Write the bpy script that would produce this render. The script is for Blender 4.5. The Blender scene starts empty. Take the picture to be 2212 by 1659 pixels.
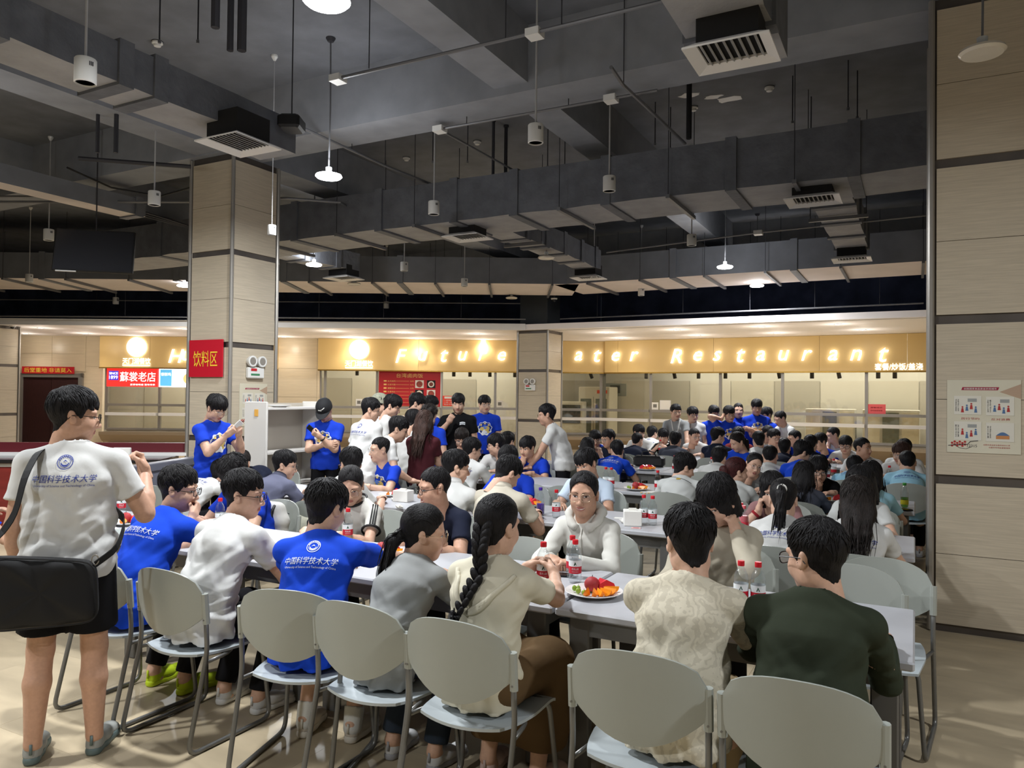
import bpy, math, random
import numpy as np
from mathutils import Vector, Matrix
from mathutils.bvhtree import BVHTree
random.seed(7); RNG = np.random.default_rng(11)
scene = bpy.context.scene
COL = scene.collection
# ------------------------------------------------------------------ camera
FPX, CXP, CYP = 1640.0, 1106.0, 829.5
CAM_H = 1.70
_y, _p, _r = math.radians(28), math.atan((855 - CYP) / FPX), math.radians(0.63)
R0 = np.array([math.cos(_y), math.sin(_y), 0.0]); F0 = np.array([-math.sin(_y), math.cos(_y), 0.0]); Z0 = np.array([0, 0, 1.0])
FW = F0 * math.cos(_p) + Z0 * math.sin(_p); _U = Z0 * math.cos(_p) - F0 * math.sin(_p)
RT = R0 * math.cos(_r) + _U * math.sin(_r); UP = _U * math.cos(_r) - R0 * math.sin(_r)
CAM = np.array([0, 0, CAM_H])
cd = bpy.data.cameras.new('camera'); cam = bpy.data.objects.new('camera', cd); COL.objects.link(cam)
cd.sensor_width = 36.0; cd.lens = FPX / 2212 * 36.0; cd.clip_start = 0.05; cd.clip_end = 200
M = Matrix.Identity(4)
for i in range(3):
    M[i][0] = RT[i]; M[i][1] = UP[i]; M[i][2] = -FW[i]; M[i][3] = CAM[i]
cam.matrix_world = M
scene.camera = cam
# ------------------------------------------------------------------ world and exposure
w = bpy.data.worlds.new('night'); scene.world = w; w.use_nodes = True
w.node_tree.nodes['Background'].inputs[0].default_value = (0.35, 0.4, 0.5, 1)
w.node_tree.nodes['Background'].inputs[1].default_value = 0.02
scene.view_settings.view_transform = 'Standard'; scene.view_settings.look = 'None'
scene.view_settings.gamma = 1.0; scene.view_settings.use_curve_mapping = False
scene.view_settings.exposure = 0.2
scene.cycles.transparent_max_bounces = 16; scene.cycles.max_bounces = 5; scene.cycles.diffuse_bounces = 3; scene.cycles.glossy_bounces = 2; scene.cycles.transmission_bounces = 2; scene.cycles.adaptive_threshold = 0.03; scene.cycles.caustics_reflective = False; scene.cycles.caustics_refractive = False
PENDANT_W = 120.0      # watts of a lit pendant lamp
DOWN_W = 30.0         # soffit downlight
KITCHEN_W = 130.0
# pendant lamps: (x, y, height, lit)
def ray(px, py): return FW + RT * (px - CXP) / FPX - UP * (py - CYP) / FPX
def atz(px, py, z):
    d = ray(px, py); return CAM + d * ((z - CAM[2]) / d[2])
def aty(px, py, y):
    d = ray(px, py); return CAM + d * (y / d[1])
def atd(px, py, D): return CAM + ray(px, py) * D
def proj(p):
    d = np.asarray(p, float) - CAM; z = d @ FW
    return CXP + FPX * (d @ RT) / z, CYP - FPX * (d @ UP) / z, z
def cg(X, Z, z=0.0):           # ground frame of the angled left wall (X right, Z away) -> world
    q = R0 * X + F0 * Z; return np.array([q[0], q[1], z])
LAMPS = [(705, 10, 3.9, 1), (710, 386, 3.9, 1), (678, 575, 3.9, 1), (1566, 580, 3.9, 1), (1635, 620, 3.9, 1), (397, 620, 3.9, 1),
         (2122, 120, 3.9, 0), (1180, 560, 3.9, 0), (1105, 646, 3.9, 0), (765, 616, 3.9, 0)]
LAMPS_FILL = [(2.9, 2.2), (-5.4, 0.9), (-2.6, -2.6), (-8.6, 3.4)]  # pendants out of view, added as fill light
# ------------------------------------------------------------------ helpers
def lin(c):
    c = c / 255.0
    return c / 12.92 if c <= 0.04045 else ((c + 0.055) / 1.055) ** 2.4
def rgb(r, g, b): return (lin(r), lin(g), lin(b), 1.0)
MATS = {}
def mat(name, col=(128, 128, 128), rough=0.6, metal=0.0, spec=0.4, noise=None, bump=None, emit=None, stretch=(1, 1, 1), coat=0, sub=0):
    """procedural principled material. noise=(scale, amount, detail), bump=(scale, strength, distance)"""
    if name in MATS: return MATS[name]
    m = bpy.data.materials.new(name); m.use_nodes = True; nt = m.node_tree; b = nt.nodes['Principled BSDF']
    c = rgb(*col) if max(col) > 1.0 else (*col[:3], 1)
    b.inputs['Base Color'].default_value = c; b.inputs['Roughness'].default_value = rough; b.inputs['Metallic'].default_value = metal
    b.inputs['Specular IOR Level'].default_value = spec
    if coat: b.inputs['Coat Weight'].default_value = coat; b.inputs['Coat Roughness'].default_value = 0.1
    if sub:
        b.inputs['Subsurface Weight'].default_value = sub; b.inputs['Subsurface Radius'].default_value = (0.012, 0.005, 0.003); b.inputs['Subsurface Scale'].default_value = 1.0
    if emit:
        b.inputs['Emission Color'].default_value = rgb(*emit[0]); b.inputs['Emission Strength'].default_value = emit[1]
    tc = None
    if noise or bump:
        tc = nt.nodes.new('ShaderNodeTexCoord'); mp = nt.nodes.new('ShaderNodeMapping'); mp.inputs['Scale'].default_value = stretch
        nt.links.new(tc.outputs['Object'], mp.inputs['Vector'])
    if noise:
        n = nt.nodes.new('ShaderNodeTexNoise'); n.inputs['Scale'].default_value = noise[0]; n.inputs['Detail'].default_value = noise[2] if len(noise) > 2 else 4
        nt.links.new(mp.outputs[0], n.inputs['Vector'])
        mx = nt.nodes.new('ShaderNodeMixRGB'); mx.blend_type = 'MIX'
        a = noise[1]
        mx.inputs[1].default_value = tuple(max(0, x * (1 - a)) for x in c[:3]) + (1,)
        mx.inputs[2].default_value = tuple(min(1, x * (1 + a)) for x in c[:3]) + (1,)
        rp = nt.nodes.new('ShaderNodeValToRGB'); rp.color_ramp.elements[0].position = 0.3; rp.color_ramp.elements[1].position = 0.7
        nt.links.new(n.outputs['Fac'], rp.inputs['Fac']); nt.links.new(rp.outputs['Color'], mx.inputs['Fac']); nt.links.new(mx.outputs['Color'], b.inputs['Base Color'])
    if bump:
        n2 = nt.nodes.new('ShaderNodeTexNoise'); n2.inputs['Scale'].default_value = bump[0]; n2.inputs['Detail'].default_value = 5
        nt.links.new(mp.outputs[0], n2.inputs['Vector'])
        bp = nt.nodes.new('ShaderNodeBump'); bp.inputs['Strength'].default_value = bump[1]; bp.inputs['Distance'].default_value = bump[2]
        nt.links.new(n2.outputs['Fac'], bp.inputs['Height']); nt.links.new(bp.outputs['Normal'], b.inputs['Normal'])
    MATS[name] = m
    return m
def glassy(name, tint=(235, 242, 240), clear=0.9, rough=0.03):
    if name in MATS: return MATS[name]
    m = bpy.data.materials.new(name); m.use_nodes = True; nt = m.node_tree
    for n in list(nt.nodes): nt.nodes.remove(n)
    o = nt.nodes.new('ShaderNodeOutputMaterial'); t = nt.nodes.new('ShaderNodeBsdfTransparent'); g = nt.nodes.new('ShaderNodeBsdfGlossy')
    t.inputs[0].default_value = rgb(*tint); g.inputs['Roughness'].default_value = rough
    f = nt.nodes.new('ShaderNodeLayerWeight'); f.inputs[0].default_value = 0.25
    mx = nt.nodes.new('ShaderNodeMixShader'); mth = nt.nodes.new('ShaderNodeMath'); mth.operation = 'MULTIPLY_ADD'; mth.inputs[1].default_value = 0.55; mth.inputs[2].default_value = (1 - clear) * 0.5
    nt.links.new(f.outputs['Facing'], mth.inputs[0]); nt.links.new(mth.outputs[0], mx.inputs[0]); nt.links.new(t.outputs[0], mx.inputs[1]); nt.links.new(g.outputs[0], mx.inputs[2]); nt.links.new(mx.outputs[0], o.inputs[0])
    MATS[name] = m
    return m
class MB:
    """collects shapes; build() links them as one mesh object"""
    def __init__(s): s.v = []; s.f = []; s.m = []; s.n = 0
    def add(s, v, f, m=0):
        b = s.n; v = np.asarray(v, float).reshape(-1, 3); s.v.append(v); s.n += len(v)
        for q in f: s.f.append(tuple(int(i) + b for i in q)); s.m.append(m)
        return s
    def box(s, lo, hi, m=0, X=None):
        x0, y0, z0 = lo; x1, y1, z1 = hi
        v = np.array([(x0, y0, z0), (x1, y0, z0), (x1, y1, z0), (x0, y1, z0), (x0, y0, z1), (x1, y0, z1), (x1, y1, z1), (x0, y1, z1)], float)
        if X is not None: v = xf(v, X)
        return s.add(v, [(3, 2, 1, 0), (4, 5, 6, 7), (0, 1, 5, 4), (1, 2, 6, 5), (2, 3, 7, 6), (3, 0, 4, 7)], m)
    def cbox(s, lo, hi, c=0.01, m=0, X=None):
        """box with chamfered vertical and top edges"""
        x0, y0, z0 = lo; x1, y1, z1 = hi
        def ring(i, z): return [(x0 + i + c, y0 + i, z), (x1 - i - c, y0 + i, z), (x1 - i, y0 + i + c, z), (x1 - i, y1 - i - c, z), (x1 - i - c, y1 - i, z), (x0 + i + c, y1 - i, z), (x0 + i, y1 - i - c, z), (x0 + i, y0 + i + c, z)]
        v = np.array(ring(c, z0) + ring(0, z0 + c) + ring(0, z1 - c) + ring(c, z1), float)
        if X is not None: v = xf(v, X)
        f = [tuple(range(7, -1, -1)), tuple(range(24, 32))]
        for k in range(3):
            for i in range(8): j = (i + 1) % 8; f.append((k * 8 + i, k * 8 + j, k * 8 + 8 + j, k * 8 + 8 + i))
        return s.add(v, f, m)
    def tube(s, pts, r, n=8, m=0, cap=True, closed=False):
        P = np.asarray(pts, float); k = len(P); rr = np.broadcast_to(np.asarray(r, float), (k,))
        T = np.zeros_like(P)
        if closed: T = np.roll(P, -1, 0) - np.roll(P, 1, 0)
        else:
            T[1:-1] = P[2:] - P[:-2]; T[0] = P[1] - P[0]; T[-1] = P[-1] - P[-2]
        T /= np.linalg.norm(T, axis=1, keepdims=True) + 1e-12
        a = np.array([0, 0, 1.0]) if abs(T[0][2]) < 0.9 else np.array([1.0, 0, 0])
        u = np.cross(T[0], a); u /= np.linalg.norm(u)
        V = []
        for i in range(k):
            u = u - T[i] * (u @ T[i]); u /= np.linalg.norm(u) + 1e-12; w_ = np.cross(T[i], u)
            ang = np.arange(n) * 2 * np.pi / n
            V.append(P[i] + rr[i] * (np.cos(ang)[:, None] * u + np.sin(ang)[:, None] * w_))
        f = []
        for i in range(k if closed else k - 1):
            i2 = (i + 1) % k
            for j in range(n): f.append((i * n + j, i * n + (j + 1) % n, i2 * n + (j + 1) % n, i2 * n + j))
        if cap and not closed: f.append(tuple(range(n - 1, -1, -1))); f.append(tuple((k - 1) * n + j for j in range(n)))
        return s.add(np.concatenate(V), f, m)
    def lathe(s, prof, n=16, m=0, c=(0, 0, 0), X=None, cap=True):
        k = len(prof); ang = np.arange(n) * 2 * np.pi / n; V = []
        for (r, z) in prof: V += [(c[0] + r * math.cos(a), c[1] + r * math.sin(a), c[2] + z) for a in ang]
        f = []
        for i in range(k - 1):
            for j in range(n): f.append((i * n + j, i * n + (j + 1) % n, (i + 1) * n + (j + 1) % n, (i + 1) * n + j))
        if cap: f.append(tuple(range(n - 1, -1, -1))); f.append(tuple((k - 1) * n + j for j in range(n)))
        V = np.array(V)
        if X is not None: V = xf(V, X)
        return s.add(V, f, m)
    def prism(s, poly, h0, h1, axes=(0, 1, 2), m=0, X=None):
        """extrude a polygon given in axes[0],axes[1] along axes[2]"""
        n = len(poly); v = np.zeros((2 * n, 3))
        for i, (a, b) in enumerate(poly):
            v[i, axes[0]] = a; v[i, axes[1]] = b; v[i, axes[2]] = h0
            v[n + i, axes[0]] = a; v[n + i, axes[1]] = b; v[n + i, axes[2]] = h1
        if X is not None: v = xf(v, X)
        f = [tuple(range(n - 1, -1, -1)), tuple(range(n, 2 * n))] + [(i, (i + 1) % n, n + (i + 1) % n, n + i) for i in range(n)]
        return s.add(v, f, m)
    def ball(s, c, r, n=10, k=7, m=0, X=None):
        r = np.broadcast_to(np.asarray(r, float), (3,)); V = []
        for i in range(k + 1):
            t = math.pi * i / k
            for j in range(n): a = 2 * math.pi * j / n; V.append((c[0] + r[0] * math.sin(t) * math.cos(a), c[1] + r[1] * math.sin(t) * math.sin(a), c[2] - r[2] * math.cos(t)))
        f = [(i * n + j, i * n + (j + 1) % n, (i + 1) * n + (j + 1) % n, (i + 1) * n + j) for i in range(k) for j in range(n)]
        V = np.array(V)
        if X is not None: V = xf(V, X)
        return s.add(V, f, m)
    def build(s, name, mats, parent=None, smooth=False, loc=None, rz=0.0, mw=None):
        V = np.concatenate(s.v) if s.v else np.zeros((0, 3))
        me = bpy.data.meshes.new(name); me.from_pydata(V.tolist(), [], s.f)
        if not isinstance(mats, (list, tuple)): mats = [mats]
        for q in mats: me.materials.append(q)
        if len(mats) > 1: me.polygons.foreach_set('material_index', np.array(s.m, dtype=np.int32))
        if smooth: me.polygons.foreach_set('use_smooth', np.ones(len(me.polygons), dtype=bool))
        if smooth == 'auto':
            try: me.set_sharp_from_angle(angle=math.radians(40))
            except Exception: pass
        return link(name, me, parent, loc, rz, mw)
def xf(v, X): return v @ np.array(X)[:3, :3].T + np.array(X)[:3, 3]
def link(name, data, parent=None, loc=None, rz=0.0, mw=None):
    o = bpy.data.objects.new(name, data); COL.objects.link(o)
    if parent is not None: o.parent = parent
    if loc is not None: o.location = tuple(float(q) for q in loc)
    if rz: o.rotation_euler[2] = rz
    if mw is not None: o.matrix_local = mw
    return o
def tag(o, label=None, cat=None, group=None, kind=None):
    if label: o['label'] = label
    if cat: o['category'] = cat
    if group: o['group'] = group
    if kind: o['kind'] = kind
    return o
def thing(name, label, cat, loc=(0, 0, 0), rz=0.0, group=None):
    o = link(name, None, None, loc, rz); o.empty_display_size = 0.1
    return tag(o, label, cat, group)
def struct(o): o['kind'] = 'structure'; return o
def copy_tree(o, parent=None):
    c = o.copy(); COL.objects.link(c); c.parent = parent
    for ch in list(o.children): copy_tree(ch, c)
    return c
TXT = {}
def text_geo(s):
    """flat text mesh: unit size, x from 0, baseline 0"""
    if s not in TXT:
        fc = bpy.data.curves.new('t', 'FONT'); fc.body = s; fc.resolution_u = 2; fc.space_character = 1.0
        o = bpy.data.objects.new('t', fc); COL.objects.link(o); bpy.context.view_layer.update()
        me = bpy.data.meshes.new_from_object(o.evaluated_get(bpy.context.evaluated_depsgraph_get()))
        v = np.zeros(len(me.vertices) * 3); me.vertices.foreach_get('co', v); v = v.reshape(-1, 3)
        f = [tuple(p.vertices) for p in me.polygons]
        bpy.data.objects.remove(o); bpy.data.curves.remove(fc); bpy.data.meshes.remove(me)
        TXT[s] = (v, f)
    v, f = TXT[s]; return v.copy(), f
def text_fit(s, width=None, height=None, center=True, shear=0.0):
    v, f = text_geo(s)
    v[:, 0] -= v[:, 0].min(); v[:, 1] -= v[:, 1].min()
    w_, h_ = v[:, 0].max(), v[:, 1].max()
    sx = width / w_ if width else height / h_; sy = height / h_ if height else sx
    v[:, 0] *= sx; v[:, 1] *= sy
    v[:, 0] += shear * v[:, 1]
    if center: v[:, 0] -= v[:, 0].max() / 2; v[:, 1] -= v[:, 1].max() / 2
    return v, f
def frame(o, x, y):
    """4x4 with local x,y axes and z = x cross y, origin o"""
    x = np.asarray(x, float); y = np.asarray(y, float); x = x / np.linalg.norm(x); z = np.cross(x, y); z /= np.linalg.norm(z); y = np.cross(z, x)
    X = np.eye(4); X[:3, 0] = x; X[:3, 1] = y; X[:3, 2] = z; X[:3, 3] = o
    return X
# ------------------------------------------------------------------ materials
M_floor = mat('floor_stone', (188, 172, 144), 0.35, spec=0.35, noise=(1.6, 0.16, 9), stretch=(1, 3.2, 1), bump=(60, 0.04, 0.002))
M_joint = mat('floor_joint', (186, 170, 142), 0.5)
M_slab = mat('ceiling_paint', (112, 115, 122), 0.9, noise=(3, 0.15, 5), bump=(40, 0.2, 0.004))
M_beam = mat('beam_paint', (136, 139, 146), 0.9, noise=(4, 0.1, 4))
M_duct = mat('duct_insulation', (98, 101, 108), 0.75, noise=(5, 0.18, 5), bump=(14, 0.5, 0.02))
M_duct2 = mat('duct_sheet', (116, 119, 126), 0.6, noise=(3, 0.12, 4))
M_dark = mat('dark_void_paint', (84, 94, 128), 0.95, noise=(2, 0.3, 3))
M_neck = mat('vent_neck', (26, 26, 28), .9)
M_duct_lit = mat('duct_underside_lit', (150, 150, 152), .8, noise=(4, .12, 4), bump=(14, .4, .02))  # paler than the duct sides: light from below painted into the colour
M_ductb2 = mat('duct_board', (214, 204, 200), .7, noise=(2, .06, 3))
M_pipe = mat('conduit_grey', (112, 113, 117), 0.45, metal=0.3)
M_pipe_d = mat('pipe_dark', (48, 48, 54), 0.6)
M_white = mat('white_plastic', (222, 222, 220), 0.45)
M_white2 = mat('white_paint', (226, 224, 222), 0.55)
M_tile = mat('column_tile', (190, 178, 158), 0.32, spec=0.4, noise=(7, 0.10, 8), stretch=(0.6, 0.6, 14), bump=(22, 0.05, 0.002))
M_tilew = mat('wall_tile', (218, 202, 174), 0.28, spec=0.45, noise=(5, 0.05, 6), stretch=(0.5, 0.5, 8))
M_steel = mat('brushed_steel', (168, 164, 158), 0.3, metal=0.55)
M_steeld = mat('steel_strip', (98, 92, 88), 0.38, metal=0.55, noise=(3, 0.15, 3))
M_gold = mat('gold_board', (228, 196, 132), 0.38, metal=0.0, spec=0.5)
M_goldedge = mat('gold_edge', (190, 150, 70), 0.25, metal=0.8)
M_soffit = mat('soffit_paint', (248, 242, 240), 0.7)
M_glass = glassy('window_glass', (238, 238, 232), 0.86)
M_glow = mat('sign_glow', (250, 250, 255), 0.5, emit=((255, 255, 255), 2.6))
M_down = mat('downlight_glow', (255, 250, 240), 0.5, emit=((255, 240, 220), 9.0))
M_kwall = mat('kitchen_wall', (206, 204, 194), 0.6, noise=(1.5, 0.05, 3))
M_red = mat('red_sign', (186, 30, 40), 0.45)
M_yel = mat('yellow_print', (240, 214, 80), 0.5)
M_black = mat('black_matte', (18, 18, 20), 0.6)
M_doord = mat('door_dark_wood', (52, 26, 26), 0.5, noise=(6, 0.2, 4), stretch=(6, 6, 1))
M_pap = mat('paper_white', (232, 230, 224), 0.7)
CEIL = 5.35; SOF = 3.26
ZW, YW = 21.5, 20.1           # left angled wall distance, right wall v
RZ = math.radians(28)
# ------------------------------------------------------------------ floor
fl = struct(MB().box((-25, -9, -0.12), (9, 26, -0.004)).build('floor', M_joint))
tb = MB(); tb.cbox((-0.3996, -0.3996, -0.02), (0.3996, 0.3996, 0.0), 0.0004); tile0 = None
cells = [(i, j) for i in range(-9, 7) for j in range(-1, 10)]
for n, (i, j) in enumerate(cells):
    if tile0 is None:
        tile0 = tb.build('floor_tile', M_floor, fl); o = tile0
    else:
        o = tile0.copy(); COL.objects.link(o); o.parent = fl
    o.location = (i * 0.8 + 0.3, j * 0.8 + 0.2, 0); o.rotation_euler[2] = math.pi * ((i * 7 + j * 3) % 2)
g = MB()
g.box((-25, -9, -0.02), (-9 * 0.8 + 0.3 - 0.4, 26, 0)); g.box((6 * 0.8 + 0.3 + 0.4, -9, -0.02), (9, 26, 0))
g.box((-9 * 0.8 + 0.3 - 0.4, -9, -0.02), (6 * 0.8 + 0.7, -0.8 + 0.2 - 0.4, 0)); g.box((-9 * 0.8 + 0.3 - 0.4, 9 * 0.8 + 0.6, -0.02), (6 * 0.8 + 0.7, 26, 0))
g.build('floor_field', M_floor, fl)
# ------------------------------------------------------------------ ceiling and outer walls
ceil = struct(MB().box((-25, -9, CEIL), (9, 26, CEIL + 0.15)).build('ceiling', M_slab))
def beam(lo, hi): return MB().box(lo, hi).build('beam', M_beam, ceil)
for v0 in (-2.9, 6.6, 16.1): beam((-25, v0, 4.7), (9, v0 + 0.55, CEIL))
for u0 in (-12.05, -3.75, 4.6): beam((u0, -9, 4.78), (u0 + 0.38, 20, CEIL))
for u0 in (-8.1,  0.2): beam((u0, -9, 4.72), (u0 + 0.5, 20, CEIL))
# peeled paint showing white plaster on the slab
pe = MB()
for (px, py, s) in ((1487, 207, 0.16), (1540, 210, 0.13), (1575, 215, 0.2)):
    c = atz(px, py, CEIL - 0.004); k = 11
    pts = [(c[0] + s * (0.6 + 0.5 * random.random()) * math.cos(a), c[1] + 0.55 * s * (0.5 + 0.6 * random.random()) * math.sin(a)) for a in np.linspace(0, 2 * math.pi, k, endpoint=False)]
    pe.prism(pts, CEIL - 0.004, CEIL + 0.01)
pe.build('peeled_patch', M_white2, ceil)
struct(MB().box((-25, -9.15, 0), (9, -9, CEIL)).build('wall_rear', M_tilew))
struct(MB().box((9, -9, 0), (9.15, 26, CEIL)).build('wall_right', M_tilew))
struct(MB().box((-25.15, -9, 0), (-25, 26, CEIL)).build('wall_left', M_tilew))
# dark upper walls above the soffit
LF = Matrix.Rotation(RZ, 4, 'Z')
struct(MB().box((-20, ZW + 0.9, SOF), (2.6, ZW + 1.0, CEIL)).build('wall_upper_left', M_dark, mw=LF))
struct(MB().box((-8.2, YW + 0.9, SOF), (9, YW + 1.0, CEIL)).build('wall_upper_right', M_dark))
# ------------------------------------------------------------------ columns
def column(name, x0, y0, w_, top, label, trims=(1.12, 2.30, 3.46), group='tiled columns', base=0.0):
    t = thing(name, label, 'column', (x0 + w_ / 2, y0 + w_ / 2, base), 0, group); h = w_ / 2
    MB().box((-h + 0.02, -h + 0.02, 0), (h - 0.02, h - 0.02, top)).build('core', M_steeld, t)
    zs = [0.06] + [z for z in trims if z < top - 0.3] + [top - 0.05]
    for a in range(4):
        X = Matrix.Rotation(a * math.pi / 2, 4, 'Z')
        for i in range(len(zs) - 1):
            lo = zs[i] + (0.035 if i else 0.0); hi = zs[i + 1] - 0.035; mid = (lo + hi) / 2
            for (q0, q1) in ((lo, mid - 0.002), (mid + 0.002, hi)):
                MB().box((-h + 0.035, -h, q0), (h - 0.035, -h + 0.03, q1), X=X).build('tile', M_tile, t)
    for sx in (-1, 1):
        for sy in (-1, 1):
            c = MB(); c.cbox((sx * h - 0.022, sy * h - 0.022, 0), (sx * h + 0.022, sy * h + 0.022, top), 0.012); c.build('corner_trim', M_steel, t)
    return t
colL = column('tiled_column', -8.27, 6.67, 0.76, 4.7, 'beige tiled column with the red drinks sign')
colR = column('tiled_column', 0.10, 6.45, 0.86, 4.7, 'large beige tiled column at the right edge with a poster')
colM = column('tiled_column', -8.42, 16.1, 0.80, SOF + 0.01, 'far beige tiled column between the two lit counters', group=None)
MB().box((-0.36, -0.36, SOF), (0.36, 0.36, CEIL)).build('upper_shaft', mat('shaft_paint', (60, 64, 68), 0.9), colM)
q = cg(-12.6, 18.4); column('tiled_column', q[0] - .4, q[1] - .4, 0.8, SOF + 0.01, 'beige tiled column at the far left edge', group=None)
# ------------------------------------------------------------------ soffit (two wings) with fascia
def soffit(name, lo, hi, mw=None):
    g = MB(); g.box(lo, hi); o = struct(g.build(name, M_soffit, mw=mw)); return o
ceil_l = soffit('ceiling_soffit_left', (-17, 17.9, SOF), (0.3, ZW + 1.0, SOF + 0.13), LF)
poly = [tuple(cg(0.3, 17.9)[:2]), tuple(cg(0.3, ZW + 1.0)[:2]), tuple(cg(2.5, ZW + 1.0)[:2]), (9, YW + 1.0), (9, 16.3)]
g = MB(); g.prism(poly[::-1], SOF, SOF + 0.13); ceil_r = struct(g.build('ceiling_soffit_right', M_soffit))
struct(MB().box((-17, 17.86, SOF - 0.01), (0.3, 17.9, SOF + 0.14)).build('trim_1', M_white2, mw=LF))
a = cg(0.3, 17.86); struct(MB().box((a[0], 16.26, SOF - 0.01), (9, 16.30, SOF + 0.14)).build('trim_2', M_white2))
# downlights
dl = [(88, 708), (245, 708), (55, 720), (184, 720), (330, 718), (400, 710), (716, 715), (873, 718), (1030, 721), (613, 727), (756, 729), (901, 731), (1044, 734),
      (1310, 718), (1462, 712), (1645, 705), (1341, 730), (1507, 724), (1678, 719), (1864, 712), (1810, 700)]
places = ['above the far door', 'above the left counter', 'beside the far door', 'by the left counter corner', 'above the round logo at left', 'beside the drinks column', 'above the cap wearer',
          'above the menu board', 'left of the far column', 'above the shelf cabinet', 'above the round logo', 'above the word Future', 'at the end of the word Future', 'right of the far column',
          'above the word Restaurant', 'in the middle of the right soffit', 'near the far corner', 'above the grey vest', 'above the crossed arms', 'near the right column', 'nearest the right column']
for (px, py), pl in zip(dl, places):
    c = atz(px, py, SOF); t = thing('downlight', 'round recessed downlight ' + pl, 'downlight', c, 0, 'soffit downlights')
    MB().lathe([(0.062, -0.012), (0.085, -0.010), (0.088, 0.0)], 20, cap=False).build('ring', M_white, t)
    MB().lathe([(0.062, -0.008), (0.002, -0.008)], 20).build('lens', M_down, t)
    ld = bpy.data.lights.new('downlight_lamp', 'SPOT'); ld.energy = DOWN_W; ld.spot_size = math.radians(120); ld.spot_blend = 0.6; ld.shadow_soft_size = 0.06; ld.color = (1.0, 0.92, 0.82)
    lo = link('downlight_lamp', ld, t, (0, 0, -0.03))
    ld = bpy.data.lights.new('soffit_fill', 'POINT'); ld.energy = DOWN_W * .20; ld.shadow_soft_size = 0.1; ld.color = (1.0, 0.92, 0.82); link('soffit_fill', ld, t, (0, 0, -0.30))  # extra point light below the fixture, added to brighten the soffit
# ------------------------------------------------------------------ counters: shared builder in a local frame (x along wall, y away)
def stall(prefix, x0, x1, y, mull, mw, zt=2.38, zr=1.33, zs=1.07, zb=0.62):
    """glazed serving window: mullions, rails, panes, steel ledge"""
    o = struct(MB().box((x0, y - 0.02, 0), (x1, y + 0.10, zb)).build(prefix, M_tilew, mw=mw))
    xs = [x0] + mull + [x1]
    for x in xs: MB().box((x - 0.035, y - 0.04, zb), (x + 0.035, y + 0.04, zt)).build('mullion', M_steel, o, mw=None)
    for z, h, mm, d in ((zr, 0.035, M_steel, 0.10), (zs, 0.04, M_white2, 0.16), (zb + 0.03, 0.03, M_steel, 0.06)):
        for i in range(len(xs) - 1): MB().box((xs[i] + 0.035, y - d, z - h), (xs[i + 1] - 0.035, y + 0.02, z + h)).build('rail', mm, o)
    for i in range(len(xs) - 1):
        for (za, zc) in ((zb + 0.06, zs - 0.04), (zs + 0.04, zr - 0.035), (zr + 0.035, zt)):
            MB().box((xs[i] + 0.035, y, za), (xs[i + 1] - 0.035, y + 0.008, zc)).build('pane', M_glass, o)
    led = MB(); led.prism([(y - 0.42, zb - 0.04), (y - 0.02, zb - 0.04), (y - 0.02, zb - 0.42), (y - 0.25, zb - 0.30), (y - 0.42, zb - 0.12)], x0, x1, axes=(1, 2, 0))
    led.build('ledge', mat('warm_steel', (176, 160, 138), 0.35, metal=0.6), o)
    return o
def X21(px): return (px - 1106) / FPX * ZW
def board(x0, x1, y, joints, mw, z0=2.38, z1=SOF):
    o = tag(link('sign_board', None, None, mw=mw), None)
    xs = [x0] + joints + [x1]
    for i in range(len(xs) - 1): MB().box((xs[i] + 0.003, y - 0.20, z0), (xs[i + 1] - 0.003, y - 0.03, z1 - 0.005)).build('board_panel', M_gold, o)
    MB().box((x0, y - 0.22, z0 - 0.03), (x1, y - 0.02, z0)).build('edge_strip', M_goldedge, o)
    return o
# left angled wall
sL = stall('wall_stall_left', X21(232), X21(600), ZW, [X21(346), X21(450), X21(520)], LF)
sM = stall('wall_stall_middle', X21(692), 2.62, ZW, [X21(703), X21(815), X21(954), X21(1070), X21(1180)], LF)
bL = tag(board(X21(222), X21(602), ZW, [X21(330), X21(470)], LF), 'gold sign board over the left counter with a round logo', 'sign board')
bM = tag(board(X21(690), 2.66, ZW, [X21(905), X21(1120)], LF), 'gold sign board over the middle counter reading Future', 'sign board')
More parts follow.
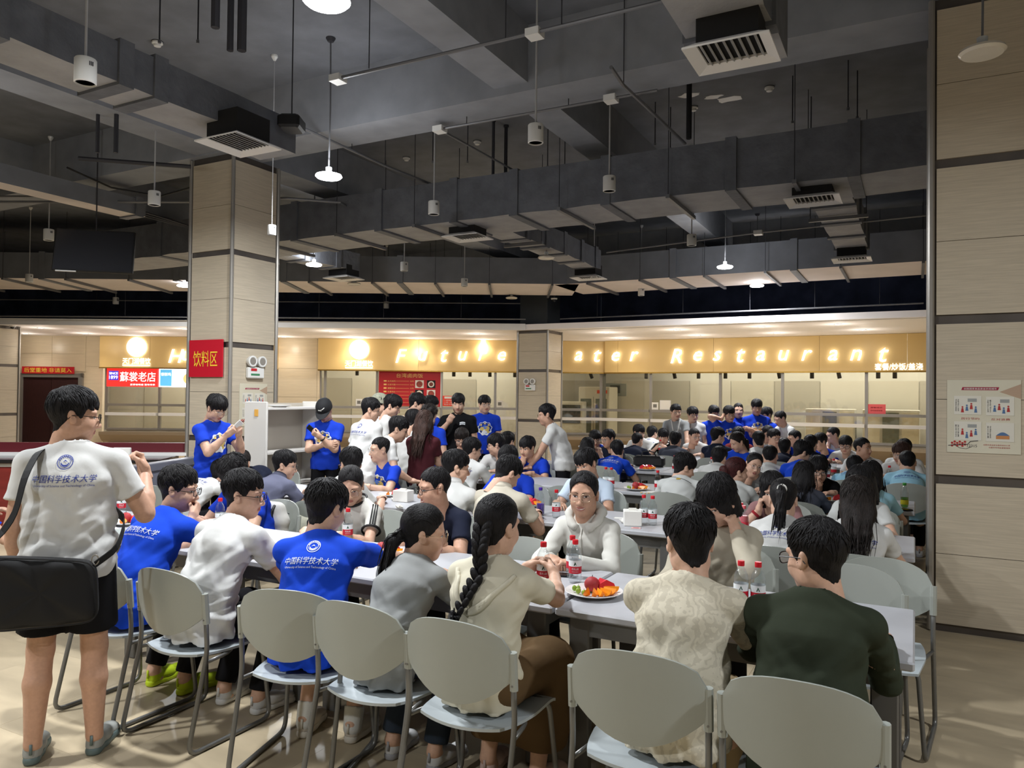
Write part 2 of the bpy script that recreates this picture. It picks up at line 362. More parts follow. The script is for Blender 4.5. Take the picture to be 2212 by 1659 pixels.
# right wall
def UR(px, py=770): return aty(px, py, YW)[0]
xr0 = cg(2.62, ZW)[0]
sR = stall('wall_stall_right', xr0 - 0.05, 8.6, YW, [UR(1407), UR(1557), UR(1691), UR(1872), UR(2060)], None)
bR = tag(board(xr0 + 0.12, 8.6, YW, [UR(1340), UR(1545), UR(1772), UR(1960)], None), 'gold sign board on the right wall reading Restaurant', 'sign board')
def letters(txt_px, parent, left=True, h=0.30, y=769):
    for ch, px in txt_px:
        v, f = text_fit(ch, height=h * (1.25 if ch.isupper() else (1.12 if ch in 't' else 0.85)), shear=0.28)
        v[:, 2] = 0.0
        n = len(v); V = np.zeros((2 * n, 3)); V[:n] = v; V[n:] = v; V[n:, 2] = 0.03
        if left:
            D = ZW - 0.24; X = (px - CXP) / FPX * D; zc = CAM_H + (proj(cg(X, D, CAM_H))[1] - y) * D / FPX
            Xm = np.eye(4); Xm[:3, 0] = (1, 0, 0); Xm[:3, 1] = (0, 0, 1); Xm[:3, 2] = (0, -1, 0); Xm[:3, 3] = (X, D, zc)
        else:
            p = aty(px, y - 0.006 * (px - 1500), YW - 0.24)
            Xm = np.eye(4); Xm[:3, 0] = (1, 0, 0); Xm[:3, 1] = (0, 0, 1); Xm[:3, 2] = (0, -1, 0); Xm[:3, 3] = p
        g = MB(); F = [tuple(i + n for i in q) for q in f]
        g.add(xf(V, Xm), F + [tuple(reversed(q)) for q in f])
        # rim faces
        from collections import Counter
        ec = Counter()
        for q in f:
            for i in range(len(q)): ec[(q[i], q[(i + 1) % len(q)])] += 1
        rim = [(b, a, a + n, b + n) for (a, b) in ec if (b, a) not in ec]
        g.f += rim; g.m += [0] * len(rim)
        g.build('letter', M_glow, parent)
letters(zip('FutureWat', (866, 912, 957, 998, 1042, 1082, 1165, 1248, 1288)), bM)
letters([('H', 380), ('u', 402)], bL)
letters(zip('erRestaurant', (1329, 1370, 1461, 1506, 1549, 1598, 1642, 1692, 1743, 1798, 1849, 1906)), bR, left=False)
def flat_text(s, parent, mt, X, width=None, height=None, shear=0, off=0.0, name='lettering', depth=0.004):
    v, f = text_fit(s, width, height, shear=shear); v[:, 2] = off + depth
    return MB().add(xf(v, X), f).build(name, mt, parent)
def wallframe(x, y, z):      # local frame facing -y
    X = np.eye(4); X[:3, 0] = (1, 0, 0); X[:3, 1] = (0, 0, 1); X[:3, 2] = (0, -1, 0); X[:3, 3] = (x, y, z); return X
for px, b in ((294, bL), (775, bM)):
    D = ZW - 0.22; Xc = (px - CXP) / FPX * D; zc = 2.95
    g = MB(); Xw = wallframe(Xc, D, zc)
    g.lathe([(0.20, 0), (0.20, 0.04), (0.0, 0.04)], 32, X=Xw, cap=False); g.build('logo_disc', M_glow, b)
    g = MB(); g.lathe([(0.235, 0), (0.235, 0.035), (0.27, 0.035), (0.27, 0)], 32, X=Xw, cap=False); g.build('logo_ring', M_glow, b)
    flat_text('天门湖餐饮', b, M_glow, wallframe(Xc, D, 2.56), width=0.78, height=0.17)
    MB().box((Xc - 0.38, D - 0.03, 2.425), (Xc + 0.38, D, 2.45)).build('logo_line', M_glow, b)
p = aty(1941, 792, YW - 0.23); flat_text('套餐/炒饭/盖浇', bR, M_glow, wallframe(p[0], YW - 0.21, p[2]), width=1.0, height=0.16)
# plain tiled wall with the service door at the far left
wl = struct(MB().box((-18, ZW, 0), (X21(222), ZW + 0.1, SOF)).build('wall_back_left', M_tilew, mw=LF))
wm = struct(MB().box((X21(602), ZW - 0.05, 0), (X21(692), ZW + 0.1, SOF)).build('wall_back_middle', M_tilew, mw=LF))
for (a_, b_, par, y_) in ((-18, X21(40), wl, ZW), (X21(185), X21(222), wl, ZW), (X21(602), X21(692), wm, ZW - 0.05)):
    zz = [0.0, 0.8, 1.6, 2.4, SOF]
    xs = list(np.arange(a_, b_, 1.1)) + [b_]
    for i in range(len(xs) - 1):
        for k in range(4): MB().box((xs[i] + 0.003, y_ - 0.02, zz[k] + 0.003), (xs[i + 1] - 0.003, y_, zz[k + 1] - 0.003)).build('tile', M_tilew, par)
for i, (xa, xb) in enumerate(((X21(40), X21(112)), (X21(112), X21(185)))):
    MB().box((xa + .003, ZW - 0.02, 2.25), (xb - .003, ZW, 2.75)).build('tile', M_tilew, wl); MB().box((xa + .003, ZW - 0.02, 2.755), (xb - .003, ZW, SOF)).build('tile', M_tilew, wl)
d = struct(link('door_1', None, None, mw=LF)); x0, x1 = X21(52), X21(172)
MB().box((x0, ZW - 0.03, 0), ((x0 + x1) / 2 - .005, ZW + 0.01, 2.08)).build('door_leaf', M_doord, d); MB().box(((x0 + x1) / 2 + .005, ZW - 0.03, 0), (x1, ZW + 0.01, 2.08)).build('door_leaf', M_doord, d)
for lo, hi in (((x0 - .12, ZW - .08, 0), (x0, ZW, 2.2)), ((x1, ZW - .08, 0), (x1 + .12, ZW, 2.2)), ((x0 - .12, ZW - .08, 2.08), (x1 + .12, ZW, 2.2))): MB().box(lo, hi).build('door_frame', M_steel, d)
# red sign over the door
t = tag(link('warning_sign', None, None, mw=LF), 'long red sign with yellow characters above the dark door', 'sign'); xa, xb = X21(52), X21(164); zc = 2.28
MB().box((xa, ZW - .11, zc - .1), (xb, ZW - .085, zc + .1)).build('sign_panel', M_red, t)
flat_text('后堂重地 非请莫入', t, M_yel, wallframe((xa + xb) / 2, ZW - .11, zc), width=(xb - xa) * .92, height=0.13)
# lit signs under the left board
t = tag(link('light_box', None, None, mw=LF), 'lit red light box sign over the left counter window', 'light box'); xa, xb = X21(236), X21(345)
MB().box((xa, ZW - .14, 1.84), (xb, ZW - .06, 2.36)).build('sign_panel', mat('lit_red', (225, 40, 35), .5, emit=((235, 45, 40), 1.0)), t)
MB().box((xa + .06, ZW - .146, 2.02), (xa + .33, ZW - .14, 2.28)).build('blue_patch', mat('lit_blue', (60, 50, 170), .5, emit=((60, 50, 190), .8)), t)
mw_ = mat('lit_white', (255, 255, 255), .5, emit=((255, 250, 245), 2.2))
flat_text('SINCE', t, mw_, wallframe(xa + .195, ZW - .147, 2.21), width=.24); flat_text('1899', t, mw_, wallframe(xa + .195, ZW - .147, 2.10), width=.24)
flat_text('蘇裳老店', t, mw_, wallframe((xa + xb) / 2 + .16, ZW - .14, 2.12), width=1.0, height=.27)
flat_text('正宗老味道 百年传承', t, mw_, wallframe((xa + xb) / 2 + .3, ZW - .14, 1.9), width=.7, height=.05)
t = tag(link('light_box', None, None, mw=LF), 'lit blue and white light box sign beside the drinks column', 'light box'); xa, xb = X21(348), X21(446)
MB().box((xa, ZW - .14, 1.84), (xb, ZW - .06, 2.36)).build('sign_panel', mat('lit_pale', (235, 240, 250), .5, emit=((235, 242, 255), 1.6)), t)
MB().box((xa + .04, ZW - .146, 1.87), (xa + .36, ZW - .14, 2.33)).build('blue_patch', mat('lit_cyan', (90, 170, 210), .5, emit=((90, 170, 215), .9)), t)
flat_text('香酥鸡', t, mw_, wallframe(xa + .2, ZW - .147, 2.2), width=.28)
MB().ball((xa + .8, ZW - .14, 2.08), (.12, .01, .14)).build('picture', mat('lit_food', (220, 190, 120), .5, emit=((230, 200, 130), .8)), t)
# menu board
t = tag(link('menu_board', None, None, mw=LF), 'red menu board with yellow lines and dish pictures in the middle counter', 'menu board'); xa, xb = X21(819), X21(952)
zt_, zb_ = 2.36, 1.36; ys = ZW - 0.06
MB().box((xa, ys, zb_), (xb, ys + .025, zt_)).build('sign_panel', M_red, t); MB().box((xb, ys - .01, zb_ - .02), (xb + .03, ys + .03, zt_ + .01)).build('edge_strip', M_white, t)
M_gp = mat('gold_print', (240, 200, 120), .5)
flat_text('台湾卤肉饭', t, M_gp, wallframe((xa + xb) / 2 - .0, ys, zt_ - .12), width=.75, height=.12)
for i in range(8):
    z = zt_ - .28 - i * .10; g = MB()
    g.box((xa + .14, ys - .004, z - .018), (xa + .22, ys, z + .022)); g.box((xa + .48, ys - .004, z - .003), (xa + .86, ys, z + .003)); g.build('menu_line', M_gp, t)
    flat_text(('台式卤肉', '红烧牛腩', '糖醋排骨', '鱼香肉丝', '毛血旺饭', '宫保鸡丁', '咖喱鸡块', '回锅肉饭')[i], t, M_gp, wallframe(xa + .36, ys, z), width=.22, height=.045)
    flat_text(('15元', '16元', '15元', '13元', '15元', '12元', '13元', '14元')[i], t, M_gp, wallframe(xa + .94, ys, z), width=.1, height=.04)
fm = [mat('dish_a', (150, 70, 60), .6, noise=(30, .5, 4)), mat('dish_b', (120, 60, 50), .6, noise=(30, .4, 4)), mat('dish_c', (190, 150, 90), .6, noise=(28, .5, 4))]
for i in range(3):
    for j in range(2):
        xc, zc = xa + 1.15 + j * .33, zt_ - .36 - i * .27; g = MB()
        g.box((xc - .12, ys - .004, zc - .11), (xc + .12, ys, zc + .11)); o = g.build('picture', M_pap if (i + j) % 2 == 0 else M_black, t)
        MB().lathe([(.09, 0), (.085, .012), (.0, .012)], 20, X=wallframe(xc, ys - .003, zc), cap=False).build('plate_print', M_pap if (i + j) % 2 else fm[0], o)
        MB().lathe([(.07, 0), (.05, .016), (.0, .02)], 14, X=wallframe(xc, ys - .004, zc), cap=False).build('dish_print', fm[(i * 2 + j) % 3], o)
t = tag(link('notice', None, None, mw=LF), 'small red notice with white print right of the menu board', 'notice'); xa, xb = X21(957), X21(981)
MB().box((xa, ys, 1.39), (xb, ys + .02, 1.68)).build('sign_panel', mat('red_notice', (236, 70, 50), .5), t); MB().box((xa + .05, ys - .003, 1.60), (xb - .02, ys, 1.66)).build('title_strip', M_pap, t)
for k, s in enumerate(('一荤两素', '二荤一素', '饭品可加')): flat_text(s, t, M_pap, wallframe((xa + xb) / 2, ys, 1.55 - .055 * k), width=.24, height=.035)
# kitchen behind the windows
kl = struct(MB().box((-14, ZW + 2.3, 0), (2.95, ZW + 2.4, SOF)).build('wall_kitchen_left', M_kwall, mw=LF))
kr = struct(MB().box((-8.6, YW + 2.3, 0), (9, YW + 2.4, SOF)).build('wall_kitchen_right', M_kwall))
struct(MB().box((-14, ZW + 1.0, SOF), (2.4, ZW + 2.4, SOF + .1)).build('ceiling_kitchen_left', M_soffit, mw=LF)); struct(MB().box((-8.6, YW + 1.0, SOF + .001), (9, YW + 2.4, SOF + .101)).build('ceiling_kitchen_right', M_soffit))
for nm, cx, cy, sx in (('kitchen_light', *cg(-9, ZW + 1.2)[:2], 4.5), ('kitchen_light', *cg(-2.3, ZW + 1.2)[:2], 5.5)):
    ld = bpy.data.lights.new(nm, 'AREA'); ld.shape = 'RECTANGLE'; ld.size = sx; ld.size_y = .5; ld.energy = KITCHEN_W; ld.color = (1, .95, .87); lo = link(nm, ld, None, (cx, cy, SOF - .03)); lo.rotation_euler[2] = RZ
ld = bpy.data.lights.new('kitchen_light', 'AREA'); ld.shape = 'RECTANGLE'; ld.size = 14; ld.size_y = .5; ld.energy = KITCHEN_W * 2.4; ld.color = (1, .95, .87); link('kitchen_light', ld, None, (.6, YW + 1.2, SOF - .03))
for k in range(14): MB().box((-8.3 + k * 1.2, YW + 2.27, .02), (-8.3 + k * 1.2 + 1.17, YW + 2.3, 2.2 + .0 * k)).build('panel', mat('kitchen_panel_%d' % (k % 3), ((196, 192, 178), (176, 172, 160), (204, 200, 188))[k % 3], .5), kr)
for k in range(11): MB().box((-11.5 + k * 1.3, ZW + 2.27, .02), (-11.5 + k * 1.3 + 1.27, ZW + 2.3, 2.2)).build('panel', mat('kitchen_panel_%d' % (k % 3), ((196, 192, 178), (176, 172, 160), (204, 200, 188))[k % 3], .5), kl)
# black track spots inside the windows
def spot(px, py, left, tilt=0.0, on=False, where=''):
    if left: D = ZW + .5; X = (px - CXP) / FPX * D; loc = cg(X, D, 2.40)
    else: p = aty(px, py, YW + .45); loc = (p[0], YW + .45, 2.38)
    t = thing('track_spot', 'small black cylinder spotlight ' + where, 'spotlight', loc, 0, 'window spotlights')
    R = Matrix.Rotation(tilt, 4, 'Y')
    MB().lathe([(.045, -.16), (.05, -.15), (.05, 0), (.02, .005)], 12, X=R).build('can', M_black, t, smooth='auto'); MB().lathe([(.006, 0), (.006, .9)], 6).build('stem', M_black, t)
    MB().lathe([(.04, -.158), (.001, -.158)], 12, X=R).build('lens', M_down if on else mat('lens_off', (90, 88, 80), .3), t)
    if on:
        ld = bpy.data.lights.new('spot_lamp', 'SPOT'); ld.energy = 16; ld.spot_size = math.radians(55); ld.color = (1, .92, .75); ld.shadow_soft_size = .03
        lo = link('spot_lamp', ld, t, (0, .0, -.18)); lo.rotation_euler = (math.radians(28), 0, 0)
for px, w_ in ((771, 'left of the menu board'), (980, 'right of the menu board'), (1015, 'above the black shirt'), (1058, 'above the blue shirt'), (1112, 'left of the far column')): spot(px, 810, True, 0, False, w_)
for px, tl, on, w_ in ((1275, -.4, 0, 'right of the far column'), (1396, 0, 0, 'above the wall clock poster'), (1456, -.2, 1, 'lit above the grey vest'), (1509, 0, 0, 'above the white shirt'), (1567, 0, 1, 'lit above the raised hand'), (1619, 0, 1, 'lit above the tall man'),
                       (1682, -.2, 1, 'lit above the leaning man'), (1754, 0, 0, 'left of the red paper'), (1811, -.2, 1, 'lit left of the red paper'), (1897, 0, 0, 'above the red paper'), (1933, 0, 0, 'by the right column')): spot(px, 815, False, tl, on, w_)
# kitchen appliances
M_app = mat('appliance_white', (214, 206, 186), .4); M_appd = mat('appliance_glass', (120, 124, 112), .2)
def fridge(px, w_, h_, lab):
    p = aty(px, 880, YW + 1.6); t = thing('display_fridge', lab, 'fridge', (p[0], YW + 1.6, 0), 0, 'kitchen fridges')
    MB().cbox((-w_ / 2, -.35, 0), (w_ / 2, .35, h_), .02).build('body', M_app, t)
    for s in (-1, 1):
        dd = MB(); x0, x1 = (0.01, w_ / 2 - .02) if s > 0 else (-w_ / 2 + .02, -.01)
        o = MB().box((x0, -.38, .15), (x1, -.355, h_ - .3)).build('door', M_app, t); MB().box((x0 + .06, -.386, .25), (x1 - .06, -.38, h_ - .36)).build('glass', M_appd, o)
    MB().box((w_ * .1, -.36, h_ - .2), (w_ * .42, -.35, h_ - .1)).build('red_label', mat('orange_label', (226, 80, 40), .5), t)
    return t
fridge(1292, 1.0, 2.0, 'tall white two-door kitchen fridge behind the glass right of the far column')
for px, ww, lab in ((1795, 1.2, 'grey steel kitchen cabinet behind the glass left of the red paper'), (1925, 1.3, 'grey steel kitchen cabinet behind the glass under the red paper')):
    p = aty(px, 880, YW + 1.6); t = thing('steel_cabinet', lab, 'cabinet', (p[0], YW + 1.6, 0), 0, 'kitchen cabinets')
    MB().cbox((-ww / 2, -.35, 0), (ww / 2, .35, 1.45), .015).build('body', M_kwall, t)
    for k in range(3): MB().box((-ww / 2 + k * ww / 3 + .03, -.37, .2), (-ww / 2 + (k + 1) * ww / 3 - .03, -.352, 1.38)).build('door', M_appd if k == 1 else M_app, t)
p = aty(1240, 890, YW + 1.2); t = thing('oven', 'dark kitchen oven just right of the far column', 'oven', (p[0], YW + 1.2, 0)); MB().cbox((-.4, -.3, 0), (.4, .3, 1.55), .02).build('body', M_app, t); MB().box((-.33, -.32, .9), (.33, -.3, 1.45)).build('door', mat('oven_glass', (70, 70, 62), .25), t)
p = aty(1326, 842, YW + 2.28); t = thing('wall_picture', 'framed grey hanging panel on the kitchen wall', 'panel', (p[0], YW + 2.28, p[2])); MB().cbox((-.42, -.02, -.2), (.42, .02, .2), .015).build('frame', mat('panel_grey', (140, 146, 140), .4), t); MB().cbox((-.12, -.04, -.1), (.22, -.01, .14), .01).build('clock', mat('panel_dark', (70, 74, 70), .4), t)
p = aty(1893, 885, YW - .02); t = thing('paper_notice', 'pink red paper notice stuck on the right window', 'notice', (p[0], YW - .02, p[2])); MB().box((-.2, -.006, -.13), (.2, 0, .13)).build('sheet', mat('pink_paper', (240, 105, 110), .6), t)
for k, s in enumerate(('温馨提示', '请勿触摸玻璃')): flat_text(s, t, mat('dark_red_print', (150, 30, 40), .6), wallframe(0, -.006, .05 - .07 * k), width=.26, height=.035)
for px, py, lab in ((1415, 883, 'small framed code card on the right window ledge'), (776, 873, 'small white card on the middle window ledge'), (1080, 873, 'small white stand card beside the far column')):
    if px > 1200: p = aty(px, py, YW - .06)
    else: p = cg((px - CXP) / FPX * (ZW - .05), ZW - .05, 1.43)
    t = thing('payment_card', lab, 'card', (p[0], p[1], 1.365), 0 if px > 1200 else RZ, 'counter cards'); MB().cbox((-.09, -.012, 0), (.09, .012, .2), .004).build('card', M_pap, t); MB().box((-.05, -.015, .06), (.05, -.012, .15)).build('print', mat('grey_print', (120, 118, 112), .6), t)
p = aty(1437, 882, YW - .05); t = thing('white_tray', 'white blank tray standing on the right window ledge', 'tray', (p[0], YW - .05, 1.365)); MB().cbox((-.15, -.015, 0), (.15, .015, .26), .006).build('panel', M_white2, t); MB().box((-.12, -.017, .02), (.12, -.015, .24)).build('face', M_pap, t)
# ------------------------------------------------------------------ ceiling services
def duct(label, a, b, w_, z0, h_, bands=(), mat_=None, straps=(), group='air ducts', name='air_duct'):
    """insulated duct from a to b (plan), bottom z0; bands = joint positions 0..1"""
    a = np.array(a, float); b = np.array(b, float); d = b - a; L = np.linalg.norm(d); rz = math.atan2(d[1], d[0])
    t = thing(name, label, 'duct', (a[0], a[1], z0), rz, group); m_ = mat_ or M_duct
    g = MB(); ks = sorted(set([0.0, 1.0] + [float(q) for q in np.linspace(0, 1, max(2, int(L / 0.35)))]))
    # slightly sagging cloth wrap: several rings
    V = []; n = len(ks); rnd = np.random.default_rng(int(abs(a[0] * 100 + a[1] * 10)))
    for k in ks:
        s = rnd.normal(0, .008, 4) if mat_ is None else np.zeros(4); x = k * L
        V += [(x, -w_ / 2 - s[0], s[1]), (x, w_ / 2 + s[2], s[1] * .6), (x, w_ / 2 + s[2], h_), (x, -w_ / 2 - s[0], h_)]
    f = [(3, 2, 1, 0), tuple((n - 1) * 4 + i for i in range(4))]
    for i in range(n - 1):
        for j in range(4): f.append((i * 4 + j, i * 4 + (j + 1) % 4, (i + 1) * 4 + (j + 1) % 4, (i + 1) * 4 + j))
    g.add(V, f); g.m = [1 if (len(q) == 4 and i >= 2 and (i - 2) % 4 == 0) else 0 for i, q in enumerate(g.f)]; g.build('duct_body', [m_, M_ductb2 if mat_ is not None else M_duct_lit], t)
    for k in bands:
        x = k * L; e = .022; MB().box((x - .06, -w_ / 2 - e, -e), (x + .06, w_ / 2 + e, h_ + e)).build('joint_band', m_, t)
    for k in straps:
        x = k * L; MB().box((x - .022, -w_ / 2 - .12, -.05), (x + .022, w_ / 2 + .12, -.008)).build('support_bar', M_pipe, t)
        for s in (-1, 1): MB().tube([(x, s * (w_ / 2 + .1), -.05), (x, s * (w_ / 2 + .1), CEIL - z0)], .005, 5).build('hanger_rod', M_pipe_d, t)
    return t
def diffuser(label, c, wx, wy, rz=0.0, neck=.12, slats=9):
    """square ceiling grille: frame, neck, slats; c = centre of the lower rim"""
    t = thing('air_diffuser', label, 'air vent', c, rz, 'air diffusers')
    g = MB(); o, i = 1.0, .72
    def ring(s, z): return [(-wx / 2 * s, -wy / 2 * s, z), (wx / 2 * s, -wy / 2 * s, z), (wx / 2 * s, wy / 2 * s, z), (-wx / 2 * s, wy / 2 * s, z)]
    V = ring(1, .0) + ring(1, .012) + ring(i, .05) + ring(i, .035)
    f = []
    for k in range(4):
        j = (k + 1) % 4
        f += [(k, j, 4 + j, 4 + k)[::-1], (4 + k, 4 + j, 8 + j, 8 + k)[::-1], (8 + k, 8 + j, 12 + j, 12 + k)[::-1], (12 + k, 12 + j, j, k)[::-1]]
    g.add(V, f).build('frame', M_white2, t)
    MB().box((-wx / 2 * i, -wy / 2 * i, .05), (wx / 2 * i, wy / 2 * i, .05 + neck)).build('neck', M_neck, t)
    for k in range(slats):
        x = -wx / 2 * i + (k + .5) * wx * i / slats
        MB().box((-.012, -wy / 2 * i, -.003), (.012, wy / 2 * i, .003), X=Matrix.Translation((x, 0, .036)) @ Matrix.Rotation(.75, 4, 'Y')).build('slat', mat('slat_grey', (150, 150, 148), .5), t)
    return t
# main duct along the rows
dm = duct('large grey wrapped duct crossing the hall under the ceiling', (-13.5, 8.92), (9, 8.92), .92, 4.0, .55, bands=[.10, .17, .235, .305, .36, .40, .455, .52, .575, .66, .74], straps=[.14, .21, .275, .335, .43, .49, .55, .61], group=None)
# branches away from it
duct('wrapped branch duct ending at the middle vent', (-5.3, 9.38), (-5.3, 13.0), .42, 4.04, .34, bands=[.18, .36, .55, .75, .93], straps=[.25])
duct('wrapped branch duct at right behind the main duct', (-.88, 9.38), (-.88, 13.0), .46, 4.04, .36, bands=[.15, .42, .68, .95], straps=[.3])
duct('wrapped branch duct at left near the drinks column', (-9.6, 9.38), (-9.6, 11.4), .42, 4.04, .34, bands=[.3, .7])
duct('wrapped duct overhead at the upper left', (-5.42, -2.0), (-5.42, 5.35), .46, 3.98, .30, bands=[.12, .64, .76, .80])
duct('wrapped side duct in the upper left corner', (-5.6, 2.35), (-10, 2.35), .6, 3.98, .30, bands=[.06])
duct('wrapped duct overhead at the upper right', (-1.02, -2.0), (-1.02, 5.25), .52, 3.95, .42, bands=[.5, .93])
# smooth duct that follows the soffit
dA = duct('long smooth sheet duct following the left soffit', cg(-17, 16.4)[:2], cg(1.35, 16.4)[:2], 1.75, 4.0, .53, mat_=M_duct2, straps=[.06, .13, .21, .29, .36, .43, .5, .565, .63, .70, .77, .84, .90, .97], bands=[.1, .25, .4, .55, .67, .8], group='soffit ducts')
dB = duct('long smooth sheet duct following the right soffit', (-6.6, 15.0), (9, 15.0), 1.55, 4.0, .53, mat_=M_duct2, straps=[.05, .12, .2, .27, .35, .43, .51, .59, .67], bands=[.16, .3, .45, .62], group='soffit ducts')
diffuser('white vent grille under the large duct at centre', atz(1010, 515, 3.86) + [0, 0, 0], .56, .46, 0, .16)
diffuser('white vent grille under the large duct at right', atz(1757, 436, 3.86), .56, .46, 0, .16)
diffuser('white vent grille at the end of the middle branch duct', (-5.3, 12.9, 3.86), .56, .46, 0, .2)
diffuser('white vent grille at the end of the right branch duct', (-.88, 12.85, 3.86), .56, .46, 0, .2)
diffuser('white vent grille left beside the lit pendant lamp', (-9.6, 11.2, 3.88), .6, .5, 0, .2)
diffuser('white vent grille in front of the drinks column top', atz(515, 315, 3.82), .5, .5, 0, .2)
diffuser('large white vent grille at the top right', atz(1581, 120, 3.76), .5, .42, 0, .2, 8)
# pendant lamps
M_lampw = mat('lamp_lit', (255, 255, 255), .4, emit=((252, 252, 255), 16.0)); M_lampo = mat('lamp_off', (226, 220, 208), .25, coat=.4)
def pendant(c, lit, label):
    t = thing('pendant_lamp', label, 'lamp', c, 0, 'disc pendant lamps')
    MB().lathe([(.004, 0.0), (.118, .006), (.135, .022), (.128, .038), (.05, .062), (.03, .07)], 28).build('disc', M_lampw if lit else M_lampo, t, smooth='auto')
    MB().lathe([(.03, .07), (.032, .115), (.018, .12)], 14).build('socket', mat('socket_grey', (200, 206, 210), .35), t, smooth='auto')
    MB().tube([(0, 0, .12), (.006, .004, (CEIL - c[2]) * .5), (0, 0, CEIL - c[2])], .008, 6).build('cable', M_pipe, t)
    MB().lathe([(.03, CEIL - c[2] - .04), (.05, CEIL - c[2] - .005)], 12).build('ceiling_cap', M_pipe_d, t)
    if lit:
        ld = bpy.data.lights.new('pendant_light', 'AREA'); ld.shape = 'DISK'; ld.size = .24; ld.energy = PENDANT_W; ld.color = (.95, .98, 1.0); link('pendant_light', ld, t, (0, 0, -.012))
        ld = bpy.data.lights.new('pendant_side_light', 'POINT'); ld.energy = PENDANT_W * .12; ld.shadow_soft_size = .14; ld.color = (.95, .98, 1.0); link('pendant_side_light', ld, t, (0, 0, .2))
names = ['lit disc pendant lamp at the very top of the picture', 'lit disc pendant lamp right of the drinks column', 'lit disc pendant lamp above the shelf cabinet vent', 'lit disc pendant lamp at right, the left of a pair', 'lit disc pendant lamp at right, the lower of a pair',
         'lit disc pendant lamp left of the drinks column', 'unlit white disc pendant lamp before the right column', 'unlit disc pendant lamp beside the middle branch duct', 'unlit disc pendant lamp above the far column', 'unlit disc pendant lamp above the round logo']
for (px, py, z, on), nm in zip(LAMPS, names): pendant(atz(px, py, z), on, nm)
for i, (x, y) in enumerate(LAMPS_FILL): pendant((x, y, 3.9), 1, 'disc pendant lamp added out of view as fill light, ' + ('right of the big column', 'over the left aisle', 'behind the camera', 'beside the boxed trunking')[i % 4])
# white cylinder speakers on rods
cans = [(184, 181, 3.72, .068, 'at the upper left under the wrapped duct'), (333, 444, 3.85, .068, 'left of the drinks column'), (105, 520, 3.85, .068, 'beside the hanging screen'), (1157, 310, 3.95, .07, 'at the top centre'), (937, 464, 3.95, .07, 'left of the top centre one'),
        (1316, 414, 3.95, .07, 'right of the top centre one'), (873, 586, 3.9, .068, 'above the menu board'), (1003, 619, 3.9, .068, 'above the black shirt'), (1494, 531, 3.9, .068, 'below the large duct at right'), (1283, 600, 3.88, .068, 'by the middle branch vent'),
        (1385, 639, 3.85, .068, 'right of the far column'), (834, 666, 3.8, .068, 'just above the soffit left of centre'), (250, 657, 3.8, .068, 'just above the left soffit'), (63, 610, 3.85, .068, 'at the far left edge'), (587, 508, 3.4, .045, 'in front of the drinks column')]
for px, py, z, r, wh in cans:
    c = atz(px, py, z); t = thing('ceiling_speaker', 'white cylinder hanging on a thin rod ' + wh, 'speaker', c, 0, 'white hanging cylinders')
    MB().lathe([(r * .86, .012), (r * .9, 0), (r, .006), (r, r * 2.3), (r * .93, r * 2.4), (r * .2, r * 2.42)], 22).build('can', M_white, t, smooth='auto')
    MB().lathe([(r * .84, .010), (.002, .010)], 18).build('mesh_disc', mat('speaker_mesh', (60, 60, 64), .6), t)
    a = math.atan2(-c[1], -c[0]) + .35
    g = MB()
    for k in range(3): g.box((-.003 + k * .010, -r - .002, r * 1.55), (.003 + k * .010, -r + .004, r * 1.95), X=Matrix.Rotation(a + math.pi / 2, 4, 'Z'))
    g.build('slot_mark', mat('slot_dark', (70, 70, 74), .6), t)
    MB().tube([(0, 0, r * 2.4), (0, 0, CEIL - z)], .009 if z > 3.6 else .004, 6).build('rod', mat('rod_white', (168, 168, 170), .5), t)
    MB().lathe([(.012, CEIL - z - .06), (.035, CEIL - z - .02), (.035, CEIL - z)], 12).build('ceiling_cap', M_white, t)
# conduits and pipes at measured heights
def conduit(label, pts, r=.014, m_=None, boxes=(), hang=(), name='conduit', group='ceiling conduits'):
    P = [np.array(p, float) for p in pts]; t = thing(name, label, 'pipe', P[0], 0, group)
    MB().tube([p - P[0] for p in P], r, 7).build('tube', m_ or M_pipe, t)
    for b in boxes: MB().box(b - P[0] - [.06, .06, .03], b - P[0] + [.06, .06, .03]).build('junction_box', M_white, t)
    for b in hang: MB().tube([b - P[0], [b[0] - P[0][0], b[1] - P[0][1], CEIL - P[0][2]]], .005, 5).build('hanger_rod', M_pipe_d, t)
z = 4.62
conduit('thin conduit running from the top lamp box to the upper right', [atz(728, 170, z), atz(1155, 70, z), atz(1478, -8, z)], .016, boxes=[atz(730, 171, z), atz(1155, 73, z)], hang=[atz(797, 148, z), atz(1092, 83, z), atz(1213, 52, z)])
conduit('thin conduit between two white boxes at centre', [atz(945, 280, z), atz(1320, 213, z), atz(1420, 195, z)], .014, boxes=[atz(950, 280, z), atz(1320, 214, z)], hang=[atz(1008, 268, z), atz(1228, 230, z)])
conduit('thin conduit running away below the centre beam', [atz(955, 283, z), atz(1150, 390, z)], .013, hang=[atz(1010, 312, z)])
conduit('thin conduit running away from the projector', [atz(645, 272, z), atz(832, 358, z), atz(975, 415, z)], .016, hang=[atz(832, 358, z), atz(760, 325, z)])
conduit('thin dark conduit running away right of centre', [atz(1320, 145, 4.55), atz(1347, 185, 4.55), atz(1480, 310, 4.55)], .017, M_pipe, hang=[atz(1347, 186, 4.55)])
conduit('thin conduit behind the right branch duct', [aty(1310, 545, 11.6), aty(1640, 502, 11.6), aty(2000, 465, 11.6)], .014, boxes=[aty(1638, 503, 11.6)])
conduit('thin pipe just above the right soffit', [aty(1210, 689, 16.1), aty(1995, 655, 16.1)], .016, hang=[aty(x, 690 - (x - 1210) * .043, 16.1) for x in (1290, 1475, 1620, 1760, 1900)])
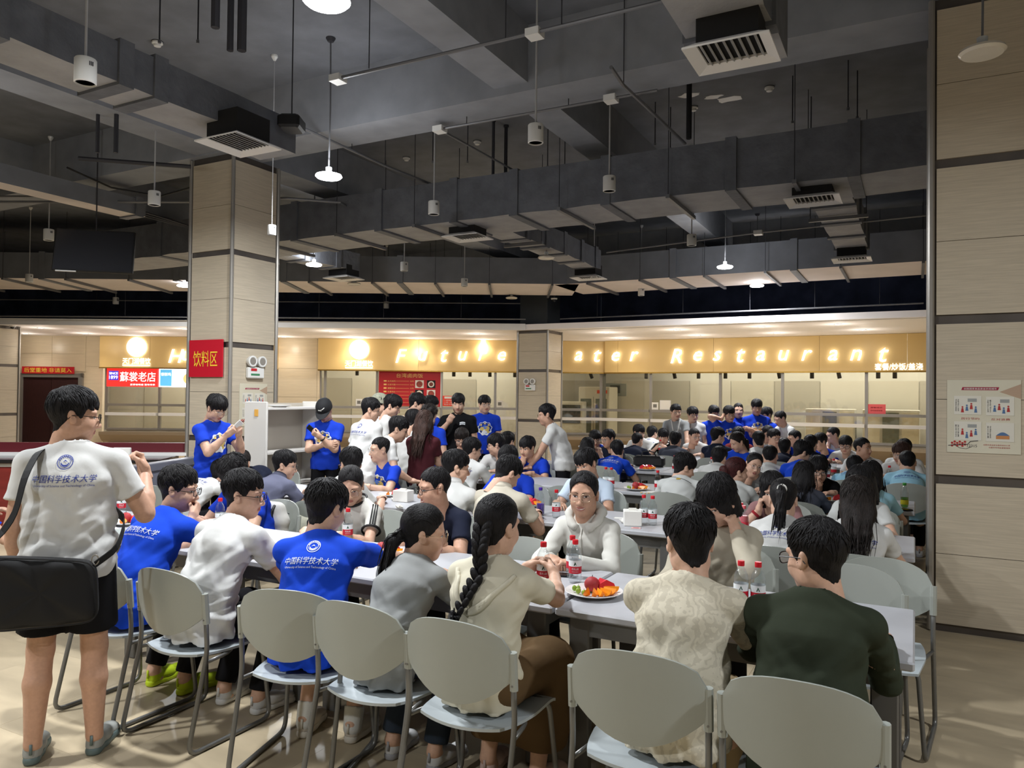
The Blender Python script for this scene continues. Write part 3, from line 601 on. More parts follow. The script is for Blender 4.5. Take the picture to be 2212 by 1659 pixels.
conduit('thin pipe just above the left soffit', [cg(-12.5, 17.6, CAM_H + 160 * 17.6 / FPX), cg(.3, 17.6, CAM_H + 166 * 17.6 / FPX)], .016, hang=[cg(x, 17.6, 3.45) for x in (-9, -6, -4.5, -3, -1.2)])
conduit('second thin pipe above the left soffit', [cg(-12.5, 18.2, CAM_H + 196 * 18.2 / FPX), cg(.3, 18.2, CAM_H + 200 * 18.2 / FPX)], .014, hang=[cg(x, 18.2, 3.9) for x in (-10, -5.5, -2)])
conduit('pale pipe crossing behind the hanging screen', [atz(0, 436, 4.4), atz(410, 436, 4.4), atz(620, 428, 4.4), atz(735, 437, 4.4), atz(765, 456, 4.4)], .018)
conduit('pale pipe at the left edge above the screen', [atz(0, 424, 4.5), atz(215, 424, 4.5)], .014)
conduit('dark pipe with a tee at the upper left', [atz(170, 342, 4.5), atz(412, 360, 4.5)], .026, M_pipe_d)
conduit('loop of black cable left of the drinks column', [atz(145, 362, 4.4), atz(240, 405, 4.35), atz(345, 424, 4.35), atz(412, 405, 4.4)], .012, M_black)
# cable trunk and bundle at left
t = duct('boxed cable trunking at the left edge', (-10.2, 2.0), (-10.2, 7.3), .34, 4.28, .24, mat_=M_duct2, bands=[.98], group=None, name='cable_trunking')
for k in range(5):
    dx = (-.12 + .06 * k); P = [np.array((-10.2 + dx, 7.3, 4.36 + .02 * (k % 2))), np.array((-10.2 + dx, 9.2, 4.33 - .02 * k)), np.array((-10.2 + dx * 1.6, 11.5, 4.36))]
    conduit('cable of the bundle leaving the boxed trunk, strand %s' % ('nearest the door', 'second from the door', 'in the middle', 'fourth from the door', 'nearest the column')[k], P, .014, M_pipe if k % 2 else M_pipe_d, name='cable', group='cable bundle')
# slab drop rods and pipes (vertical)
for px, py, z0, r, m_, lab in ((465, 60, 4.3, .03, M_pipe_d, 'thick dark drop pipe left of the top lamp, the left one'), (497, 110, 4.3, .024, M_pipe_d, 'thin dark drop pipe left of the top lamp, the middle one'), (522, 110, 4.3, .034, M_pipe_d, 'thick dark drop pipe left of the top lamp, the right one'),
                          (1488, 300, 4.5, .03, M_black, 'black drop pipe right of the peeled patches'), (210, 330, 4.3, .02, M_pipe_d, 'dark drop pipe at left behind the trunk'), (250, 330, 4.3, .024, M_pipe_d, 'dark drop pipe at left beside the trunk'), (1065, 380, 4.6, .02, M_pipe_d, 'short dark drop pipe behind the large duct'), (1092, 390, 4.6, .024, M_pipe_d, 'second short dark drop pipe behind the large duct')):
    c = atz(px, py, z0); t = thing('drop_pipe', lab, 'pipe', c, 0, 'drop pipes'); MB().tube([(0, 0, 0), (0, 0, CEIL - z0)], r, 8).build('tube', m_, t); MB().lathe([(r * 1.5, CEIL - z0 - .03), (r * 1.5, CEIL - z0)], 10).build('flange', m_, t)
rods = [(345, 60), (428, 60), (1712, 240), (1752, 280), (1832, 210), (1852, 230), (1415, 290), (1448, 300), (1010, 330), (1183, 340), (1220, 340), (935, 330), (1505, 640), (1700, 640), (1815, 600)]
wh = ['at left over the wrapped duct', 'left of the top lamp over the duct', 'right of the smoke detector', 'below the smoke detector', 'left of the big column', 'next to the big column', 'right of centre beam', 'right of centre beam, second', 'over the large duct at centre', 'over the large duct right of centre', 'over the large duct further right', 'over the large duct left of centre', 'below the right soffit duct', 'near the lit pair of lamps', 'near the right column']
for (px, py), s in zip(rods, wh):
    c = atz(px, py, 4.95); t = thing('hanger_rod', 'thin dark threaded rod ' + s, 'rod', c, 0, 'threaded rods'); MB().tube([(0, 0, -.12), (0, 0, CEIL - 4.95)], .007, 5).build('rod', M_pipe_d, t); MB().lathe([(.014, -.14), (.014, -.11)], 6).build('nut', M_pipe, t)
# smoke detectors
for px, py, s in ((340, 90, 'at the upper left'), (1031, 305, 'behind the centre conduit'), (878, 340, 'small, left of centre'), (1662, 188, 'at right beside the peeled patches'), (1498, 231, 'below the peeled patches')):
    c = atz(px, py, CEIL); t = thing('smoke_detector', 'round white smoke detector on the slab ' + s, 'detector', c, 0, 'smoke detectors')
    MB().lathe([(.055, -.004), (.055, -.022), (.04, -.03), (.034, -.05), (.02, -.055)], 18).build('body', M_white, t, smooth='auto'); MB().lathe([(.06, 0), (.06, -.006)], 18).build('base', M_pipe_d, t)
# projector and hanging dark screen
c = atz(630, 268, 4.15); t = thing('projector', 'dark box hanging behind the wrapped duct end', 'projector', c, RZ); MB().cbox((-.1, -.12, -.06), (.1, .12, .06), .02).build('body', M_black, t); MB().tube([(0, 0, .06), (0, 0, CEIL - c[2])], .006).build('stem', M_pipe_d, t)
c = cg(-5.75, 10.4, 3.62); t = thing('hanging_screen', 'dark hanging television screen at left below the pipes', 'screen', c, RZ + .25)
X = Matrix.Rotation(math.radians(-14), 4, 'X')
MB().cbox((-.5, -.03, -.31), (.5, .03, .31), .01, X=X).build('casing', M_black, t); MB().box((-.48, -.034, -.29), (.48, -.03, .29), X=X).build('panel', mat('screen_dark', (40, 41, 46), .22, spec=.5), t)
MB().box((-.45, -.036, -.325), (-.2, -.02, -.31), X=X).build('badge', M_white, t)
MB().tube([(0, .05, .2), (0, .05, CEIL - c[2])], .009).build('stem', M_pipe_d, t)
# emergency lights on columns, cameras
def emergency(c, rz, sc, label):
    t = thing('emergency_light', label, 'emergency light', c, rz, 'twin-head emergency lights')
    MB().cbox((-.14 * sc, -.06 * sc, -.1 * sc), (.14 * sc, 0, .05 * sc), .012).build('box', M_white, t)
    MB().box((-.1 * sc, -.064 * sc, 0), (.0, -.06 * sc, .035 * sc)).build('red_label', M_red, t); MB().box((-.1 * sc, -.064 * sc, -.06 * sc), (.05 * sc, -.06 * sc, -.035 * sc)).build('green_label', mat('green_label', (60, 130, 90), .5), t)
    for s in (-1, 1):
        X = Matrix.Translation((s * .085 * sc, -.05 * sc, .13 * sc)) @ Matrix.Rotation(math.pi / 2, 4, 'X')
        o = MB().lathe([(.05 * sc, -.05 * sc), (.075 * sc, 0), (.075 * sc, .03 * sc), (.06 * sc, .034 * sc), (.02 * sc, .015 * sc), (.002, .015 * sc)], 18, X=X).build('lamp_head', M_white, t, smooth='auto')
        MB().lathe([(.055 * sc, .03 * sc), (.02 * sc, .02 * sc), (.001, .022 * sc)], 14, X=X).build('reflector', M_steel, o)
emergency((-7.51, 7.05, 1.98), math.pi / 2, .95, 'white twin-head emergency light on the drinks column')
emergency((-8.06, 16.095, 1.92), 0, .95, 'white twin-head emergency light on the far column')
for px, py, s in ((27, 705, 'in the left soffit corner'), (1197, 646, 'hanging above the far column')):
    c = atz(px, py, SOF - .02 if px < 100 else 3.95); t = thing('security_camera', 'white dome security camera ' + s, 'camera', c, 0, 'cameras')
    MB().lathe([(.002, -.07), (.04, -.05), (.055, -.01), (.055, .0)], 16).build('dome', mat('dome_dark', (40, 40, 44), .15), t, smooth='auto'); MB().lathe([(.06, -.012), (.075, 0), (.075, .02)], 16).build('base', M_white, t)
    if px > 100:
        for dx in (-.12, .1): MB().tube([(0, 0, .02), (dx, dx * .3, .3), (dx, dx * .3, CEIL - c[2])], .01).build('stem', M_pipe, t)
# red drinks sign and posters on columns
t = thing('drinks_sign', 'red sign with yellow characters on the drinks column', 'sign', (-7.89 - .03, 6.66, 2.13)); MB().box((-.30, -.02, -.235), (.30, -.0, .235)).build('sign_panel', mat('crimson_sign', (190, 24, 44), .4), t)
flat_text('饮料区', t, mat('yellow_letters', (244, 206, 60), .5), wallframe(0, -.02, -.005), width=.44, height=.2, depth=.003)
def poster(name, label, X, w_=.56, h_=.64):
    t = thing(name, label, 'poster', (0, 0, 0)); t.matrix_world = Matrix(X.tolist())
    MB().box((-w_ / 2, -h_ / 2, 0), (w_ / 2, h_ / 2, .004)).build('sheet', mat('poster_paper', (206, 200, 180), .55, noise=(2, .05, 3)), t)
    k = w_ / .56
    MB().prism([(-.17, .235), (.11, .235), (.12, .262), (-.16, .262)], .004, .0055, m=0, X=Matrix.Scale(k, 4)).build('title_strip', mat('maroon_print', (150, 28, 60), .6), t)
    mr = mat('red_ink', (170, 50, 50), .6); mk = mat('black_ink', (50, 50, 54), .6); mb = mat('blue_ink', (80, 110, 150), .6)
    flat_text('创建国家食品安全示范城市', t, M_pap, frame((-.025 * k, .248 * k, .0055), (1, 0, 0), (0, 1, 0)), width=.25 * k, height=.016 * k, depth=.001)
    MB().prism([(.12, .22), (.28, .29), (.28, .16)], .004, .005, X=Matrix.Scale(k, 4)).build('pale_shape', mat('tan_ink', (176, 150, 128), .6), t)
    for i, (cx, cy) in enumerate(((-.12, .1), (.125, .095), (-.12, -.13), (.125, -.135))):
        o = MB().box((cx * k - .105 * k, cy * k - .083 * k, .004), (cx * k + .105 * k, cy * k + .083 * k, .0065)).build('picture_card', mat('card_white', (214, 210, 198), .6), t)
        for j in range(2): flat_text(('节约粮食从我做起', '光盘行动人人有责', '勤俭节约', '反对浪费')[(i + j) % 4][:8], o, mk, frame(((cx - .09 + .018 * j) * k, (cy) * k, .0065), (0, -1, 0), (1, 0, 0)), width=.11 * k, height=.011 * k, depth=.001)
        for j in range(4):
            xx, yy = cx - .04 + .034 * j, cy - .045 + .015 * ((j * 7 + i) % 3); g = MB(); cc = [mr, mb, mr, mb][(i + j) % 4]
            if i == 3:
                if j: continue
                MB().box(((cx - .03) * k, (cy - .06) * k, .0065), ((cx + .07) * k, (cy - .03) * k, .0075)).build('print', mat('orange_ink', (190, 130, 80), .6), o); MB().prism([((cx - .03 + .01 * q) * k, (cy - .03 + .03 * math.sin(q / 10 * math.pi)) * k) for q in range(11)], .0065, .0075).build('print', mb, o); continue
            g.prism([((xx - .012) * k, (yy - .02) * k), ((xx + .012) * k, (yy - .02) * k), ((xx + .007) * k, (yy + .018) * k), ((xx - .007) * k, (yy + .018) * k)], .0065, .0073); g.prism([((xx + .008 * math.cos(a)) * k, (yy + .028 + .008 * math.sin(a)) * k) for a in np.linspace(0, 6.28, 8, endpoint=False)], .0065, .0073); g.build('print', cc, o)
        if i < 3: MB().box(((cx + .0) * k, (cy + .03) * k, .0065), ((cx + .07) * k, (cy + .06) * k, .0072)).build('print', mat('grey_ink', (150, 152, 150), .6), o)
    flat_text('厉行节约', t, mr, frame((-.1 * k, -.02 * k, .004), (1, 0, 0), (0, 1, 0)), width=.14 * k, height=.02 * k, depth=.001); flat_text('反对浪费', t, mr, frame((.13 * k, -.022 * k, .004), (1, 0, 0), (0, 1, 0)), width=.14 * k, height=.02 * k, depth=.001)
    br = MB(); br.tube([(-.27 * k, -.265 * k, .005), (-.2 * k, -.255 * k, .005), (-.12 * k, -.25 * k, .005), (-.1 * k, -.225 * k, .005), (-.04 * k, -.215 * k, .005)], .0035 * k, 5); br.tube([(-.22 * k, -.26 * k, .005), (-.18 * k, -.285 * k, .005), (-.13 * k, -.29 * k, .005), (-.09 * k, -.27 * k, .005)], .002 * k, 5); br.build('branch_print', mk, t)
    fl_ = MB()
    for q in range(12): a = (-.24 + .02 * (q % 6)) * k; fl_.lathe([(.011 * k, 0), (.001, .001)], 6, c=(a, (-.265 + .012 * ((q * 5) % 4)) * k, .0045))
    fl_.build('blossom_print', mr, t)
    flat_text('12315', t, mk, frame((-.085 * k, -.262 * k, .004), (1, 0, 0), (0, 1, 0)), width=.075 * k, depth=.001)
    flat_text('合肥市食品安全委员会办公室', t, mr, frame((.1 * k, -.25 * k, .004), (1, 0, 0), (0, 1, 0)), width=.2 * k, height=.012 * k, depth=.001); flat_text('合肥市市场监督管理局', t, mr, frame((.12 * k, -.272 * k, .004), (1, 0, 0), (0, 1, 0)), width=.16 * k, height=.012 * k, depth=.001)
    return t
c = aty(2124, 900, 6.448); poster('food_poster', 'printed food safety poster with four cartoons on the right column', frame(c, (1, 0, 0), (0, 0, 1)), .455, .53)
poster('food_poster', 'printed food safety poster on the drinks column behind the cabinet', frame((-7.508, 7.05, 1.55), (0, 1, 0), (0, 0, 1)), .46, .54)
# ------------------------------------------------------------------ furniture
M_ttop = mat('table_laminate', (176, 177, 182), .42, spec=.4, noise=(4, .03, 3)); M_tedge = mat('table_edge', (150, 151, 154), .45)
M_tleg = mat('table_steel', (104, 103, 101), .45, metal=.25); M_tin = mat('table_drawer', (70, 72, 78), .6)
def make_table():
    t = thing('canteen_table', '', 'table'); L, W_ = 1.43, .80
    g = MB(); g.cbox((-L / 2, -W_ / 2, TBLH - .035), (L / 2, W_ / 2, TBLH), .007); g.build('table_top', M_ttop, t)
    MB().box((-L / 2 + .07, -W_ / 2 + .05, TBLH - .12), (L / 2 - .07, W_ / 2 - .05, TBLH - .036)).build('apron', M_tleg, t)
    for sx in (-1, 1):
        for sy in (-1, 1):
            x = sx * (L / 2 - .10); y = sy * (W_ / 2 - .07); MB().cbox((x - .048, y - .025, 0), (x + .048, y + .025, TBLH - .04), .006).build('leg', M_tleg, t)
    return t
TBLH = .75
ORD = ['beside the right column', 'second from the right column', 'third from the right column', 'at the left end', 'fifth from the right column']
RN = ['nearest row', 'second row', 'third row', 'fourth row', 'fifth row', 'farthest row']
tb0 = make_table(); first = True
for r, n in enumerate((4, 4, 4, 4, 3, 4)):
    for i in range(n):
        if r == 5 and i < 2: continue
        o = tb0 if first else copy_tree(tb0); first = False
        o.location = (-.715 - 1.445 * i, [3.12, 5.2, 7.3, 9.4, 11.5, 13.6][r] + .40, 0)
        tag(o, 'grey laminate canteen table in the %s, %s' % (RN[r], ORD[i] if not (i == n - 1 and n == 3) else 'its left one'), 'table', 'canteen tables in rows')
# chairs
M_cback = mat('chair_plastic', (160, 164, 158), .38, spec=.45, bump=(260, .06, .001)); M_cseat = mat('chair_seat_plastic', (176, 184, 188), .4, spec=.45); M_cfr = mat('chair_frame', (120, 120, 118), .35, metal=.5)
def make_chair():
    t = thing('canteen_chair', '', 'chair')
    # backrest: arched top and bottom, concave, with thickness
    nx, nz = 14, 8; V = []
    for sgn in (0, 1):
        for i in range(nx + 1):
            u = -1 + 2 * i / nx; x = .24 * u; top = .735 + .115 * math.sqrt(max(0, 1 - abs(u) ** 2.3)); bot = .640 - .115 * (1 - abs(u) ** 2.0)
            for j in range(nz + 1):
                w_ = j / nz; z_ = bot + (top - bot) * w_; y = -.268 + .058 * u * u - .11 * (z_ - .62) - (.014 if sgn else 0) * (1 - .25 * abs(2 * w_ - 1) ** 4)
                V.append((x, y, z_))
    N1 = (nx + 1) * (nz + 1); f = []
    id_ = lambda s, i, j: s * N1 + i * (nz + 1) + j
    for i in range(nx):
        for j in range(nz):
            f.append((id_(0, i, j), id_(0, i, j + 1), id_(0, i + 1, j + 1), id_(0, i + 1, j))); f.append((id_(1, i, j), id_(1, i + 1, j), id_(1, i + 1, j + 1), id_(1, i, j + 1)))
    for i in range(nx): f.append((id_(0, i, 0), id_(0, i + 1, 0), id_(1, i + 1, 0), id_(1, i, 0))); f.append((id_(0, i, nz), id_(1, i, nz), id_(1, i + 1, nz), id_(0, i + 1, nz)))
    for j in range(nz): f.append((id_(0, 0, j), id_(1, 0, j), id_(1, 0, j + 1), id_(0, 0, j + 1))); f.append((id_(0, nx, j), id_(0, nx, j + 1), id_(1, nx, j + 1), id_(1, nx, j)))
    b = MB().add(V, f).build('backrest', M_cback, t, smooth='auto')
    for s in (-1, 1):
        MB().tube([(s * .238, -.212, .60), (s * .238, -.226, .745)], .0165, 8).build('side_sleeve', M_cback, b, smooth='auto')
        MB().lathe([(.004, 0), (.004, .003)], 8, X=Matrix.Translation((s * .238, -.229, .62)) @ Matrix.Rotation(math.pi / 2, 4, 'X')).build('screw', M_cfr, b)
    # seat: dished pan with a rolled front edge
    n = 12; V = []
    for sgn in (0, 1):
        for i in range(n + 1):
            u = -1 + 2 * i / n
            for j in range(n + 1):
                w_ = -1 + 2 * j / n; y = .215 * w_ - .0 ; half = .225 * (1 - .10 * max(0, -w_)) * math.sqrt(1 - .10 * w_ ** 4) * (1 - .06 * max(0, -w_) ** 3); x = half * u
                z_ = .440 + .010 * u * u - .012 * math.cos(w_ * 1.2) - .030 * max(0, w_ - .55) ** 2 * 4 + (0 if sgn else -.012); V.append((x, y + .02 * (1 - u * u) * (w_ > .8) - .035 * (1 - u * u) * max(0, -w_) ** 2, z_))
    N1 = (n + 1) ** 2; f = []; id_ = lambda s, i, j: s * N1 + i * (n + 1) + j
    for i in range(n):
        for j in range(n): f.append((id_(1, i, j), id_(1, i + 1, j), id_(1, i + 1, j + 1), id_(1, i, j + 1))); f.append((id_(0, i, j), id_(0, i, j + 1), id_(0, i + 1, j + 1), id_(0, i + 1, j)))
    for i in range(n):
        f.append((id_(0, i, 0), id_(0, i + 1, 0), id_(1, i + 1, 0), id_(1, i, 0))); f.append((id_(0, i, n), id_(1, i, n), id_(1, i + 1, n), id_(0, i + 1, n)))
        f.append((id_(0, 0, i), id_(1, 0, i), id_(1, 0, i + 1), id_(0, 0, i + 1))); f.append((id_(0, n, i), id_(0, n, i + 1), id_(1, n, i + 1), id_(1, n, i)))
    MB().add(V, f).build('seat', M_cseat, t, smooth='auto')
    def bend(P, r=.05, k=4):
        out = [np.array(P[0], float)]
        for i in range(1, len(P) - 1):
            a, b_, c = (np.array(q, float) for q in P[i - 1:i + 2]); d0 = nrm(a - b_); d1 = nrm(c - b_); rr = min(r, np.linalg.norm(a - b_) * .45, np.linalg.norm(c - b_) * .45)
            for q in range(k + 1): u = q / k; out.append((1 - u) ** 2 * (b_ + d0 * rr) + 2 * u * (1 - u) * b_ + u * u * (b_ + d1 * rr))
        return out + [np.array(P[-1], float)]
    for s in (-1, 1):
        MB().tube(bend([(s * .238, -.222, .70), (s * .238, -.205, .46), (s * .240, -.31, .0125), (s * .240, .20, .0125), (s * .205, .165, .425), (s * .10, .165, .428)], .06), .0115, 8).build('sled_leg', M_cfr, t, smooth=True)
    MB().tube(bend([(-.236, -.208, .415), (-.2, .0, .412), (0, .09, .412), (.2, .0, .412), (.236, -.208, .415)], .12), .0095, 7).build('seat_brace', M_cfr, t, smooth=True)
    MB().tube([(-.21, .165, .425), (.21, .165, .425)], .0095, 7).build('cross_bar', M_cfr, t, smooth=True)
    return t
def nrm(v): v = np.asarray(v, float); return v / (np.linalg.norm(v) + 1e-12)
CH0 = make_chair(); _cf = [True]
def put_chair(x, y, rz, label, near=True, group='grey canteen chairs'):
    o = CH0 if _cf[0] else copy_tree(CH0); _cf[0] = False
    s, c = math.sin(rz), math.cos(rz); o.location = (x - 0 * s, y, 0); o.rotation_euler = (0, 0, rz)
    # the sitter's hips are a little behind the seat centre
    o.location = (x - s * .04, y + c * .04, 0); tag(o, label, 'chair', group); return o
# low grey partition, dark red counter, shelf cabinet
p0_, p1_ = np.array([-6.15, 3.75]), np.array([-6.98, 5.95]); d_ = p1_ - p0_; ang = math.atan2(d_[1], d_[0]); L = np.linalg.norm(d_)
t = thing('low_partition', 'low grey partition wall slanting behind the nearest row', 'partition', (p0_[0], p0_[1], 0), ang)
M_part = mat('partition_grey', (122, 122, 124), .5, noise=(6, .05, 3)); MB().box((-.25, 0, 0), (L, .06, .92)).build('panel', M_part, t); MB().cbox((-.25, -.02, .92), (L, .10, 1.0), .008).build('cap_rail', mat('partition_cap', (96, 98, 106), .4), t); MB().box((-.25, -.01, .78), (L, 0, .90)).build('upper_band', mat('partition_band', (104, 106, 116), .45), t)
t = thing('service_counter', 'dark red service counter with black top at left', 'counter', (-9.1, 5.35, 0), math.radians(35))
M_dred = mat('dark_red_wood', (112, 36, 32), .4, noise=(3, .2, 4), stretch=(1, 1, 5))
MB().box((-4.2, 0, .0), (1.3, .65, .82)).build('carcass', M_dred, t); MB().cbox((-4.22, -.03, .84), (1.32, .68, .885), .008).build('top', mat('black_granite', (26, 26, 28), .15, spec=.6), t); MB().box((-4.2, -.01, .80), (1.3, 0, .84)).build('steel_edge', M_steel, t)
for k in range(6): MB().box((-4.1 + k * .87, -.012, .06), (-4.1 + k * .87 + .84, 0, .78)).build('door', M_dred, t)
t = thing('socket_strip', 'dark red socket rail with white ledge along the counter', 'rail', (-9.35, 5.95, .885), math.radians(35)); MB().box((-4.2, .0, .04), (1.3, .1, .16)).build('rail', mat('maroon_rail', (90, 26, 34), .45), t); MB().box((-4.2, -.06, .0), (1.3, .1, .04)).build('ledge', M_white2, t)
for px, w_, s in ((215, .1, 'narrow white wall socket on the counter rail'), (264, .2, 'wide double white wall socket on the counter rail')):
    c = atz(px, 975, .98); o = thing('wall_socket', s, 'socket', c, math.radians(35), 'counter sockets'); MB().cbox((-w_ / 2, -.02, -.045), (w_ / 2, .02, .045), .006).build('plate', M_white, o); MB().box((-.015, -.023, -.02), (.015, -.02, .01)).build('slot', mat('slot_dark', (70, 70, 74), .6), o)
# white open shelf cabinet
t = thing('shelf_cabinet', 'white open shelf cabinet beside the drinks column', 'cabinet', (-6.6, 6.4, 0)); M_cab = mat('cabinet_white', (214, 211, 206), .45); W_, Dp, Hh = .98, .36, 1.60
MB().cbox((-Dp, 0, 0), (0, .03, Hh), .008).build('side_panel', M_cab, t); MB().cbox((-Dp, W_ - .03, 0), (0, W_, Hh), .008).build('side_panel', M_cab, t)
MB().box((-Dp, .03, .0), (-Dp + .015, W_ - .03, Hh - .02)).build('back_panel', mat('cabinet_back', (186, 178, 166), .5), t)
for z_ in (.62, 1.0, 1.32, 1.52): MB().box((-Dp + .015, .03, z_ - .012), (-.005, W_ - .03, z_ + .012)).build('shelf', M_cab, t) if z_ != 1.32 else None
MB().box((-.02, .035, .03), (-.002, W_ / 2 - .002, .60)).build('door', M_cab, t); MB().box((-.02, W_ / 2 + .002, .03), (-.002, W_ - .035, .60)).build('door', M_cab, t); MB().box((-Dp + .01, .03, 0), (-.01, W_ - .03, .6)).build('base', M_cab, t)
o = thing('sticker', 'small orange sticker on the cabinet side', 'sticker', (-6.76, 6.396, 1.47)); MB().cbox((-.03, -.002, -.04), (.03, .002, .04), .0008).build('sheet', mat('orange_sticker', (226, 170, 80), .5), o)
def plate_mb(r=.13):
    g = MB(); g.lathe([(r * .55, 0), (r * .58, .004), (r * .95, .020), (r, .024), (r * .985, .026), (r * .60, .010), (.001, .008)], 28); return g
M_plate = mat('plate_white', (226, 224, 222), .25, spec=.5)
t = thing('plate', 'white plate lying on top of the shelf cabinet', 'plate', (-6.75, 6.75, 1.533)); plate_mb(.14).build('dish', M_plate, t, smooth='auto')
# ------------------------------------------------------------------ bottles
def snap(c, m=.06):
    """keep a table thing on its table"""
    n = min([3.12, 5.2, 7.3, 9.4, 11.5], key=lambda q: abs(q + .4 - c[1])); return np.array([min(c[0], -m), min(max(c[1], n + m), n + .8 - m), c[2]])
M_pet = glassy('pet_plastic', (247, 250, 251), .9, .06); M_water = glassy('water', (226, 234, 238), .93, .02); M_capr = mat('cap_red', (206, 26, 40), .4); M_labr = mat('label_red', (190, 24, 44), .45); M_labw = mat('label_white', (226, 230, 230), .5); M_green = mat('print_green', (20, 70, 50), .6)
def bottle(c, label, kind='water', full=True, rz=None):
    t = thing('drink_bottle' if kind != 'water' else 'water_bottle', label, 'bottle', c, 0, 'water bottles' if kind == 'water' else 'soft drink bottles')
    capm = {'water': M_capr, 'purple': mat('cap_purple', (70, 40, 150), .4), 'green': mat('cap_green', (60, 150, 60), .4), 'pink': mat('cap_pink', (236, 110, 120), .4)}[kind]
    prof = [(.024, .0), (.030, .003), (.0325, .012), (.0325, .018), (.0310, .022), (.0325, .026), (.0325, .044), (.0315, .048), (.0325, .052), (.0325, .118), (.0318, .122), (.0325, .126), (.0325, .135), (.029, .158), (.020, .178), (.0135, .190), (.0125, .205)]
    MB().lathe(prof, 18, cap=True).build('bottle_body', M_pet, t, smooth=True)
    liq = {'water': M_water, 'purple': mat('purple_drink', (76, 40, 160), .15), 'green': glassy('green_tea', (170, 215, 90), .9), 'pink': mat('pink_drink', (238, 120, 130), .2)}[kind]
    top = .150 if full else .09
    if kind != 'water': MB().lathe([(.022, .004), (.0305, .014), (.0305, min(top, .135)), (.027 if top > .14 else .0305, top), (.001, top)], 16).build('drink', liq, t, smooth='auto')
    MB().lathe([(.0145, .196), (.0152, .199), (.0152, .216), (.014, .219), (.001, .219)], 18).build('cap', capm, t, smooth='auto')
    if kind == 'water':
        MB().lathe([(.0329, .052), (.0329, .088)], 18, cap=False).build('label_lower', M_labr, t, smooth=True); lu = MB().lathe([(.0329, .088), (.0329, .118)], 18, cap=False).build('label_upper', M_labw, t, smooth=True)
        a = math.atan2(-c[1], -c[0]) if rz is None else rz
        if proj(np.array(c))[2] < 7:
            def wrap(P2): return [(.0333 * math.cos(a + x / .0333), .0333 * math.sin(a + x / .0333), z_) for x, z_ in P2]
            MB().add(wrap([(-.008, .094), (.008, .094), (0, .112)]), [(0, 1, 2)]).build('mountain_print', M_green, t)
            v, f = text_fit('农夫山泉', width=.036, height=.012); MB().add(wrap([(q[0], q[1] + .076) for q in v]), f).build('brand_print', M_labw, t)
            v, f = text_fit('NONGFU SPRING', width=.034, height=.004); MB().add(wrap([(q[0], q[1] + .062) for q in v]), f).build('small_print', M_labw, t)
    elif kind == 'green': MB().lathe([(.0330, .03), (.0330, .07)], 18, cap=False).build('label', mat('label_lemon', (206, 196, 40), .5), t, smooth=True)
    elif kind == 'pink': MB().lathe([(.0330, .085), (.0330, .11)], 18, cap=False).build('label', mat('label_pinkred', (226, 60, 80), .5), t, smooth=True)
    return t
BOT = [(1243, 1166, 'water', 1, 'water bottle with red label before the hoodie, in front'), (1237, 1157, 'water', 1, 'water bottle just behind the one before the hoodie'), (1601, 1211, 'water', 0, 'half-empty water bottle beside the green sweater'), (1638, 1214, 'water', 0, 'water bottle partly hidden by the green sweater'),
       (1391, 1069, 'water', 1, 'left water bottle of the pair beside the white box'), (1410, 1071, 'water', 1, 'right water bottle of the pair beside the white box'), (1202, 1058, 'water', 1, 'water bottle beside the purple drink'), (1168, 1053, 'purple', 0, 'purple drink bottle with purple cap in the second row'),
       (476, 1076, 'water', 1, 'water bottle behind the white shirt at left'), (263, 1050, 'water', 1, 'water bottle behind the standing man elbow'), (752, 1098, 'water', 1, 'water bottle between the blue shirt and the striped sleeves'), (1309, 1009, 'water', 1, 'left bottle of the pair before the blue back'), (1321, 1010, 'water', 1, 'right bottle of the pair before the blue back'),
       (1421, 1016, 'water', 1, 'water bottle left of the grey hooded back'), (1448, 986, 'water', 1, 'water bottle before the dark grey shirt'), (1596, 1080, 'water', 1, 'water bottle behind the pink drink, farther one'), (1601, 1086, 'water', 1, 'water bottle behind the pink drink, nearer one'), (1607, 1092, 'pink', 1, 'pink drink bottle beside the ponytail'),
       (1546, 1021, 'water', 1, 'left of two bottles beside the hair bun'), (1559, 1023, 'water', 1, 'right of two bottles beside the hair bun'), (1521, 992, 'water', 1, 'small far bottle left of the black round haircut'), (1541, 992, 'water', 1, 'small far bottle right of the hooded head'), (1812, 983, 'water', 1, 'far bottle left of the sun-reddened man'),
       (1783, 1002, 'water', 1, 'bottle behind the black top wearing glasses'), (1920, 1009, 'water', 1, 'water bottle beside the right light blue back'), (1954, 1043, 'green', 0, 'green tea bottle by the right column'), (1566, 955, 'water', 1, 'far bottle before the girl with the side ponytail')]
for px, py, k, fu, lab in BOT:
    c = snap(atz(px, py, TBLH + .219)); bottle((c[0], c[1], TBLH + .0005), lab, k, fu)
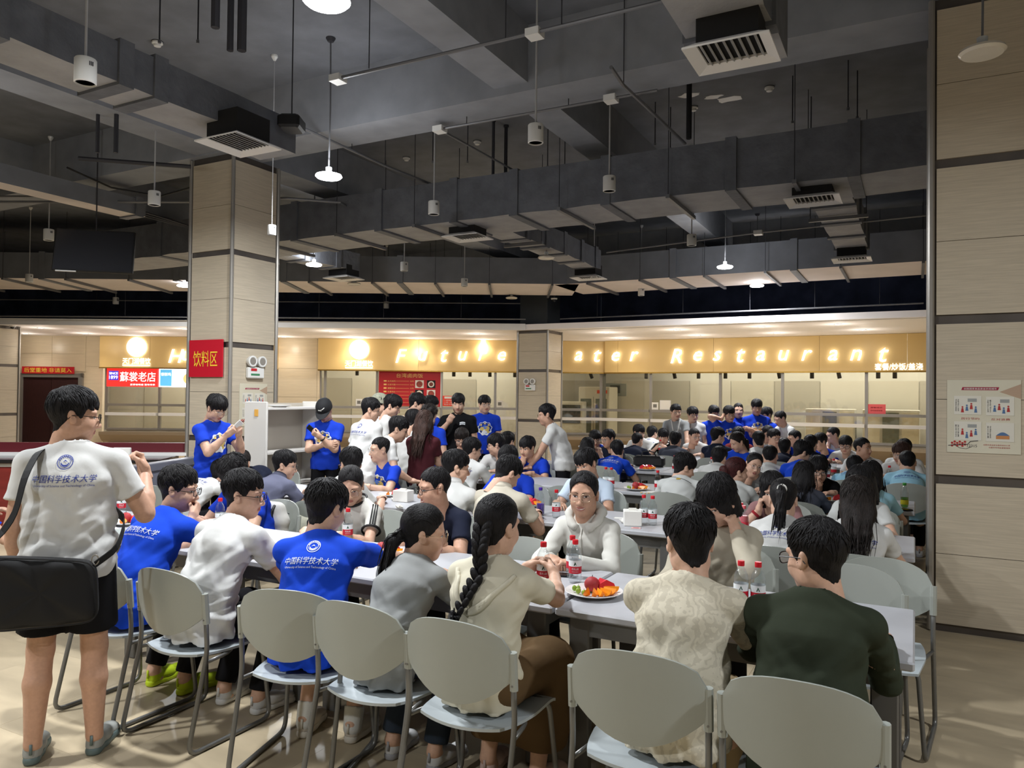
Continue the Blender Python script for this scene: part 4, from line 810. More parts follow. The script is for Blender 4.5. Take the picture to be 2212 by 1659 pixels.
# ------------------------------------------------------------------ fruit plates
M_melon = mat('melon_flesh', (206, 44, 56), .35, noise=(60, .12, 4)); M_rind = mat('melon_rind', (60, 110, 60), .5); M_or = mat('orange_flesh', (240, 150, 30), .35, noise=(80, .1, 3)); M_peel = mat('orange_peel', (236, 130, 20), .45, bump=(300, .3, .001)); M_peach = mat('peach_skin', (170, 50, 54), .6, noise=(14, .25, 4)); M_grape = mat('grape_skin', (140, 170, 60), .25, coat=.3)
def wedge(m1, m2, r=.035, th=.5, n=8):
    g = MB(); V = []; f = []
    for i in range(n + 1):
        a = math.pi * i / n
        V.append((0, r * math.cos(a), 0)); V.append((r * math.sin(a) * math.sin(th), r * math.cos(a), r * math.sin(a) * math.cos(th))); V.append((-r * math.sin(a) * math.sin(th), r * math.cos(a), r * math.sin(a) * math.cos(th))); V.append((0, r * math.cos(a), r * math.sin(a) * 1.08))
    for i in range(n):
        k, l = i * 4, i * 4 + 4; f += [((k, l, l + 1, k + 1), 0), ((k, k + 2, l + 2, l), 0), ((k + 1, l + 1, l + 3, k + 3), 1), ((k + 3, l + 3, l + 2, k + 2), 1)]
    for q, m_ in f: g.f.append(q); g.m.append(m_)
    g.v.append(np.array(V)); g.n = len(V); return g
def fruit_plate(c, where, r=.13, n_mel=3, n_or=5, peach=1, grapes=4, seed=0):
    rs = random.Random(seed); t = thing('plate', 'white fruit plate ' + where, 'plate', c, 0, 'fruit plates'); plate_mb(r).build('dish', M_plate, t, smooth='auto')
    base = c[2] + .012; ca = math.atan2(-c[1], -c[0])
    def at(a, rr, h): return (c[0] + rr * math.cos(ca + a), c[1] + rr * math.sin(ca + a), base + h)
    for i in range(n_or):
        a = -.9 + 1.8 * i / max(1, n_or - 1) + .5; o = thing('orange_wedge', 'orange wedge on the fruit plate ' + where, 'orange', at(a, r * .62, .0), ca + a + rs.uniform(-.3, .3) + math.pi / 2, 'orange wedges ' + where)
        g = wedge(0, 1, .034); g.v[0] = xf(g.v[0] * [1, 1, -1], Matrix.Translation((0, 0, .038)) @ Matrix.Rotation(rs.uniform(-.5, .2), 4, 'Y')); g.f = [q[::-1] for q in g.f]; g.build('slice', [M_or, M_peel], o)
    for i in range(n_mel):
        a = 1.9 + .75 * i; o = thing('melon_piece', 'red watermelon piece on the fruit plate ' + where, 'watermelon', at(a, r * .45, .0), ca + a, 'melon pieces ' + where)
        g = MB(); g.prism([(-.05, 0), (.05, 0), (.036, .04), (0, .058), (-.036, .04)], -.014, .014, axes=(0, 2, 1), X=Matrix.Rotation(rs.uniform(-.4, .4), 4, 'X')); g.build('flesh', M_melon, o); MB().box((-.05, -.0145, -.003), (.05, .0145, .005)).build('rind', M_rind, o)
    if peach:
        o = thing('peach', 'whole red peach on the fruit plate ' + where, 'peach', at(3.6, r * .15, .0), 0, None); g = MB(); n = 18; g.ball((0, 0, .036), (.038, .037, .036), 18, 10)
        v = g.v[0]; an = np.arctan2(v[:, 1], v[:, 0]); v[:, :2] *= (1 - .10 * np.exp(-(an / .25) ** 2))[:, None]; g.build('skin', M_peach, o, smooth=True); MB().tube([(0, 0, .068), (.002, 0, .08)], .002, 5).build('stem', M_pipe_d, o)
    for i in range(grapes):
        o = thing('grape', 'green grape on the fruit plate ' + where, 'grape', at(4.5 + .28 * i, r * (.55 + .12 * (i % 2)), .0), 0, 'grapes ' + where); MB().ball((0, 0, .014 + .006 * (i % 2)), (.0115, .0115, .014), 10, 7).build('skin', M_grape, o, smooth=True); MB().tube([(0, 0, .026), (0, .002, .034)], .001, 4).build('stem', M_green, o)
PL = [(1283, 1286, 'before the hoodie', .14, 3, 6, 1, 5), (828, 1203, 'beside the blue shirt elbow', .13, 1, 3, 1, 2), (1366, 1062, 'in the third row', .13, 2, 4, 1, 4), (1390, 1018, 'in the fourth row', .13, 4, 5, 0, 0), (275, 1133, 'behind the standing man', .13, 1, 3, 1, 2), (1619, 1002, 'far right of the hair bun', .12, 2, 3, 0, 0), (845, 1072, 'before the seated blue shirt', .12, 1, 2, 0, 0), (1188, 1082, 'beside the purple drink', .12, 2, 2, 0, 1), (1798, 1084, 'beside the long black hair', .12, 1, 1, 0, 4)]
for i, (px, py, wh_, r, a, b, c_, d_) in enumerate(PL):
    c = snap(atz(px, py, TBLH), .16); fruit_plate((c[0], c[1], TBLH + .0005), wh_, r, a, b, c_, d_, i)
# ------------------------------------------------------------------ other table things
def flatbox(name, label, cat, px, py, size, mt, rz=0, z=TBLH, ch=.004):
    c = snap(atz(px, py, z), .1); t = thing(name, label, cat, (c[0], c[1], z + .0005), rz); sx, sy, sz = size
    MB().cbox((-sx / 2, -sy / 2, 0), (sx / 2, sy / 2, sz), ch).build('body', mt, t); return t
o = flatbox('tissue_box', 'white tissue box beside the bottle pair', 'box', 1366, 1134, (.13, .13, .11), M_pap, .4); MB().prism([(-.03, -.01), (.03, -.008), (.028, .012), (-.026, .01)], .109, .125).build('tissue', M_pap, o)
o = flatbox('tissue_box', 'white tissue box in front of the seated blue shirt', 'box', 871, 1083, (.15, .12, .10), M_pap, .1); MB().prism([(-.03, -.01), (.03, -.008), (.028, .012), (-.026, .01)], .099, .115).build('tissue', M_pap, o)
o = flatbox('smartphone', 'black phone lying beside the hoodie sleeve', 'phone', 1205, 1243, (.075, .155, .009), mat('phone_black', (16, 16, 18), .2), math.radians(-75)); MB().box((-.034, -.072, .009), (.034, .072, .0095)).build('screen', mat('phone_glass', (24, 26, 30), .08), o)
o = flatbox('smartphone', 'dark phone beside the green tea bottle', 'phone', 1955, 1102, (.08, .16, .012), MATS['phone_black'], .9); MB().box((-.034, -.072, .012), (.034, .072, .0125)).build('screen', MATS['phone_glass'], o)
o = flatbox('candy_wrapper', 'small pink wrapper lying on the second row table', 'wrapper', 1372, 1142, (.07, .045, .003), mat('pink_wrap', (226, 180, 176), .5), .3, ch=.0008); MB().box((-.02, -.01, .003), (.02, .01, .0035)).build('mark', M_red, o)
flatbox('napkin', 'white napkin on the second row table', 'napkin', 1345, 1120, (.13, .06, .003), M_pap, .2, ch=.0008)
for px, py, lab in ((1347, 1130, 'crumpled white tissue near the pink wrapper'), (852, 1082, 'crumpled white tissue before the white box'), (862, 1098, 'crumpled white tissue left of the navy shirt'), (246, 1150, 'crumpled white tissue near the standing man')):
    c = atz(px, py, TBLH); t = thing('crumpled_tissue', lab, 'tissue', (c[0], c[1], TBLH), 0, 'tissues'); g = MB(); g.ball((0, 0, .016), (.035, .026, .017), 14, 9); v = g.v[0]; g.v[0] = v * (1 + .22 * np.sin(v @ np.array([150, 90, 210]) + 1)[:, None] * [1, 1, .6]); g.v[0][:, 2] = np.maximum(g.v[0][:, 2], .0008); g.build('paper', M_pap, t, smooth=False)
o = flatbox('notebook', 'grey folded bag lying on the left table', 'bag', 258, 1160, (.26, .16, .03), mat('grey_bag', (150, 156, 154), .6), .2, ch=.01); MB().box((-.1, -.083, .012), (.1, -.08, .018)).build('zip', M_black, o)
flatbox('snack_paper', 'sheet of scraps on the third row table', 'paper', 1395, 1067, (.2, .12, .003), M_pap, .1, ch=.0008)
for i, (dx, dy) in enumerate(((-.05, .02), (.0, -.02), (.05, .015), (.02, .03))):
    c = atz(1395, 1067, TBLH + .003); o = thing('melon_seed', 'pale scrap on the paper in the third row', 'scrap', (c[0] + dx, c[1] + dy, TBLH + .003), i, 'scraps'); MB().ball((0, 0, .006), (.016, .011, .006), 8, 5).build('piece', mat('scrap_tan', (206, 170, 110), .5), o, smooth=True)
o = flatbox('handbag', 'black handbag on the fourth row table', 'handbag', 1410, 1006, (.42, .16, .15), mat('bag_black', (22, 22, 24), .5), .1, ch=.03); MB().tube([(-.1, -.05, .145), (-.08, -.05, .2), (0, -.05, .215), (.08, -.05, .2), (.1, -.05, .145)], .008, 6).build('handle', MATS['bag_black'], o)
# empty chairs that show
for px, py, z_, rz, lab in ((1138, 1162, .845, math.pi, 'empty grey chair between the navy shirt and the hoodie'), (1850, 1222, .845, math.pi - .12, 'empty grey chair at the near right, the left of two'), (1912, 1207, .845, math.pi - .1, 'empty grey chair at the near right, before the column'), (1222, 1050, .845, 0.0, 'empty grey chair behind the purple drink')):
    c = atz(px, py, z_); put_chair(c[0] - .29 * math.sin(rz), c[1] + .25 * math.cos(rz), rz, lab)
# ------------------------------------------------------------------ implicit-surface mesher (numpy surface nets)
V3 = lambda *a: np.array(a, float)
def nrm(v): v = np.asarray(v, float); return v / (np.linalg.norm(v) + 1e-12)
class SDF:
    def __init__(s, lo, hi, h):
        s.lo = np.asarray(lo, np.float32); s.h = float(h)
        s.n = np.maximum(((np.asarray(hi) - np.asarray(lo)) / h).astype(int) + 2, 4)
        s.ax = [s.lo[i] + h * np.arange(s.n[i], dtype=np.float32) for i in range(3)]
        s.F = np.full(tuple(s.n), 10.0, np.float32)
    def sl(s, lo, hi):
        r = []
        for i in range(3):
            a = int(max(0, math.floor((lo[i] - s.lo[i]) / s.h))); b = int(min(s.n[i], math.ceil((hi[i] - s.lo[i]) / s.h) + 1))
            if b <= a: return None
            r.append(slice(a, b))
        return tuple(r)
    def xyz(s, q): return s.ax[0][q[0]][:, None, None], s.ax[1][q[1]][None, :, None], s.ax[2][q[2]][None, None, :]
    def comb(s, q, d, k, op):
        F = s.F[q]
        if op == '+':
            if k <= 0: s.F[q] = np.minimum(F, d); return
            h = np.clip(.5 + .5 * (F - d) / k, 0, 1); s.F[q] = F * (1 - h) + d * h - k * h * (1 - h)
        else:
            d = -d; h = np.clip(.5 - .5 * (F - d) / max(k, 1e-6), 0, 1); s.F[q] = F * (1 - h) + d * h + max(k, 1e-6) * h * (1 - h)
    def cone(s, a, b, ra, rb, k=.02, lat=None, sx=1.0, cut=None, op='+'):
        a = np.asarray(a, np.float32); b = np.asarray(b, np.float32); R = max(ra, rb) * max(sx, 1) + k + 3.2 * s.h
        q = s.sl(np.minimum(a, b) - R, np.maximum(a, b) + R)
        if q is None: return
        x, y, z = s.xyz(q); ab = b - a; L2 = float(ab @ ab) + 1e-9
        t = np.clip(((x - a[0]) * ab[0] + (y - a[1]) * ab[1] + (z - a[2]) * ab[2]) / L2, 0, 1)
        qx = x - (a[0] + t * ab[0]); qy = y - (a[1] + t * ab[1]); qz = z - (a[2] + t * ab[2]); dd = qx * qx + qy * qy + qz * qz
        if lat is not None and sx != 1.0:
            l = qx * lat[0] + qy * lat[1] + qz * lat[2]; dd = np.maximum(dd - l * l * (1 - 1 / (sx * sx)), 0)
        d = np.sqrt(dd) - (ra + (rb - ra) * t)
        if cut is not None:
            c, n = cut; d = np.maximum(d, (x - c[0]) * n[0] + (y - c[1]) * n[1] + (z - c[2]) * n[2])
        s.comb(q, d, k, op)
    def ell(s, c, r, k=.02, op='+', rot=None):
        c = np.asarray(c, float); r = np.broadcast_to(np.asarray(r, float), (3,)); R = r.max() + k + 3.2 * s.h
        q = s.sl(c - R, c + R)
        if q is None: return
        x, y, z = s.xyz(q); x = x - c[0]; y = y - c[1]; z = z - c[2]
        if rot is not None: x, y, z = (rot[0][0] * x + rot[1][0] * y + rot[2][0] * z, rot[0][1] * x + rot[1][1] * y + rot[2][1] * z, rot[0][2] * x + rot[1][2] * y + rot[2][2] * z)
        m = np.sqrt((x / r[0]) ** 2 + (y / r[1]) ** 2 + (z / r[2]) ** 2); d = (m - 1) * r.min() if r.max() / r.min() > 2.2 else (m - 1) * (m / np.maximum(np.sqrt((x / r[0] ** 2) ** 2 + (y / r[1] ** 2) ** 2 + (z / r[2] ** 2) ** 2), 1e-6))
        s.comb(q, d.astype(np.float32), k, op)
    def cutplane(s, c, n):
        x, y, z = s.xyz((slice(None),) * 3); s.F = np.maximum(s.F, (x - c[0]) * n[0] + (y - c[1]) * n[1] + (z - c[2]) * n[2])
    def nets(s):
        F = s.F; I = F < 0
        c = np.zeros(tuple(s.n - 1), np.int8)
        for a in (0, 1):
            for b in (0, 1):
                for d in (0, 1): c += I[a:a + s.n[0] - 1, b:b + s.n[1] - 1, d:d + s.n[2] - 1]
        act = (c > 0) & (c < 8); cells = np.argwhere(act)
        if len(cells) == 0: return np.zeros((0, 3)), np.zeros((0, 4), int)
        idx = np.full(act.shape, -1, np.int64); idx[act] = np.arange(len(cells))
        C8 = {}
        for a in (0, 1):
            for b in (0, 1):
                for d in (0, 1): C8[(a, b, d)] = F[cells[:, 0] + a, cells[:, 1] + b, cells[:, 2] + d]
        pos = np.zeros((len(cells), 3)); cnt = np.zeros(len(cells))
        for ka in C8:
            for ax in range(3):
                if ka[ax]: continue
                kb = list(ka); kb[ax] = 1; kb = tuple(kb); A, B = C8[ka], C8[kb]; m = (A < 0) != (B < 0)
                if not m.any(): continue
                t = A[m] / (A[m] - B[m]); p = np.tile(np.array(ka, float), (len(t), 1)); p[:, ax] = t; pos[m] += p; cnt[m] += 1
        V = s.lo + s.h * (cells + pos / cnt[:, None])
        Q = []
        for ax in range(3):
            o = [i for i in range(3) if i != ax]
            n0 = [slice(None)] * 3; n1 = [slice(None)] * 3; n0[ax] = slice(0, -1); n1[ax] = slice(1, None)
            A = I[tuple(n0)]; B = I[tuple(n1)]; e = np.argwhere(A != B)
            ok = (e[:, o[0]] > 0) & (e[:, o[1]] > 0) & (e[:, o[0]] < s.n[o[0]] - 1) & (e[:, o[1]] < s.n[o[1]] - 1); e = e[ok]
            if len(e) == 0: continue
            def ci(d0, d1):
                w_ = e.copy(); w_[:, o[0]] += d0; w_[:, o[1]] += d1; return idx[w_[:, 0], w_[:, 1], w_[:, 2]]
            q = np.stack([ci(-1, -1), ci(0, -1), ci(0, 0), ci(-1, 0)], 1)
            ins = I[e[:, 0], e[:, 1], e[:, 2]]
            flip = ins if ax == 1 else ~ins
            q[flip] = q[flip][:, ::-1]; Q.append(q)
        Q = np.concatenate(Q); Q = Q[(Q >= 0).all(1)]
        return V, Q
def fast_mesh(name, V, Q, mats, mi=None, smooth=True):
    me = bpy.data.meshes.new(name); nv, nq = len(V), len(Q)
    me.vertices.add(nv); me.vertices.foreach_set('co', np.ascontiguousarray(V, np.float32).ravel())
    me.loops.add(nq * 4); me.loops.foreach_set('vertex_index', np.ascontiguousarray(Q, np.int32).ravel())
    me.polygons.add(nq); me.polygons.foreach_set('loop_start', np.arange(0, nq * 4, 4, dtype=np.int32)); me.polygons.foreach_set('loop_total', np.full(nq, 4, np.int32))
    if not isinstance(mats, (list, tuple)): mats = [mats]
    for m_ in mats: me.materials.append(m_)
    if mi is not None: me.polygons.foreach_set('material_index', np.ascontiguousarray(mi, np.int32))
    if smooth: me.polygons.foreach_set('use_smooth', np.ones(nq, bool))
    me.update(calc_edges=True); me.validate(verbose=False)
    return me
def joinm(parts):
    Vs, Qs, Ms, b = [], [], [], 0
    for V, Q, m in parts:
        if len(V) == 0: continue
        Vs.append(V); Qs.append(np.asarray(Q) + b); b += len(V); Ms.append(np.full(len(Q), m) if np.isscalar(m) else np.asarray(m))
    return np.concatenate(Vs), np.concatenate(Qs), np.concatenate(Ms)
def rotx(a): c, s = math.cos(a), math.sin(a); return np.array([[1, 0, 0], [0, c, -s], [0, s, c]])
def roty(a): c, s = math.cos(a), math.sin(a); return np.array([[c, 0, s], [0, 1, 0], [-s, 0, c]])
def rotz(a): c, s = math.cos(a), math.sin(a); return np.array([[c, -s, 0], [s, c, 0], [0, 0, 1]])
# ------------------------------------------------------------------ head, hands, hair templates
_HEAD = {}
def head_tpl(res):
    if res in _HEAD: return _HEAD[res]
    s = SDF((-.105, -.13, -.2), (.105, .14, .145), res)
    s.ell((0, -.014, .036), (.074, .094, .086), .0)
    s.ell((0, .020, -.030), (.061, .066, .084), .03)
    s.ell((0, .050, -.088), (.028, .026, .024), .03)
    for e in (-1, 1):
        s.ell((e * .034, .050, -.032), (.030, .030, .034), .02)
        s.ell((e * .030, .066, .026), (.026, .018, .012), .016)
        s.ell((e * .050, -.002, -.062), (.018, .034, .030), .03)
    s.cone((0, .078, .010), (0, .100, -.032), .0075, .0125, .014)
    for e in (-1, 1):
        s.ell((e * .0115, .092, -.037), (.009, .010, .0075), .008)
        s.ell((e * .031, .093, .005), (.017, .014, .010), .012, op='-')
    s.ell((0, .078, -.057), (.021, .013, .006), .008); s.ell((0, .076, -.068), (.018, .013, .0065), .008)
    s.ell((0, .083, -.0625), (.017, .006, .0012), .003, op='-')
    for e in (-1, 1):
        R = rotx(.25) @ rotz(-e * .35)
        s.ell((e * .079, -.012, -.004), (.0085, .019, .031), .008, rot=R)
        s.ell((e * .087, -.006, .000), (.006, .010, .018), .004, op='-')
    s.cone((0, -.022, -.06), (0, -.040, -.19), .052, .056, .03)
    V, Q = s.nets(); c = V[Q].mean(1)
    lips = (np.abs(c[:, 0]) < .023) & (c[:, 1] > .072) & (np.abs(c[:, 2] + .0625) < .0115 * np.sqrt(np.clip(1 - (c[:, 0] / .024) ** 2, 0, 1)))
    bv = BVHTree.FromPolygons(V.tolist(), Q.tolist())
    _HEAD[res] = (V, Q, np.where(lips, 1, 0), bv); return _HEAD[res]
_HAND = {}
def hand_tpl(curl, res):
    key = (round(curl, 2), res)
    if key in _HAND: return _HAND[key]
    s = SDF((-.06, -.05, -.1), (.085, .2, .035), res)
    s.cone((0, -.035, 0), (0, .01, 0), .027, .026, .0, V3(1, 0, 0), 1.15)
    s.cone((-.001, .01, 0), (0, .078, 0), .019, .0165, .02, V3(1, 0, 0), 2.3)
    for i, (bx, ln) in enumerate(((.031, .070), (.0105, .078), (-.0105, .072), (-.031, .056))):
        p = V3(bx, .078, .002); ang = curl * (.25 if i == 0 else .2) - .05; sp = (i - 1.5) * -.05 * (1 - curl)
        for j, f in enumerate((.45, .30, .25)):
            ang += curl * (1.0, 1.25, .8)[j]; d = V3(math.sin(sp), math.cos(ang), -math.sin(ang)); p2 = p + d * ln * f
            s.cone(p, p2, .0098 - .0011 * j, .0090 - .0011 * j, .004); p = p2
    a = V3(.020, .018, -.006); b = V3(.046 - .012 * curl, .052, -.014 - .018 * curl); c = V3(.056 - .030 * curl, .082 - .004 * curl, -.018 - .034 * curl)
    s.cone(a, b, .0155, .012, .010); s.cone(b, c, .0112, .009, .004)
    V, Q = s.nets(); _HAND[key] = (V, Q); return _HAND[key]
def locks(paths, w0, side=3):
    """tapered strands: paths list of (points, widths)"""
    Vs, Qs, b = [], [], 0
    for P, r in paths:
        P = np.asarray(P, float); k = len(P); T = np.gradient(P, axis=0); T /= np.linalg.norm(T, axis=1, keepdims=True) + 1e-9
        n = P - np.array([0, -.015, .03]); n -= T * (n * T).sum(1, keepdims=True); n /= np.linalg.norm(n, axis=1, keepdims=True) + 1e-9; u = np.cross(T, n)
        r = np.asarray(r)[:, None]
        ring = [P + u * r, P + n * r * .55, P - u * r, P - n * r * .4]
        V = np.stack(ring, 1).reshape(-1, 3); q = []
        for i in range(k - 1):
            for j in range(4): q.append((i * 4 + j, i * 4 + (j + 1) % 4, i * 4 + 4 + (j + 1) % 4, i * 4 + 4 + j))
        Vs.append(V); Qs.append(np.array(q) + b); b += len(V)
    return np.concatenate(Vs), np.concatenate(Qs)
HL = {  # hairlines: degrees from the front -> lowest z of the hair
 'short':  [(0, .050), (20, .046), (40, .044), (58, .030), (66, -.002), (76, -.012), (86, .012), (104, .016), (116, -.030), (140, -.066), (180, -.082)],
 'fringe': [(0, .030), (22, .026), (44, .024), (58, .010), (66, -.014), (76, -.022), (86, .004), (104, .010), (116, -.035), (140, -.072), (180, -.088)],
 'crew':   [(0, .066), (25, .064), (48, .058), (60, .034), (68, .004), (76, -.002), (88, .022), (106, .026), (118, -.010), (140, -.044), (180, -.058)],
 'back':   [(0, .082), (10, .080), (25, .070), (45, .052), (62, .022), (74, .002), (90, -.006), (106, -.010), (120, -.040), (140, -.062), (180, -.072)],
 'bob':    [(0, .034), (20, .026), (34, .004), (46, -.050), (62, -.078), (90, -.090), (130, -.105), (180, -.110)],
 'long':   [(0, .070), (18, .056), (34, .026), (46, -.030), (60, -.090), (90, -.12), (140, -.13), (180, -.13)]}
_HAIR = {}
def hair_tpl(style, res, n_locks=170, down=None, seed=0):
    key = (style, res, n_locks, seed) if down is None else None
    if key in _HAIR: return _HAIR[key]
    base = {'messy': 'fringe', 'curly': 'fringe', 'pony': 'back', 'highpony': 'back', 'bun': 'back', 'braid': 'back', 'longdown': 'long'}.get(style, style)
    rs = np.random.default_rng(seed + len(style) * 7)
    hl = np.array(HL[base], float); dn = V3(0, 0, -1) if down is None else down
    lo = V3(-.125, -.17, -.16); hi = V3(.125, .13, .17)
    if style == 'longdown': lo[2] = -.5; lo[1] = -.3
    if style in ('pony', 'highpony', 'bun'): lo[1] = -.26; lo[2] = -.42
    if style == 'bob': lo[2] = -.18
    s = SDF(lo, hi, res)
    thick = {'crew': .006, 'back': .009, 'pony': .010, 'highpony': .009, 'bun': .011, 'braid': .010, 'curly': .022, 'messy': .019, 'bob': .018, 'longdown': .014, 'fringe': .016}.get(style, .014)
    cz, cy = .040, -.016
    q = (slice(None),) * 3; x, y, z = s.xyz(q)
    s0 = SDF(lo, hi, res); s0.F[:] = .06
    s0.ell((0, -.014, .036), (.074, .094, .086), .0); s0.ell((0, .020, -.030), (.061, .066, .084), .03); s0.cone((0, -.022, -.06), (0, -.040, -.19), .052, .056, .03)
    th = np.degrees(np.abs(np.arctan2(x, y - .0))) + 0 * z
    zm = np.interp(th, hl[:, 0], hl[:, 1]); front = np.clip((62 - th) / 20, 0, 1)
    jag = (.010 * np.sin(x * 95 + seed * 2) * np.sin(th * .21 + seed) + .006 * np.sin(x * 210 + 3 * seed)) * front + .005 * np.sin(th * .9 + 2) * (1 - front)
    if base in ('back', 'long'): jag = jag * .12
    if base == 'long': jag = jag + .022 * np.sin(th * .13 + seed) + .010 * np.sin(th * .5)
    tz = np.clip(z / .10, 0, 1); lng = base in ('bob', 'long')
    te = thick * ((.75 if lng else .55) + (.65 if lng else .85) * tz)
    em = np.where(front > .5, .8, .9 if lng else (.5 if base == 'back' else .10)); te = te * (em + (1 - em) * np.clip((z - zm) / (.05 if not lng else .02), 0, 1))
    d = s0.F - te
    if lng: d = np.minimum(d, np.where(z < .03, np.sqrt((x / .088) ** 2 + ((y + .030) / .092) ** 2) - 1, 1) * .08)
    d = np.maximum(d, (zm + jag - z) * .8)
    if style in ('curly', 'messy', 'short', 'fringe', 'bob'):
        f = 70 if style == 'curly' else 55; a = .007 if style == 'curly' else .0036
        d = d + a * np.sin(f * x + 3 * np.sin(f * .6 * y) + seed) * np.sin(f * .8 * y + 1 + 2 * np.sin(40 * z)) * np.sin(f * .7 * z + seed)
    s.F = d.astype(np.float32)
    ext = []
    if style == 'longdown':
        for e, w_ in ((0, .058), (-.045, .042), (.045, .042)):
            a = V3(e, -.055, .02); b = V3(e * 1.3, -.080, -.07); c = b + dn * .13 + V3(-e * .1, -.02, 0); c2 = c + dn * .16 + V3(-e * .5, .01, 0)
            s.cone(a, b, w_, w_ * .75, .03); s.cone(b, c, w_ * .75, w_ * .42, .03); s.cone(c, c2, w_ * .42, .006, .03); ext += [[a, b, c, c2]] * 2
        for e in (-1, 1):
            a = V3(e * .074, .016, .0); b = V3(e * .082, .010, -.08); c = b + dn * .10 + V3(e * .002, -.035, 0); s.cone(a, b, .016, .017, .02); s.cone(b, c, .017, .004, .02); ext.append([a, b, c, c + dn * .06])
    if style in ('pony', 'highpony'):
        a = V3(0, -.096, -.012) if style == 'pony' else V3(0, -.104, .062); b = a + V3(0, -.040, -.005) + dn * .035; c = b + dn * .11 + V3(.0, -.005, 0); c2 = c + dn * (.13 if style == 'pony' else .17) + V3(0, .02, 0)
        s.cone(a, b, .022, .028, .02); s.cone(b, c, .030, .024, .02); s.cone(c, c2, .024, .005, .02); ext += [[a, b, c, c2]] * 2
    if style == 'bun': s.ell((0, -.125, .01), (.046, .038, .042), .012); s.ell((.02, -.12, -.02), (.03, .03, .03), .02)
    V, Q = s.nets(); parts = [(V, Q, 0)]; hb = BVHTree.FromPolygons(V.tolist(), Q.tolist())
    # strands laid over the cap
    ax = nrm(V3(.12 * math.sin(seed * 3), -.42, 1)); P = []; cen = Vector((0, cy, .045)); cn = np.array(cen)
    flow_back = base == 'back'
    def onto(dv, lift):
        h = hb.ray_cast(cen, Vector(dv))
        return cn + nrm(dv) * .1 if h[0] is None else cn + (np.array(h[0]) - cn) * lift
    for i in range(n_locks):
        th0 = rs.uniform(-math.pi, math.pi); pts = []
        if flow_back:
            xx = rs.uniform(-.95, .95); ph = np.linspace(rs.uniform(.25, 1.1), rs.uniform(1.5, 2.7), 7)
            for p in ph: pts.append(onto((xx * (1 - .3 * (p / 2.7) ** 2), math.cos(p) * math.sqrt(max(.05, 1 - xx * xx * .8)), math.sin(p) * math.sqrt(max(.05, 1 - xx * xx)) - .3 * max(0, p - 1.8)), 1.006))
        else:
            a0 = rs.uniform(.05, 1.35); a1 = a0 + rs.uniform(.35, .85); tw = rs.normal(0, .25); lf = (.09 if style in ('curly', 'messy') else .05) * rs.uniform(0, 1) ** 2
            for t in np.linspace(0, 1, 6):
                a = a0 + (a1 - a0) * t; th_ = th0 + tw * t
                dirv = ax * math.cos(a) + math.sin(a) * (V3(0, 1, 0) * math.cos(th_) + V3(1, 0, 0) * math.sin(th_))
                p = onto(dirv, 1.004 + lf * t * t); ang = math.degrees(abs(math.atan2(p[0], p[1]))); zl = np.interp(ang, hl[:, 0], hl[:, 1]) - rs.uniform(.0, .010)
                if style == 'curly': p = p + rs.normal(0, .003, 3)
                p[2] = max(p[2], zl); pts.append(p)
        wd = rs.uniform(.0022, .0052) * (.6 if style == 'crew' else 1)
        P.append((pts, wd * np.array([.35, .9, 1, .85, .55, .08] if len(pts) == 6 else [.3, .8, 1, 1, .9, .6, .1])))
    for chain in ext:
        for i in range(26 if style != 'longdown' else 22):
            o = rs.normal(0, .015, 3); o2 = rs.normal(0, .022, 3) + dn * rs.uniform(-.05, .05); wv = rs.uniform(0, 6); pts = []
            for t in np.linspace(0, 1, 7):
                j = min(2, int(t * 3)); u = t * 3 - j; pts.append(chain[j] * (1 - u) + chain[j + 1] * u + (o * (1 - t) + o2 * t) + V3(.008 * math.sin(t * 7 + wv), .006 * math.cos(t * 6 + wv), 0) * t)
            P.append((pts, rs.uniform(.003, .006) * np.array([.6, 1, 1, 1, .9, .6, .1])))
    if P: v, q2 = locks(P, 0); parts.append((v, q2, 0))
    out = joinm(parts)[:2]
    if key is not None: _HAIR[key] = out
    return out
